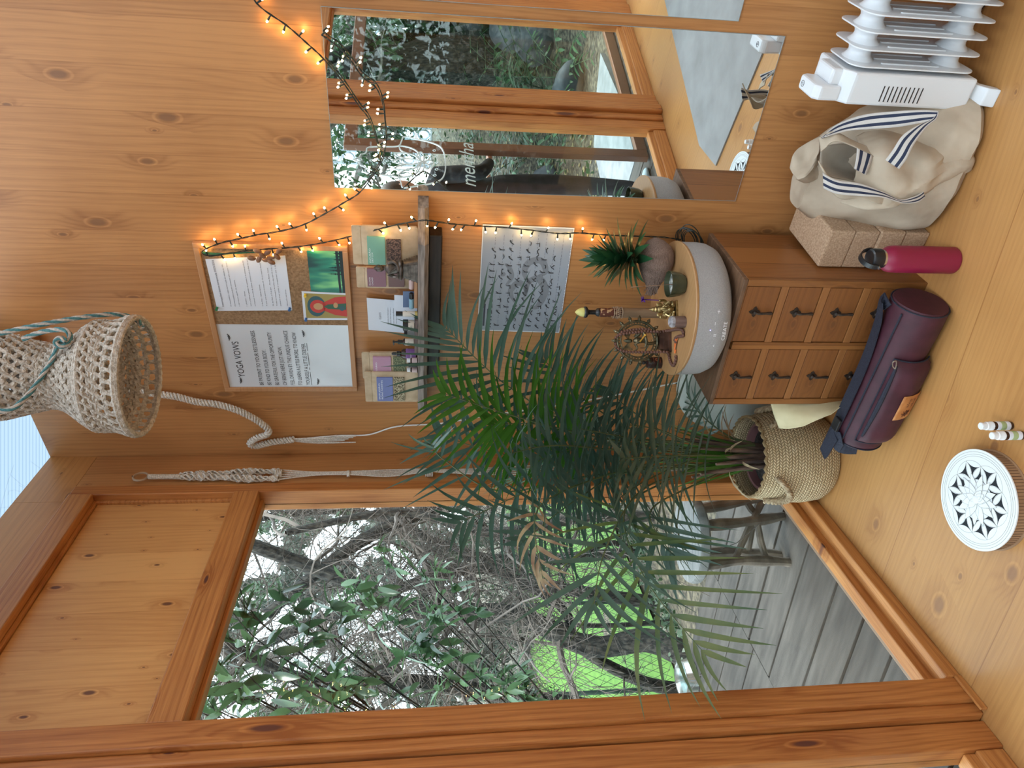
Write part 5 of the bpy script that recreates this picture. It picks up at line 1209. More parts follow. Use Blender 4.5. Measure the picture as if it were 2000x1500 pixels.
# bead necklace draped on it
M_['bead'] = noisy('seed_bead', (.085, .035, .022), (.22, .10, .07), 200, .6, bump=.6)
base_ = nat.matrix_basis
def NP(x, z, y=-.012): return Vector(nat.location) + Matrix.Rotation(.06, 3, 'Z') @ Vector((x, y, z))
loop = [NP(.026, .036, -.022), NP(.026, .07, -.016), NP(.024, .11, -.014), NP(.018, .156, -.010), NP(.008, .170, .0), NP(-.02, .168, .0), NP(-.034, .145, -.010), NP(-.036, .10, -.014), NP(-.036, .055, -.018), NP(-.037, .020, -.026)]
fl1 = [onT(x, y, .0055) for x, y in ((1306, 692), (1309, 706), (1315, 714), (1320, 702), (1319, 692))]
fl2 = [onT(x, y, .0055) for x, y in ((1321, 670), (1318, 662), (1325, 657), (1334, 656), (1334, 648), (1328, 643))]
allp = smoothcurve(loop + fl1, 8); allq = smoothcurve([NP(.026, .036, -.022), NP(.028, .016, -.028)] + fl2[::-1], 8)
mala = thing('bead_necklace', 'brown seed bead necklace with an orange tassel, draped over the ringed statue', 'necklace', onT(1316, 680, .003))
bi = 0; first = None
loop2 = smoothcurve([NP(.033, .07, -.013), NP(.034, .10, -.012), NP(.026, .150, -.010), NP(.012, .163, -.008)], 8)
for P, dd in ((allp, .0094), (allq, .0094), (loop2, .0094)):
    for q in spaced(P, dd):
        if bi >= 99: break
        if first is None:
            mb = MB(); mb.ball((0, 0, 0), .0050, 9, 7)
            for v in mb.bm.verts: v.co *= 1 + .10*noise.noise(v.co*600)
            first = mb.build('bead', 'bead', mala); o = first
        else: o = first.copy(); col.objects.link(o); o.parent = mala
        o.location = q - mala.location; bi += 1
mb = MB(); tp = onT(1318, 690, .004) - mala.location; te = onT(1322, 660, .003) - mala.location; rng = random.Random(1)
for k in range(22):
    e = te + Vector((rng.uniform(-.007, .007), rng.uniform(-.008, .008), rng.uniform(-.001, .004))); mb.tube(smoothcurve([tp, tp.lerp(e, .4) + Vector((rng.uniform(-.003, .003), rng.uniform(-.003, .003), .003)), e], 4), .0007, 4)
mb.tube([tp, tp.lerp(te, .25)], .003, 8); o = mb.build('tassel', mat('orange_thread', (.75, .20, .05), .8), mala); o['label'] = 'orange tassel'
# candle stub, canister, crystal, red petal
p = onT(1341, 628); cn = thing('candle_stub', 'short brown pillar candle with a grey burnt top', 'candle', (p.x, p.y + .014, TZ)); mb = MB(); mb.lathe([(.001, 0), (.0165, 0), (.0172, .002), (.0165, .034), (.001, .034)], 28); mb.build('wax', noisy('brown_wax', (.12, .07, .06), (.20, .13, .11), 60, .5, (1, 1, .1)), cn)
mb = MB(); mb.lathe([(.001, .0338), (.0168, .0335), (.017, .041), (.0125, .046), (.001, .042)], 28); mb.build('burnt_top', noisy('grey_ash_wax', (.15, .14, .15), (.42, .40, .42), 90, .6), cn)
p = onT(1293, 708); can = thing('small_canister', 'little dark canister with a patterned label and knob at the left of the altar', 'canister', (p.x, p.y + .012, TZ)); mb = MB(); mb.lathe([(.001, 0), (.0185, 0), (.019, .002), (.018, .040), (.016, .045), (.001, .047)], 28); mb.build('body', mat('dark_lacquer', (.03, .010, .008), .3), can)
mb = MB(); mb.lathe([(.001, .047), (.0045, .0472), (.004, .051), (.0065, .055), (.0055, .060), (.001, .0615)], 16); mb.build('knob', 'black', can)
mb = MB()
for k in range(8):
    a = -PI/2 + .5; u = math.cos(k*PI/4)*.006; v = math.sin(k*PI/4)*.006; an = a + u/.0186; an2 = a + u*.4/.0186
    mb.tube([Vector((.0187*math.cos(an2), .0187*math.sin(an2), .018 + v*.4)), Vector((.0189*math.cos(an), .0189*math.sin(an), .018 + v))], .0011, 4)
for z_ in (.008, .028): mb.tube([Vector((.0189*math.cos(a), .0189*math.sin(a), z_)) for a in [-1.6 + .1*j for j in range(11)]], .0006, 4)
mb.build('label_pattern', mat('red_gold', (.45, .12, .05), .5), can)
p = onT(1296, 583); cy = thing('purple_flower', 'small purple bloom behind the coconut fibres', 'flower', (p.x + .0, p.y + .05, TZ)); mb = MB(); rng = random.Random(3)
mb.tube([(0, 0, 0), (.002, 0, .05)], .0016, 5)
for k in range(9): leaf(mb, Vector((.002, 0, .048)), randdir(rng, 0, 1), Vector((0, 0, 1)), .014, .009, .4)
mb.build('bloom', mat('violet_petal', (.10, .02, .35), .5), cy)
# ================================================================== things on the floor
# cork yoga blocks
M_['corkb'] = noisy('cork_block', (.36, .225, .135), (.52, .36, .235), 190, .9, lo=.38, hi=.62, bump=.5, bscale=320, detail=8)
c0 = atz(1823, 453)
for k in range(4):
    p = B(1.100, .170, .0755*k + .0002); off = [(0, 0), (.002, .003), (-.002, -.002), (0, .001)][k]
    b_ = thing('cork_yoga_block', ['cork yoga block at the bottom of the stack, on the floor', 'cork yoga block second from the bottom of the stack', 'cork yoga block second from the top of the stack', 'cork yoga block on top of the stack beside the cabinet'][k], 'yoga block', p + E1*off[0] + NB*off[1], RB, 'stacked cork yoga blocks')
    mb = MB(); mb.box((-.058, -.111, 0), (.059, .111, .0745), .005); mb.build('block', 'corkb', b_)
# water bottle
p = atz(1878, 505); bt = thing('water_bottle', 'raspberry red metal water bottle with a black loop lid', 'water bottle', (p.x, p.y + .030, 0), .5)
M_['raspberry'] = mat('raspberry_coat', (.25, .010, .045), .42); 
mb = MB(); mb.lathe([(.001, 0), (.033, 0), (.0358, .003), (.0365, .008), (.0365, .172), (.036, .186), (.0335, .197), (.027, .206), (.0245, .209), (.001, .209)], 48); mb.build('body', 'raspberry', bt)
mb = MB(); mb.lathe([(.001, .209), (.0242, .209), (.0242, .216), (.001, .216)], 40); mb.build('steel_neck', 'steel', bt)
mb = MB(); mb.lathe([(.001, .2162), (.0262, .2164), (.027, .219), (.027, .240), (.0255, .2445), (.021, .247), (.019, .2455), (.001, .245)], 40); mb.build('lid', 'black', bt)
mb = MB(); sec = []
for k in range(25):
    a = PI*k/24; c = Vector((.030*math.cos(a), 0, .232 + .040*math.sin(a))); d = Vector((math.cos(a), 0, math.sin(a))); w_ = .0075
    sec.append([c + d*.0016 + Vector((0, w_, 0)), c + d*.0016 - Vector((0, w_, 0)), c - d*.0016 - Vector((0, w_, 0)), c - d*.0016 + Vector((0, w_, 0))])
mb.loft(sec, smooth=False); mb.build('loop_handle', 'black', bt)
mb = MB()
for sg in (-1, 1): mb.cyl((sg*.0265, 0, .229), (sg*.0335, 0, .229), .0042, n=14)
mb.build('rivets', 'steel', bt)
# yoga mat bag
M_['bag'] = noisy('burgundy_canvas', (.042, .006, .014), (.062, .011, .022), 26, .62, bump=.12, bscale=14)
M_['navy'] = noisy('navy_webbing', (.008, .009, .018), (.02, .022, .04), 300, .8)
a_, b_ = atz(1800, 588, .075), atz(1672, 850, .075); ax = (b_ - a_); LB = ax.length; RBg = .0765
bag = thing('yoga_mat_bag', 'burgundy canvas yoga mat bag with navy strap lying in front of the cabinet', 'mat bag', (a_.x, a_.y, 0), math.atan2(ax.y, ax.x))
# local x along the bag, +y towards the room
mb = MB(); rings = []
for i in range(41):
    u = i/40; x = u*LB; r = RBg*(1 - .02*math.sin(u*PI)) * (1 if .012 < u < .988 else .93); 
    ring = []
    for k in range(40):
        a = 2*PI*k/40; n_ = 1 + .035*noise.noise(Vector((x*7, math.cos(a)*1.4, math.sin(a)*1.4))) ; zz = RBg + r*math.sin(a)*n_; ring.append(Vector((x, r*math.cos(a)*n_, max(.001, zz))))
    rings.append(ring)
mb.loft(rings); mb.build('tube', 'bag', bag)
mb = MB()
for x in (.006, LB - .006): mb.tube([Vector((x, RBg*.99*math.cos(a), max(.003, RBg + RBg*.99*math.sin(a)))) for a in [2*PI*k/48 for k in range(48)]], .0022, 6, closed=True)
mb.build('piping', 'navy', bag)
def BP(x, ang, r=RBg + .004): return Vector((x, r*math.cos(ang), RBg + r*math.sin(ang)))
# the camera side of the bag is +y when the axis runs to the left
sgn = 1 if (OC - a_).dot(Vector((-ax.y, ax.x, 0))) > 0 else -1
def BQ(x, deg, r=RBg + .004): t = math.radians(deg); return Vector((x, sgn*r*math.cos(t), max(.002, RBg + r*math.sin(t))))
mb = MB(); px0, px1, d0, d1 = .150, .455, 38, -52; rings = []; N1, N2 = 26, 16
G = []
for i in range(N1 + 1):
    row = []
    for j in range(N2 + 1):
        u, v = i/N1, j/N2; e = min(u, 1-u, v*.6, (1-v)*.6); puff = .022*min(1, (e/.10))**.5
        row.append(mb.bm.verts.new(BQ(px0 + (px1 - px0)*u, d0 + (d1 - d0)*v, RBg + .003 + puff + .003*noise.noise(Vector((u*5, v*5, 3))))))
    G.append(row)
for i in range(N1):
    for j in range(N2): mb.bm.faces.new((G[i][j], G[i+1][j], G[i+1][j+1], G[i][j+1])).smooth = True
mb.build('pocket', 'bag', bag)
mb = MB(); bor = [BQ(px0 + (px1 - px0)*i/20, d0, RBg + .005) for i in range(21)] + [BQ(px1, d0 + (d1 - d0)*i/14, RBg + .005) for i in range(1, 15)] + [BQ(px1 - (px1 - px0)*i/20, d1, RBg + .005) for i in range(1, 21)] + [BQ(px0, d1 + (d0 - d1)*i/14, RBg + .005) for i in range(1, 14)]
mb.tube(bor, .0022, 6, closed=True); mb.build('pocket_piping', 'navy', bag)
mb = MB(); mb.tube([BQ(px0 + .01 + .26*i/16, d0 - 7 - 2*math.sin(i/16*PI), RBg + .024) for i in range(17)], [.0035 + .0035*math.sin(PI*i/16) for i in range(17)], 8); mb.build('zip', 'navy', bag)
mb = MB(); q = BQ(px0 + .015, d0 - 6, RBg + .03); mb.tube(smoothcurve([q, q + Vector((-.008, 0, .010)), q + Vector((-.022, 0, .016)), q + Vector((-.026, 0, .008)), q + Vector((-.012, sgn*.003, .004)), q], 4), .0018, 6); mb.build('zip_pull', mat('zip_metal', (.45, .40, .34), .3, .9), bag)
mb = MB(); sec = []; 
M_['leather'] = noisy('orange_leather', (.42, .15, .04), (.55, .23, .07), 40, .5)
for i in range(9):
    x = px0 + .105 + .088*i/8; sec.append([BQ(x, -2 - 42*j/8 , RBg + .0275) for j in range(9)])
G = [[mb.bm.verts.new(p) for p in r] for r in sec]
for i in range(8):
    for j in range(8): mb.bm.faces.new((G[i][j], G[i+1][j], G[i+1][j+1], G[i][j+1])).smooth = True
patch = mb.build('leather_patch', 'leather', bag); sm_ = patch.modifiers.new('s', 'SOLIDIFY'); sm_.thickness = .0015; sm_.offset = 0
def onpatch(o):
    for v in o.data.vertices: v.co = BQ(px0 + .105 + v.co.x, -2 - v.co.y, RBg + .0292)
M_['brand_brown'] = mat('burnt_mark', (.07, .02, .01), .6)
for s_, x0_, v0_ in (('divya', .010, 14), ('yoga', .012, 24)):
    o = text_mesh(s_, 1, 'print', 'brand_brown', patch, Matrix.Identity(4), 0); xs = [v.co.x for v in o.data.vertices]; a, b2 = min(xs), max(xs)
    for v in o.data.vertices: v.co = Vector((x0_ + (v.co.x - a)/(b2 - a)*.032, v0_ + v.co.y*9, 0))
    onpatch(o)
mb = MB()
for k in range(8):
    a = k*PI/4; pts = [Vector((.066 + (.002 + .010*t_)*math.cos(a + .35*math.sin(PI*t_)), 20 + (.002 + .010*t_)*math.sin(a + .35*math.sin(PI*t_))*750, 0)) for t_ in (0, .5, 1)]; pts = [BQ(px0 + .105 + q.x, -2 - q.y, RBg + .029) for q in pts]; mb.tube(pts, .0011, 4)
mb.build('lotus_mark', 'brand_brown', patch)
# strap draped along the back
mb = MB(); pth = [BQ(.03, 100), BQ(.02, 112, RBg + .02), BQ(.08, 100, RBg + .012), BQ(.2, 92, RBg + .006), BQ(.34, 88, RBg + .008), BQ(.48, 90, RBg + .006), BQ(.56, 84, RBg + .012), BQ(LB - .02, 78, RBg + .010), BQ(LB + .012, 60, RBg + .004), BQ(LB + .006, 20, RBg*.8)]
P = smoothcurve(pth, 6); sec = []
for i, p in enumerate(P):
    t = (P[min(i+1, len(P)-1)] - P[max(i-1, 0)]).normalized(); rad = Vector((0, p.y, p.z - RBg)).normalized(); sd_ = t.cross(rad).normalized() * .020
    sec.append([p + sd_ + rad*.0015, p - sd_ + rad*.0015, p - sd_ - rad*.0015, p + sd_ - rad*.0015])
mb.loft(sec, smooth=False); mb.build('strap', 'navy', bag)
mb = MB(); mb.box((-.022, -.014, -.004), (.022, .014, .004), .002, Matrix.Translation(BQ(LB - .06, 82, RBg + .018)) @ Matrix.Rotation(sgn*-.1, 4, 'X')); mb.build('buckle', 'black', bag)
mb = MB(); mb.tube([BQ(.02 + .5*i/20, 62, RBg + .003) for i in range(21)], .0028, 6); mb.build('long_zip', 'navy', bag)
# tote bag
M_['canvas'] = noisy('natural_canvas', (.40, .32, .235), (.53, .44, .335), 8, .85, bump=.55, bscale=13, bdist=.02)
M_['canvas_shaded'] = noisy('canvas_mouth_shade', (.27, .225, .17), (.40, .34, .27), 6, .9, bump=.25, bscale=20)
M_['navy_band'] = noisy('navy_band', (.012, .018, .045), (.022, .031, .068), 900, .8); M_['cream_band'] = noisy('cream_band', (.52, .48, .44), (.60, .56, .52), 900, .85)
TB = (1.28, .17); tote = BT('canvas_tote_bag', 'slumped natural canvas tote bag with navy striped handles between the heater and blocks', 'tote bag', TB[0], TB[1], 0)
def C5(zx, zy): return 1500 + .3*zx, .3*zy
def TP(zx, zy, t): s_, t_, z_ = toB(onB(*C5(zx, zy), t)); return Vector((s_ - TB[0], -(t_ - TB[1]), max(.002, z_)))
def patchmesh(rows, nu, nv, fold=0, seed=0):
    """smooth cloth through a net of control points"""
    R = [smoothcurve(r, nv) for r in rows]; cols = list(zip(*R)); Cc = [smoothcurve(c, nu) for c in cols]
    mb = MB(); G = []
    for i, c in enumerate(Cc):
        row = []
        for j, p in enumerate(c):
            q = p.copy(); q.y += fold * noise.noise(Vector((p.x*16 + seed, p.z*16, seed))) + fold*.6*abs(noise.noise(Vector((p.x*34 + p.z*20 + seed, p.z*12, seed + 3)))); row.append(mb.bm.verts.new(q))
        G.append(row)
    for a, b2 in zip(G, G[1:]):
        for i in range(len(a) - 1): mb.bm.faces.new((a[i], a[i+1], b2[i+1], b2[i])).smooth = True
    return mb
def cloth(name, mb, m, par, th=.003):
    o = mb.build(name, m, par); s_ = o.modifiers.new('s', 'SOLIDIFY'); s_.thickness = th; s_.offset = 0; return o
# body: closed sack built of horizontal rings (bottom to slumped top)
rows = []
for (z_, s0_, s1_, t0_, t1_) in ((.004, 1.165, 1.520, .06, .30), (.03, 1.150, 1.535, .05, .325), (.10, 1.145, 1.52, .05, .315), (.17, 1.135, 1.485, .05, .28), (.24, 1.13, 1.44, .05, .235), (.30, 1.125, 1.38, .05, .20), (.345, 1.15, 1.33, .06, .16)):
    ring = []
    for k in range(64):
        a = 2*PI*k/64; ca_, sa_ = math.cos(a), math.sin(a); cx_ = (s0_ + s1_)/2 - TB[0]; cy_ = -((t0_ + t1_)/2 - TB[1])
        ex = math.copysign(abs(ca_)**.75, ca_)*(s1_ - s0_)/2; ey = math.copysign(abs(sa_)**.75, sa_)*(t1_ - t0_)/2
        n_ = .020*noise.noise(Vector((ex*9, ey*9, z_*9))) + .012*math.sin(a*5 + z_*22)*min(1, z_*8)
        ring.append(Vector((cx_ + ex*(1 + n_*2), cy_ + ey*(1 + n_*3) , z_)))
    rows.append(ring)
rr2 = []
for a, b2 in zip(rows, rows[1:]):
    for k in range(3): rr2.append([p.lerp(q, k/3) for p, q in zip(a, b2)])
rr2.append(rows[-1])
for r in rr2:
    for p in r: p.y = min(p.y, TB[1] - .012)
for r in rr2:
    for p in r: p.y += .010*noise.noise(Vector((p.x*20, p.z*14, 7)))
mb = MB(); mb.loft(rr2, caps=True); cloth('body', mb, 'canvas', tote, .002)
# front cloth with the big fold
cloth('front_fold', patchmesh([[TP(560, 880, .18), TP(760, 830, .20), TP(960, 860, .22), TP(1130, 850, .22), TP(1210, 790, .20)], [TP(600, 1000, .27), TP(800, 960, .30), TP(1000, 1000, .31), TP(1150, 960, .30), TP(1270, 900, .26)], [TP(560, 1200, .30), TP(760, 1180, .34), TP(980, 1180, .35), TP(1150, 1120, .35), TP(1330, 1020, .30)], [TP(480, 1330, .30), TP(700, 1360, .345), TP(900, 1320, .35), TP(1080, 1240, .33), TP(1290, 1120, .30)]], 8, 8, .024, 4), 'canvas', tote)
# collapsed mouth: shaded inside, hems and flap
cloth('mouth_shade', patchmesh([[TP(350, 960, .20), TP(500, 930, .2), TP(700, 1000, .22), TP(880, 1120, .25)], [TP(340, 1080, .24), TP(500, 1100, .22), TP(700, 1180, .24), TP(900, 1200, .27)], [TP(380, 1140, .29), TP(520, 1180, .30), TP(720, 1230, .31), TP(930, 1262, .31)]], 7, 7, .012, 9), 'canvas_shaded', tote)  # darker canvas paints the shade inside the mouth
cloth('back_hem', patchmesh([[TP(335, 900, .21), TP(420, 855, .23), TP(560, 920, .25), TP(760, 1000, .27), TP(900, 1080, .28), TP(1000, 1120, .29)], [TP(345, 990, .24), TP(440, 925, .26), TP(570, 960, .28), TP(740, 1050, .30), TP(870, 1180, .31), TP(945, 1265, .31)]], 7, 7, .012, 2), 'canvas', tote)
cloth('front_hem', patchmesh([[TP(320, 1040, .29), TP(400, 1150, .31), TP(560, 1200, .33), TP(760, 1280, .345), TP(945, 1262, .335)], [TP(400, 1230, .30), TP(470, 1290, .32), TP(620, 1300, .345), TP(780, 1340, .355), TP(930, 1310, .35)]], 6, 7, .014, 12), 'canvas', tote)
cloth('upper_flap', patchmesh([[TP(345, 890, .10), TP(240, 950, .10), TP(160, 1010, .10), TP(132, 1080, .10)], [TP(340, 970, .16), TP(270, 1040, .14), TP(200, 1080, .14), TP(150, 1120, .14)], [TP(330, 1060, .18), TP(290, 1110, .19), TP(240, 1140, .19), TP(180, 1150, .17)], [TP(360, 1165, .16), TP(300, 1185, .16), TP(250, 1188, .15), TP(175, 1158, .14)]], 7, 7, .022, 21), 'canvas', tote)
def strap(name, A, Bp, par=tote):
    PA, PB2 = smoothcurve(A, 8), smoothcurve(Bp, 8); mb = MB(); cuts = [0, .16, .36, .62, .82, 1.0]
    for k in range(5):
        for i in range(len(PA) - 1):
            q = [PA[i].lerp(PB2[i], cuts[k]), PA[i+1].lerp(PB2[i+1], cuts[k]), PA[i+1].lerp(PB2[i+1], cuts[k+1]), PA[i].lerp(PB2[i], cuts[k+1])]
            mb.face(q, 1 if k in (1, 3) else 0, True)
    bmesh.ops.remove_doubles(mb.bm, verts=mb.bm.verts, dist=1e-5)
    o = mb.build(name, ['cream_band', 'navy_band'], par); s_ = o.modifiers.new('s', 'SOLIDIFY'); s_.thickness = .0025; s_.offset = 0; return o
strap('handle', [TP(345, 900, .22), TP(450, 810, .22), TP(620, 748, .25), TP(820, 725, .29), TP(1000, 716, .33), TP(1112, 724, .355)], [TP(372, 890, .245), TP(520, 852, .25), TP(680, 840, .275), TP(850, 826, .31), TP(1000, 800, .345), TP(1085, 782, .365)])
strap('handle_end', [TP(1112, 724, .357), TP(1100, 770, .37), TP(1030, 830, .38), TP(950, 940, .385), TP(905, 1030, .385), TP(855, 1100, .375)], [TP(1085, 782, .367), TP(1020, 800, .37), TP(950, 830, .375), TP(870, 890, .375), TP(810, 980, .37), TP(765, 1040, .36)])
strap('handle', [TP(356, 1125, .32), TP(450, 1172, .335), TP(600, 1195, .35), TP(740, 1245, .36), TP(860, 1298, .365), TP(960, 1275, .36), TP(1010, 1245, .35)], [TP(362, 1225, .32), TP(450, 1262, .345), TP(600, 1276, .36), TP(740, 1285, .37), TP(880, 1322, .37), TP(970, 1318, .365), TP(1022, 1285, .355)])
strap('handle_patch', [TP(580, 965, .30), TP(575, 1030, .305), TP(562, 1098, .315)], [TP(685, 1015, .30), TP(665, 1075, .31), TP(640, 1140, .32)])
# oil filled heater
M_['heater'] = mat('heater_enamel', (.74, .77, .80), .28)
HS0 = 1.585; heater = BT('oil_heater', 'white oil filled column heater on small feet against the plank wall', 'heater', HS0, .17, 0)
FP_ = rr(-.079, .073, .062, .402, .045, 6)
def fin_mesh():
    mb = MB()
    mb.prism(rr(-.080, .075, .065, .400, .040, 6), -.0035, .0035, 'x')
    return mb
for k in range(11):
    x = .0 + .0385*k
    mb = MB(); mb.prism(rr(-.080, .075, .065, .400, .036, 6), -.0018, .0018, 'x')
    for y0, y1 in ((-.052, -.044), (-.012, -.004), (.028, .036)): mb.prism(rr(y0, y1, .155, .31, .004, 3), -.0042, .0042, 'x')
    mb.build('fin', 'heater', heater, loc=(x, 0, 0), bevel=.0012) if k else mb.build('fin', 'heater', heater, bevel=.0012)
for z_ in (.352, .113):
    mb = MB()
    for k in range(10):
        x = .0385*k; pr = [(.046, x + .001), (.040, x + .006), (.034, x + .012), (.032, x + .019), (.034, x + .026), (.040, x + .032), (.046, x + .0375)]
        rings = [[Vector((xx, -.003 + r*math.cos(2*PI*j/28), z_ + r*.82*math.sin(2*PI*j/28))) for j in range(28)] for r, xx in pr]
        mb.loft(rings)
    mb.build('column', 'heater', heater)
mb = MB(); prof = [(-.084, .058), (.078, .058), (.078, .408), (-.060, .408), (-.084, .384)]
mb.prism(prof, -.090, -.012, 'x'); mb.build('control_box', 'heater', heater, bevel=.006)
for z_ in (.352, .113):
    pass
mb = MB(); mb.prism([(-.070, .40), (.02, .40), (.03, .455), (.02, .470), (-.058, .470), (-.072, .455)], -.088, -.052, 'x'); mb.prism([(-.060, .395), (.035, .395), (.030, .432), (-.055, .432)], -.053, -.014, 'x'); mb.build('control_head', 'heater', heater, bevel=.006)
mb = MB()
for k in range(10): mb.box((-.0908, -.050 + 0*k, .195 + .0115*k), (-.0895, -.022, .1975 + .0115*k), 0, None)
for k in range(10): mb.box((-.078, -.0850, .195 + .0115*k), (-.040, -.0838, .1975 + .0115*k))
mb.build('vent_slots', 'black', heater)
mb = MB(); mb.torus((-.070, .0 , .4704), .0075, .0006, 20, 4); mb.tube([(-.070, .003, .4705), (-.067, -.001, .4705), (-.073, -.001, .4705), (-.070, -.005, .4705)], .0005, 4); mb.build('button_mark', 'ink_soft', heater)
mb = MB(); mb.cyl((-.091, -.03, .33), (-.099, -.03, .33), .014, n=20); mb.build('knob', 'heater', heater)
for x in (-.05, .36):
    mb = MB(); mb.prism([(-.105, .0), (-.085, .0), (-.06, .030), (.06, .030), (.085, 0), (.105, 0), (.095, .03), (.05, .062), (-.05, .062), (-.095, .03)], x - .022, x + .022, 'x'); mb.build('foot', 'heater', heater, bevel=.003)
mb = MB(); mb.tube(smoothcurve([(-.02, .07, .10), (.03, .10, .03), (.12, .09, .006), (.2, .06, .005), (.3, .1, .005)], 6), .0035, 8); mb.build('power_cable', 'black', heater)
# carved disc box
p = atz(1907, 976, .040); box = thing('lotus_lamp_box', 'round wooden box with a white cut-out lotus lid on the floor', 'box', (p.x, p.y, 0), .35)
RD = (atz(1907, 878, .04) - atz(1907, 1075, .04)).length/2
m = noisy('kerfed_side', (.30, .17, .09), (.40, .24, .13), 10, .6); n, l, b = nt(m); M_['kerf'] = m
M_['kerf_line'] = mat('kerf_line', (.08, .035, .018), .8)
mb = MB(); mb.lathe([(.001, .003), (RD - .004, .003), (RD - .004, .036), (.001, .036)], 96); mb.build('side_band', 'kerf', box)
mb = MB()
for k in range(96): a = 2*PI*k/96; mb.box((RD - .0045, -.0005, .006), (RD - .0034, .0005, .035), 0, Matrix.Rotation(a, 4, 'Z'))
mb.build('kerf_slits', 'kerf_line', box)['kind'] = 'stuff'
mb = MB(); mb.lathe([(.001, 0), (RD, 0), (RD, .003), (.001, .003)], 96); mb.build('base', 'kerf', box)
mb = MB(); mb.lathe([(.001, .036), (RD, .036), (RD, .0395), (.001, .0395)], 96); lid = mb.build('lid', 'white_paint', box)
M_['hole'] = mat('cut_out_shade', (.012, .014, .018), .9); M_['groove'] = mat('engraved_line', (.36, .35, .28), .8)
aa = RD*.395; dark_tris = MB(); lines = MB(); zt_ = .0396
def arcpts(c, r, a0, a1, n_=8): return [(c[0] + r*math.cos(a0 + (a1 - a0)*i/n_), c[1] + r*math.sin(a0 + (a1 - a0)*i/n_)) for i in range(n_ + 1)]
lat = {}
for i in range(-4, 5):
    for j in range(-4, 5): lat[(i, j)] = (aa*(i + .5*j), aa*j*math.sqrt(3)/2)
for (i, j), c in lat.items():
    for tri in (((i, j), (i+1, j), (i, j+1)), ((i+1, j), (i+1, j+1), (i, j+1))):
        if not all(t_ in lat for t_ in tri): continue
        P = [lat[t_] for t_ in tri]; g = (sum(q[0] for q in P)/3, sum(q[1] for q in P)/3); rg = math.hypot(*g)
        if rg > RD*.80 or rg < RD*.42: continue
        out = []
        for k in range(3):
            a, b2 = Vector((*P[k], 0)), Vector((*P[(k+1) % 3], 0)); gm = Vector((*g, 0))
            for q in range(6):
                t_ = q/6; m_ = a.lerp(b2, t_); sag = .134*aa*4*t_*(1 - t_); m_ = m_ + (gm - a.lerp(b2, .5)).normalized()*sag; m_ = gm + (m_ - gm)*.80; out.append((m_.x, m_.y))
        dark_tris.prism(out, zt_, zt_ + .0003)  # dark plates on the lid paint the shade inside its openings
for c in lat.values():
    if math.hypot(*c) < RD*.80:
        for k in range(12):
            a0 = k*PI/6; pts = [q for q in arcpts(c, aa, a0, a0 + PI/6, 4)]
            if all(math.hypot(*q) < RD*.84 for q in pts) and any(math.hypot(*q) > RD*.4 for q in pts): lines.tube([(q[0], q[1], zt_) for q in pts], .00045, 3, caps=False)
for R in (.86, .90, .95): lines.tube([(q[0], q[1], zt_) for q in arcpts((0, 0), RD*R, 0, 2*PI, 72)], .0005, 4)
o = dark_tris.build('dark_cut_outs', 'hole', lid); o = lines.build('engraving', 'groove', lid)
def petal(mb, a, r0, r1, w_, z_):
    n_ = 12; L1, L2 = [], []
    d = Vector((math.cos(a), math.sin(a), 0)); s2 = Vector((-d.y, d.x, 0))
    for i in range(n_ + 1):
        t_ = i/n_; ww = w_*math.sin(PI*t_**.8)*(1 - .1*t_); c = d*(r0 + (r1 - r0)*t_); L1.append(c + s2*ww); L2.append(c - s2*ww)
    out = [(q.x, q.y) for q in L1 + L2[::-1][1:-1]]
    mb.prism(out, z_ - .0004, z_)
    return [(q.x, q.y, z_) for q in L1 + L2[::-1]]
lot = MB(); lo2 = MB(); dsc = MB(); dsc.lathe([(.001, .0390), (RD*.33, .0392), (RD*.34, .0400), (RD*.30, .0405), (.001, .0407)], 48); dsc.build('lotus_heart', 'white_paint', lid)
spec = [(a_, RD*.02, RD*.53, RD*.10, .0409) for a_ in (-2.5, -2.05, -1.57, -1.1, -.65, -.1, .35, .8, 1.25, 1.7, 2.2, 2.7, 3.15)] + [(a_, RD*.0, RD*.37, RD*.09, .0416) for a_ in (-2.2, -1.75, -1.3, -.85, .1, .6, 1.5, 2.4)] + [(a_, 0, RD*.26, RD*.08, .0423) for a_ in (-1.9, -1.4, -1.0, .9, 2.0)]
for i_, s_ in enumerate(spec): e = petal(lot, *s_[:4], s_[4] + .00005*i_); lo2.tube(e, .0004, 3, closed=True)
lot.ball((0, 0, .0432), RD*.085, 14, 8, (1, 1, .12)); lot.build('lotus_relief', 'white_paint', lid); lo2.build('petal_outlines', 'groove', lid)
# little vials
for (x, y), lb in (((1981, 832), 'small white capped vial with a green label, farther from the round box'), ((2004, 851), 'small white capped vial with a green label, nearer the round box')):
    p = atz(x, y); v = thing('small_vial', lb, 'vial', (p.x, p.y + .010, 0), 0, 'vials on the floor')
    mb = MB(); mb.lathe([(.001, 0), (.0102, .0003), (.0108, .002), (.0108, .048), (.008, .052), (.001, .052)], 24); mb.build('glass', 'amber', v)
    mb = MB(); mb.lathe([(.0109, .008), (.0110, .0085), (.0110, .019), (.0109, .0195)], 24); mb.lathe([(.0109, .033), (.0110, .0335), (.0110, .043), (.0109, .0435)], 24); mb.build('label', 'paper', v)
    mb = MB(); mb.lathe([(.0109, .0195), (.0111, .020), (.0111, .0325), (.0109, .033)], 24); mb.build('label_band', mat('sage_green', (.36, .45, .22), .6), v)
    mb = MB(); mb.lathe([(.001, .052), (.0112, .0522), (.0112, .058), (.0105, .059), (.0105, .068), (.0088, .0695), (.0088, .082), (.0075, .0835), (.001, .0835)], 24); mb.build('cap', 'white', v)
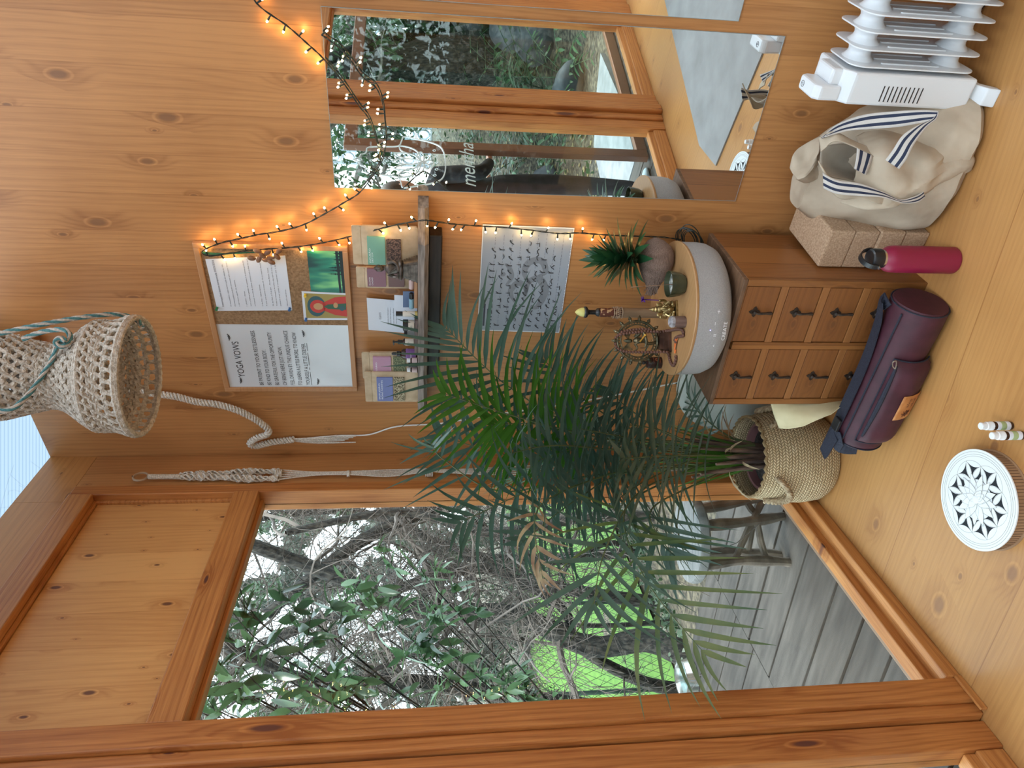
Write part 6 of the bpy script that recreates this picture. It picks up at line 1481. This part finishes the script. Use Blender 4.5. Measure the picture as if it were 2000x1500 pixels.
# pale round cushion behind the cabinet and a cream paper bag
M_['pale_cloth'] = noisy('pale_cushion_cloth', (.42, .45, .40), (.52, .55, .50), 6, .8)
cu = BT('round_cushion', 'pale grey green round cushion leaning on the wall behind the cabinet', 'cushion', .395, .012, 0)
mb = MB(); ol = [(.245*math.cos(2*PI*k/60), .248 + .245*math.sin(2*PI*k/60)) for k in range(60)]; inflate(mb, ol, -.018, .022, 8, flat=.2, edge=.010, nz=.006); mb.build('cushion', 'pale_cloth', cu)
M_['cream_paper'] = noisy('cream_paper', (.48, .40, .22), (.60, .51, .31), 12, .75, bump=.6, bscale=10)
tp_ = .405; pb_ = BT('paper_bag', 'crumpled cream paper bag between the basket and the cabinet', 'paper bag', .53, tp_, 0)
def PBp(x, y, t): s_, t_, z_ = toB(onB(x, y, t)); return Vector((s_ - .53, -(t_ - tp_), max(.003, z_)))
mb = patchmesh([[PBp(1505, 788, .36), PBp(1550, 788, .385), PBp(1600, 785, .39), PBp(1650, 780, .39)], [PBp(1512, 812, .38), PBp(1555, 812, .42), PBp(1600, 808, .44), PBp(1645, 792, .45)], [PBp(1523, 838, .40), PBp(1552, 838, .435), PBp(1590, 826, .455), PBp(1642, 798, .47)]], 7, 7, .010, 3)
cloth('front', mb, 'cream_paper', pb_, .001)
mb = patchmesh([[PBp(1505, 788, .355), PBp(1550, 786, .36), PBp(1600, 784, .36), PBp(1650, 778, .37)], [PBp(1521, 836, .385), PBp(1552, 836, .39), PBp(1590, 824, .40), PBp(1642, 796, .41)]], 5, 6, .006, 8)
cloth('back', mb, 'cream_paper', pb_, .001)
# grey rug seen in the mirrors
M_['rug'] = noisy('grey_felt', (.26, .25, .24), (.34, .33, .32), 5, .95, bump=.2, bscale=200)
mb = MB(); mb.prism([(-.05, 1.215), (-.60, 1.475), (-.78, 1.28), (-1.33, -.35), (-.75, -.85), (.25, .15), (.12, 1.05)], .0, .008); o = mb.build('felt_rug', 'rug'); tag(o, 'grey felt rug with cut corners on the floor, seen in the wall mirrors', 'rug')
# ================================================================== crocheted shade with its rope
SHC = Vector((.019, 1.90, 0)); 
M_['crochet'] = noisy('crochet_cotton', (.34, .285, .225), (.60, .53, .45), 130, .95, bump=.9, bscale=260)
shade = thing('crocheted_shade', 'large hanging crocheted shade like an hourglass with a teal and beige rope', 'hanging shade', (SHC.x, SHC.y, 2.127))
prof_ = [(0, .143), (.012, .146), (.028, .139), (.045, .134), (.062, .132), (.078, .134), (.092, .131), (.115, .115), (.135, .099), (.155, .086), (.172, .078), (.19, .074), (.205, .075), (.225, .080), (.26, .090), (.30, .099), (.35, .106), (.40, .108), (.46, .100), (.52, .08), (.57, .055), (.60, .03)]
def rad(z):
    for (z0, r0), (z1, r1) in zip(prof_, prof_[1:]):
        if z <= z1: return r0 + (r1 - r0) * (z - z0) / (z1 - z0)
    return prof_[-1][1]
rng = random.Random(14)
def sp3(a, z, dr=0): 
    r = rad(z) + dr + .003*noise.noise(Vector((math.cos(a)*3, math.sin(a)*3, z*14))); return Vector((r*math.cos(a), r*math.sin(a), z))
def mesh_zone(zs, ncol, yr, stagger=True, wav=.0025):
    mb = MB()
    for i, z_ in enumerate(zs):
        mb.tube([sp3(2*PI*k/(ncol*4), z_ + wav*math.sin(k*PI/2 + i)) + Vector((0, 0, rng.uniform(-.0006, .0006))) for k in range(ncol*4)], [yr*(1 + .28*math.sin(k*2.1 + i)) for k in range(ncol*4)], 5, closed=False, caps=False)
    for z0, z1, i in zip(zs, zs[1:], range(99)):
        for k in range(ncol):
            a = 2*PI*(k + (.5 if i % 2 and stagger else 0))/ncol; da = 2*PI/ncol*.16
            mb.tube([sp3(a - da, z0), sp3(a + rng.uniform(-.01, .01), (z0 + z1)/2, .002), sp3(a + da, z1)], [yr*1.15, yr*.9, yr*1.15], 5, caps=False)
            mb.tube([sp3(a + da, z0), sp3(a + rng.uniform(-.01, .01), (z0 + z1)/2, -.001), sp3(a - da, z1)], [yr*1.1, yr*.85, yr*1.1], 5, caps=False)
    return mb
mesh_zone([.006, .030, .047], 34, .0047).build('lower_mesh', 'crochet', shade)
mesh_zone([.052, .063, .075, .088], 34, .0050).build('middle_band', 'crochet', shade)
mesh_zone([.092, .106, .120, .134, .148, .160, .172, .183, .194], 26, .0050).build('neck_mesh', 'crochet', shade)
mesh_zone([.205 + .0185*k for k in range(21)], 24, .0060, wav=.004).build('upper_mesh', 'crochet', shade)
for z_, r_, rr_ in ((0, .1435, .0068), (.006, .1455, .0060), (.089, .1325, .0062), (.095, .1295, .0055)):
    mb = MB(); mb.tube([Vector((r_*math.cos(a), r_*math.sin(a), z_)) for a in [2*PI*k/170 for k in range(170)]], [rr_*(1 + .13*math.sin(k*1.9)) for k in range(170)], 8, closed=True); mb.build('rolled_rim', 'crochet', shade)
mb = MB(); mb.torus((0, 0, .199), .075, .0048, 60, 8); mb.build('waist_ring', 'crochet', shade)
M_['teal'] = noisy('teal_strand', (.035, .12, .13), (.09, .22, .22), 200, .9); M_['beige'] = noisy('beige_strand', (.33, .27, .22), (.52, .45, .38), 200, .9)
def rope(mb, P, r=.0056):
    P = spaced(P, .0035); acc = 0; up = None; tracks = [[] for _ in range(4)]
    for i, p in enumerate(P):
        t = (P[min(i+1, len(P)-1)] - P[max(i-1, 0)]).normalized(); up = t.orthogonal().normalized() if up is None else (up - t*up.dot(t)).normalized(); bi = t.cross(up); acc += .26
        for k in range(4): a = acc + k*PI/2; tracks[k].append(p + (up*math.cos(a) + bi*math.sin(a))*r*.5)
    for k in range(4): mb.mi = (0, 1, 0, 1)[k]; mb.tube(tracks[k], r*.62, 6)
    mb.mi = 0
S0 = shade.location
def SV(x, y, d): return atd(x, y, d) - S0
mb = MB()
rope(mb, smoothcurve([SV(-60, 675, 1.84), SV(0, 652, 1.83), (SV(80, 634, 1.83)), SV(160, 620, 1.85), SV(225, 614, 1.88), SV(262, 622, 1.90), SV(278, 636, 1.87)], 8))
rope(mb, smoothcurve([SV(-40, 800, 1.80), SV(0, 803, 1.785), SV(30, 795, 1.785), SV(60, 765, 1.80), SV(85, 730, 1.815), SV(105, 695, 1.81), SV(112, 672, 1.80), SV(125, 665, 1.79), SV(142, 668, 1.80)], 8))
rope(mb, smoothcurve([SV(45, 662, 1.83), SV(70, 652, 1.82), SV(100, 645, 1.81), SV(128, 645, 1.80), (SV(137, 658, 1.80)), SV(132, 672, 1.79), SV(118, 676, 1.785), SV(108, 668, 1.785), (SV(118, 660, 1.785)), SV(130, 668, 1.78)], 8))
rope(mb, smoothcurve([SV(-10, 803, 1.79), SV(-60, 770, 1.83), SV(-130, 735, 1.88), SV(-260, 720, 1.92)], 8))
mb.build('rope', ['teal', 'beige'], shade)
mb = MB(); rope(mb, smoothcurve([Vector((.04, .02, .57)), Vector((.0, .0, .62)), Vector((0, 0, .66))], 6), .006); mb.build('hanging_rope', ['teal', 'beige'], shade)
# ================================================================== outside on the deck
M_['seat'] = noisy('bleached_wood', (.11, .115, .115), (.19, .19, .187), 6, .85, (1, 12, 1), bump=.4)
M_['logs'] = noisy('rough_branch_wood', (.085, .07, .055), (.19, .155, .125), 14, .9, bump=.7)
st = L(.02, -.44, -.08)
sf = [atz(1541, 1098, -.08), atz(1530, 1008, -.08)]
seatc = atz(1355, 1052, .37)
stool = thing('rustic_stool', 'rustic stool with bleached round seat and branch legs on the deck outside', 'stool', (seatc.x, seatc.y, -.079))
mb = MB(); mb.lathe([(.001, .440), (.165, .438), (.172, .446), (.172, .468), (.166, .478), (.001, .480)], 48)
for v in mb.bm.verts: r = math.hypot(v.co.x, v.co.y); k = 1 + .04*noise.noise(Vector((math.atan2(v.co.y, v.co.x)*1.4, 0, 1))); v.co.x *= k; v.co.y *= k*.9
mb.build('seat', 'seat', stool)
def gl_(p): q = p - stool.location; return q
feet = [gl_(sf[0]), gl_(sf[1]), Vector((.17, .10, 0)), Vector((-.12, .17, 0))]
feet[0].z = feet[1].z = 0
tops = [Vector((-.08, -.09, .44)), Vector((.07, -.10, .44)), Vector((.10, .07, .44)), Vector((-.08, .09, .44))]
for i, (f_, t_) in enumerate(zip(feet, tops)):
    mb = MB(); m_ = f_.lerp(t_, .5) + Vector((.012*math.cos(i*2), .01*math.sin(i*3), 0)); P = smoothcurve([f_, m_, t_], 7); mb.tube(P, [.021 - .003*math.sin(k*.9 + i) for k in range(len(P))], 10); mb.build('leg', 'logs', stool)
for a, b_, z0, z1 in ((0, 1, .12, .16), (1, 2, .14, .20), (2, 3, .13, .16), (3, 0, .2, .15), (0, 2, .30, .10)):
    mb = MB(); p = feet[a].lerp(tops[a], z0/.44); q = feet[b_].lerp(tops[b_], z1/.44); mb.tube([p, p.lerp(q, .5) + Vector((0, 0, .006)), q], [.013, .015, .013], 8); mb.build('stretcher', 'logs', stool)
p = atz(1352, 1325, -.083); bw = thing('metal_bowl', 'shiny steel dog bowl at the edge of the deck', 'bowl', (p.x, p.y, -.0825))
mb = MB(); mb.lathe([(.001, 0), (.105, 0), (.112, .004), (.098, .062), (.105, .064), (.105, .067), (.095, .066), (.093, .060), (.088, .02), (.001, .016)], 48); mb.build('shell', 'steel', bw)
mb = MB(); mb.lathe([(.001, .040), (.0905, .040)], 40); mb.build('water', glass('bowl_water', (.8, .9, .9), .1), bw)
# patterned bag and book seen low through the door
p = atz(1770, 1492, -.08); s_, t_, z_ = toL(p); lb = thing('patterned_backpack', 'blue patterned backpack lying on the deck outside the door', 'backpack', L(1.40, -.36, -.08), RL)
m = mat('blue_pattern', (.05, .12, .5), .6); n, l, b = nt(m); vo = n.new('ShaderNodeTexVoronoi'); vo.inputs['Scale'].default_value = 13; tcx = n.new('ShaderNodeTexCoord'); l.new(tcx.outputs['Object'], vo.inputs[0])
sc_ = n.new('ShaderNodeSeparateColor'); l.new(vo.outputs['Color'], sc_.inputs[0]); cr = n.new('ShaderNodeValToRGB'); cr.color_ramp.interpolation = 'CONSTANT'; e = cr.color_ramp.elements
e[0].color = (.02, .03, .10, 1); e[1].position = .35; e[1].color = (.05, .14, .55, 1); q = e.new(.7); q.color = (.10, .35, .5, 1); q = e.new(.85); q.color = (.65, .16, .18, 1); q = e.new(.93); q.color = (.6, .65, .7, 1); l.new(sc_.outputs[0], cr.inputs[0]); l.new(cr.outputs[0], b.inputs['Base Color']); M_['bluepat'] = m
mb = MB(); mb.ball((0, 0, .12), .15, 24, 14, (1.15, 1.0, .8))
for v in mb.bm.verts: v.co *= 1 + .12*noise.noise(v.co*9); v.co.z = max(.001, v.co.z)
mb.build('body', 'bluepat', lb)
mb = MB(); mb.tube(smoothcurve([(-.12, .05, .2), (-.05, .12, .25), (.08, .12, .24), (.14, .06, .17)], 6), .009, 8); mb.build('strap', 'black', lb)
bk = thing('grey_booklet', 'grey booklet lying beside the patterned backpack outside the door', 'booklet', L(1.52, -.19, -.078), RL); mb = MB(); mb.box((-.06, -.04, 0), (.06, .04, .012), .002, Matrix.Rotation(.4, 4, 'Z')); mb.build('cover', mat('grey_cover', (.22, .22, .24), .5), bk)
mb = MB(); mb.rbox(-.045, .045, -.028, .028, .002, .0122, .0126, 'z', 3, Matrix.Rotation(.4, 4, 'Z')); mb.rbox(-.041, .041, -.024, .024, .002, .0126, .0129, 'z', 3, Matrix.Rotation(.4, 4, 'Z')); mb.build('cover_frame', 'white', bk)
# ================================================================== sticker on the door glass (reads from outside)
stk = thing('mentha_sticker', 'white line sticker of lotus and arch with the word mentha on the door glass', 'sticker', L(1.85, -.0530, 1.16), RL)
M_['vinyl'] = mat('white_vinyl', (.80, .82, .82), .5)
mb = MB(); YF = -.0006
def VT(pts, r=.0045, closed=False, sm_=6):
    P = smoothcurve([(x, YF, z) for x, z in pts], sm_, closed); mb.tube(P, r, 4, closed=closed)
def mir(pts): return [(-x, z) for x, z in pts]
half = [(0, .137), (.08, .143), (.14, .165), (.175, .22), (.195, .285), (.215, .36), (.18, .375), (.14, .385), (.125, .41), (.12, .47), (.115, .53), (.10, .56), (.06, .565), (.045, .59), (.02, .60), (0, .63)]
VT(half); VT(mir(half))
VT([(0, .27), (.022, .32), (.02, .38), (0, .425), (-.02, .38), (-.022, .32)], closed=True)
for k in (1, -1):
    VT([(k*x, z) for x, z in ((0, .27), (.05, .30), (.07, .35), (.065, .41), (.04, .39), (.025, .35))]); VT([(k*x, z) for x, z in ((.0, .268), (.08, .285), (.12, .33), (.13, .385), (.09, .375), (.06, .33))])
    VT([(k*x, z) for x, z in ((0, .26), (.05, .255), (.085, .27), (.06, .29), (.02, .275))], closed=True); VT([(k*x, z) for x, z in ((0, .255), (.03, .225), (.055, .235), (.04, .25))], closed=True)
VT([(0, .255), (.016, .23), (0, .205), (-.016, .23)], closed=True)
for x, z in ((0, .185), (.055, .187), (-.055, .187), (.105, .197), (-.105, .197), (0, .45), (.028, .438), (-.028, .438), (.0, .475), (.0, .535), (0, .59), (.02, .465), (-.02, .465)): VT([(x + .008, z), (x, z + .008), (x - .008, z), (x, z - .008)], .002, True)
mb.build('lotus_arch', 'vinyl', stk)
o = text_mesh('mentha', 1, 'lettering', 'vinyl', stk, Matrix.Identity(4), .0, shear=.35); xs = [v.co.x for v in o.data.vertices]; a, b_ = min(xs), max(xs)
for v in o.data.vertices: v.co = Vector((-.185 + (v.co.x - a)/(b_ - a)*.37, YF - .0004, v.co.y/.72*.085 - .02))
# ================================================================== garden bank reflected in the mirrors
M_['concrete'] = noisy('white_render', (.17, .18, .19), (.25, .26, .27), 9, .8, bump=.3)
mb = MB(); mb.prism([(2.76, -.65), (3.45, -.64), (4.3, -.77), (4.15, -1.05), (3.85, -1.39), (2.76, -1.39)], -.3, -.075); o = mb.build('garden_kerb', 'concrete'); o.location = Cn; o.rotation_euler = (0, 0, RL); struct(o)
M_['rock'] = noisy('grey_rock', (.035, .038, .042), (.10, .104, .11), 5, .85, bump=.8, bscale=20)
rng = random.Random(6)
rl = [((7.4, -2.0), .34, 'big blue grey boulder highest on the leafy bank'), ((5.8, -1.55), .30, 'rounded grey boulder in the middle of the leafy bank'), ((4.9, -1.45), .24, 'flat grey boulder nearest the white kerb'), ((6.5, -1.75), .30, 'large boulder below the ferns'), ((4.9, -2.6), .22, 'small boulder behind the middle one'), ((7.4, -2.1), .42, 'far boulder at the top of the bank'), ((3.9, -2.1), .20, 'pale small rock beside the door opening')]
for (s_, t_), r_, lab in rl:
    mb = MB(); mb.ball((0, 0, r_*.35), r_, 20, 14, (1, .8, .7)); sd_ = rng.uniform(0, 50)
    for v in mb.bm.verts: v.co *= 1 + .28*noise.noise(v.co*2.2/r_*.4 + Vector((sd_, 0, 0))) + .06*noise.noise(v.co*14)
    o = mb.build('boulder', 'rock'); o.location = P_L(s_, t_); tag(o, lab, 'boulder', 'boulders on the leafy bank')
def garden_tree(label, pts, r, seed, depth=3):
    root = thing('garden_tree', label, 'tree', pts[0]); b0 = pts[0]; P = smoothcurve([p - b0 for p in pts], 6); N = len(P); rg = random.Random(seed)
    mb = MB(); mb.tube(P, [r*(1 - .5*i/N)*(1 + .15*noise.noise(Vector((i*.7, seed, 2)))) for i in range(N)], 14); mb.build('trunk', 'bark', root)
    mb = MB(); tips = []
    for c in range(9): i = rg.randint(N//3, N - 1); branch(mb, rg, P[i], randdir(rg, -.1, .8), rg.uniform(.8, 1.6), r*.28, depth - 1, .004, (3, 5), .25, .0, 6, tips)
    mb.build('branches', 'bark_pale', root); ml = MB()
    for p, d in tips:
        for k in range(5): leaf(ml, p + randdir(rg)*.08, (d + randdir(rg)*1.2).normalized(), Vector((0, 0, 1)), rg.uniform(.09, .16), rg.uniform(.035, .06), .5, .15, 3)
    ml.build('leaves', 'leaf_shrub', root); return root
garden_tree('thick dark leaning trunk on the bank beside the doors', [P_L(7.0, -2.45), P_L(6.75, -2.45, 1.2), P_L(6.6, -2.5, 1.9), P_L(6.2, -2.6, 2.7), P_L(6.0, -2.9, 3.5)], .36, 3)
garden_tree('pale branching tree behind the thick dark trunk', [P_L(8.2, -2.6), P_L(7.6, -2.5, 1.2), P_L(7.0, -2.4, 2.0), P_L(6.4, -2.5, 3.0)], .13, 4)
garden_tree('slim tree seen above the sticker in the mirror', [P_L(5.3, -3.3), P_L(5.0, -3.2, 1.4), P_L(4.6, -3.2, 2.4), P_L(4.4, -3.0, 3.2)], .08, 5)
garden_tree('bushy tree on the bank farthest from the house', [P_L(9.4, -3.4), P_L(9.2, -3.2, 1.5), P_L(9.0, -3.0, 2.8)], .12, 6)
def fern(label, s_, t_, seed, sz=1.0, m='leaf_shrub'):
    root = thing('fern', label, 'fern', P_L(s_, t_), 0, 'ferns on the leafy bank'); ml = MB(); rg = random.Random(seed)
    for k in range(13):
        a = k*2.4; el = rg.uniform(.4, 1.2); d = Vector((math.cos(a)*math.cos(el), math.sin(a)*math.cos(el), math.sin(el))); P = [Vector((0, 0, 0))]
        for j in range(8): d = (d + Vector((0, 0, -.11))).normalized(); P.append(P[-1] + d*.075*sz)
        ml.tube(P, .0035, 4, caps=False)
        for j in range(2, 9):
            side = d.cross(Vector((0, 0, 1))).normalized()
            for sg in (-1, 1): leaf(ml, P[j], (side*sg + d*.5).normalized(), Vector((0, 0, 1)), .13*sz*(1.1 - j*.08), .026*sz, .4, .1, 3)
    ml.build('fronds', m, root)
fp = [(4.7, -1.65), (5.1, -1.5), (5.6, -1.95), (6.2, -2.1), (6.0, -1.5), (6.9, -1.9), (4.2, -2.3), (7.6, -2.5), (5.5, -2.7), (3.6, -2.7), (6.8, -2.9), (4.6, -3.0)]
fl = ['fern nearest the white kerb', 'fern in front of the dark trunk', 'fern between the two middle boulders', 'fern at the foot of the highest boulder', 'fern growing against the dark trunk', 'fern beside the large boulder', 'fern behind the kerb rock', 'fern near the far boulder', 'fern behind the small boulder', 'fern straight outside the door', 'fern at the back of the bank', 'fern under the slim tree']
for i, ((a, b_), lab) in enumerate(zip(fp, fl)): fern(lab, a, b_, i, 1.0 + .4*(i % 3), 'leaf_shrub' if i % 2 else 'leaf_dark')
rgf = random.Random(12)
cloud('bank_foliage', 'mixed green foliage behind the boulders on the bank', 'leaf_dark', 7000, lambda r: (lambda s, t: P_L(s, t) + Vector((0, 0, r.uniform(.0, 4.2))))(r.uniform(6, 16), r.uniform(-3.2, -8)), .10, 19)
cloud('canopy_foliage', 'overhanging green canopy above the deck seen in the mirror', 'leaf_shrub', 2600, lambda r: (lambda s, t: P_L(s, t, r.uniform(2.25, 3.6)))(r.uniform(3.5, 9), r.uniform(-1.3, -4)), .10, 20)
cloud('ground_plants', 'small weeds scattered among the fallen leaves', 'leaf_shrub', 900, lambda r: (lambda s, t: P_L(s, t) + Vector((0, 0, abs(r.gauss(0, .05)))))(r.uniform(3.0, 9), r.uniform(-1.5, -4)), .07, 21)
a = L(4.6); b_ = B(4.36) + E2*2.9; HSG = 1 if (Vector((-(b_ - a).y, (b_ - a).x, 0))).dot(OC - a) < 0 else -1
cloud('sky_block_hedge', 'dense green hedge added outside the far glazed wall to block sky reflections', 'leaf_dark', 14000, lambda r: a + (b_ - a)*r.uniform(-.6, 1.6) + (Vector((-(b_ - a).y, (b_ - a).x, 0)).normalized()*HSG)*r.uniform(2.0, 3.4) + Vector((0, 0, r.uniform(-.4, 3.0))), .16, 23)  # added to keep bright sky out of the pane reflections
mb = MB(); mb.face([L(-30, 30, -.42), L(-30, -.2, -.42), L(40, -.2, -.42), L(40, 30, -.42)]); mb.face([L(-30, -.2, -1.15), L(-30, -60, -1.15), L(40, -60, -1.15), L(40, -.2, -1.15)]); o = mb.build('yard_ground', 'litter'); struct(o)
M_['fallen'] = noisy('fallen_leaf', (.18, .13, .05), (.36, .29, .11), 9, .7)
mb = MB(); rng = random.Random(3)
for k in range(1500):
    p = P_L(rng.uniform(2.9, 9), rng.uniform(-1.4, -4)) + Vector((0, 0, .012)); d = randdir(rng, -.2, .2); s_ = rng.uniform(.03, .07); sd_ = d.cross(Vector((0, 0, 1))).normalized()*s_*.4; mb.face([p - d*s_*.5, p + sd_, p + d*s_*.5, p - sd_])
o = mb.build('fallen_leaves', 'fallen'); tag(o, 'yellow fallen leaves strewn over the garden bank', 'fallen leaves', kind='stuff')
M_['wallw'] = mat('garden_wall_white', (.34, .38, .42), .8)
mb = MB()
for i in range(26):
    for j in range(9):
        s0 = 8.5 - 0; x = -9 + i*.36; z_ = .1 + j*.36
        mb.torus((x, 0, z_ + .18), .13, .028, 12, 5, Matrix.Rotation(PI/2, 4, 'X')); 
        if j == 0: mb.box((x - .18, -.04, z_ - .4), (x + .18, .04, z_))
    mb.box((-9 + i*.36 - .195, -.04, -.3), (-9 + i*.36 - .165, .04, 3.4))
for j in range(10): mb.box((-9.2, -.04, .085 + j*.36), (.2, .04, .115 + j*.36))
o = mb.build('breeze_block_wall', 'wallw'); o.location = L(13.5, 0, .3); o.rotation_euler = (0, 0, math.atan2(NL.y, NL.x)); tag(o, 'white breeze block garden wall behind the bank', 'garden wall')
# ================================================================== person standing on the deck, seen in the mirror
M_['cloth_dark'] = noisy('dark_cloth', (.008, .007, .009), (.02, .018, .022), 18, .9, bump=.3, bscale=30)
M_['skin'] = mat('skin', (.50, .27, .19), .5, 0); M_['hair'] = noisy('dark_hair', (.02, .012, .008), (.05, .03, .02), 90, .6)
M_['shoe'] = mat('pale_shoe', (.48, .62, .70), .6)
def skin_obj(name, verts, edges, radii, m, parent, sub=2, root=0):
    me = bpy.data.meshes.new(name); me.from_pydata([Vector(v) for v in verts], edges, []); o = bpy.data.objects.new(name, me); col.objects.link(o); o.parent = parent
    sk = o.modifiers.new('skin', 'SKIN'); sk.use_smooth_shade = True
    for i, r in enumerate(radii): sv = me.skin_vertices[0].data[i]; sv.radius = r if isinstance(r, tuple) else (r, r); sv.use_root = (i == root)
    if sub: s_ = o.modifiers.new('sub', 'SUBSURF'); s_.levels = sub; s_.render_levels = sub
    me.materials.append(M_[m]); return o
pp = L(2.30, -.66, -.08); per = thing('person', 'person in dark clothes and pale shoes standing on the deck, seen in the mirror', 'person', pp, RL + PI/2)
# local -y is the way the person faces (towards the room side), z up from the deck
V_ = [(0, 0, .93), (0, .0, 1.10), (0, .01, 1.28), (0, .01, 1.42), (0, 0, 1.50),
      (.10, 0, .90), (.115, -.01, .50), (.12, .01, .09), (-.10, 0, .90), (-.115, -.01, .50), (-.12, .01, .09),
      (.17, .01, 1.40), (.22, .03, 1.13), (.15, -.17, 1.06), (-.17, .01, 1.40), (-.22, .03, 1.13), (-.13, -.17, 1.06)]
E_ = [(0, 1), (1, 2), (2, 3), (3, 4), (0, 5), (5, 6), (6, 7), (0, 8), (8, 9), (9, 10), (3, 11), (11, 12), (12, 13), (3, 14), (14, 15), (15, 16)]
R2 = [(.15, .11), (.135, .10), (.15, .11), (.13, .09), (.055, .055), (.09, .09), (.065, .065), (.05, .05), (.09, .09), (.065, .065), (.05, .05), (.065, .065), (.05, .05), (.036, .036), (.065, .065), (.05, .05), (.036, .036)]
skin_obj('clothed_body', V_, E_, R2, 'cloth_dark', per)
mb = MB(); mb.ball((0, -.01, 1.63), .098, 20, 14, (.78, .95, 1.22)); mb.tube([(0, .0, 1.48), (0, .0, 1.56)], [.05, .048], 12); mb.ball((0, -.105, 1.62), .014, 8, 6, (.8, 1.2, 1.6)); mb.tube([(-.022, -.094, 1.575), (0, -.1, 1.573), (.022, -.094, 1.575)], .005, 6)
for sg in (-1, 1): mb.ball((sg*.078, .0, 1.625), .02, 8, 6, (.4, .8, 1.4))
mb.build('head', 'skin', per)
mb = MB()
for sg in (-1, 1): mb.ball((sg*.03, -.090, 1.645), .009, 8, 6)
mb.build('eyes', 'black', per)
mb = MB(); mb.ball((0, .012, 1.665), .103, 20, 12, (.84, .98, 1.05)); mb.ball((0, .07, 1.58), .06, 12, 8, (1.1, .7, 1.3)); 
for v in mb.bm.verts:
    if v.co.y < -.05 and v.co.z < 1.70: v.co.y = -.05
mb.build('hair', 'hair', per)
for sg, bx_ in ((1, .15), (-1, -.13)):
    c = Vector((bx_, -.17, 1.06)); ip = Vector((-sg*.35, -.85, .1)).normalized(); 
    hv, he, hr = [tuple(c), tuple(c + ip*.04), tuple(c + ip*.085)], [(0, 1), (1, 2)], [(.026, .020), (.034, .018), (.040, .016)]
    sx_ = ip.cross(Vector((0, 0, 1))).normalized()
    for f in range(4):
        b0 = c + ip*.088 + sx_*(f - 1.5)*.019; i0 = len(hv); ln = (.062, .072, .068, .052)[f]; q = b0
        for j in range(3): hv.append(tuple(q)); hr.append((.0095 - .0012*j, .0095 - .0012*j)); he.append((2 if j == 0 else i0 + j - 1, i0 + j)); q = q + (ip + Vector((0, 0, -.45*(j + 1)))).normalized()*ln/3*1.5
    i0 = len(hv); hv += [tuple(c + ip*.05 + sx_*-sg*.035), tuple(c + ip*.085 + sx_*-sg*.052)]; hr += [(.011, .011), (.009, .009)]; he += [(1, i0), (i0, i0 + 1)]
    skin_obj('hand', hv, he, hr, 'skin', per, 2)
for sg in (-1, 1):
    mb = MB(); rings = []
    for y_, w_, h_ in ((.06, .026, .07), (.045, .036, .085), (.0, .040, .09), (-.06, .042, .065), (-.12, .045, .045), (-.165, .038, .035), (-.185, .018, .022)):
        rings.append([Vector((sg*.12 + w_*math.cos(2*PI*k/16), y_, max(.0, h_*.5 + h_*.5*math.sin(2*PI*k/16)))) for k in range(16)])
    mb.loft(rings); mb.build('shoe', 'shoe', per)
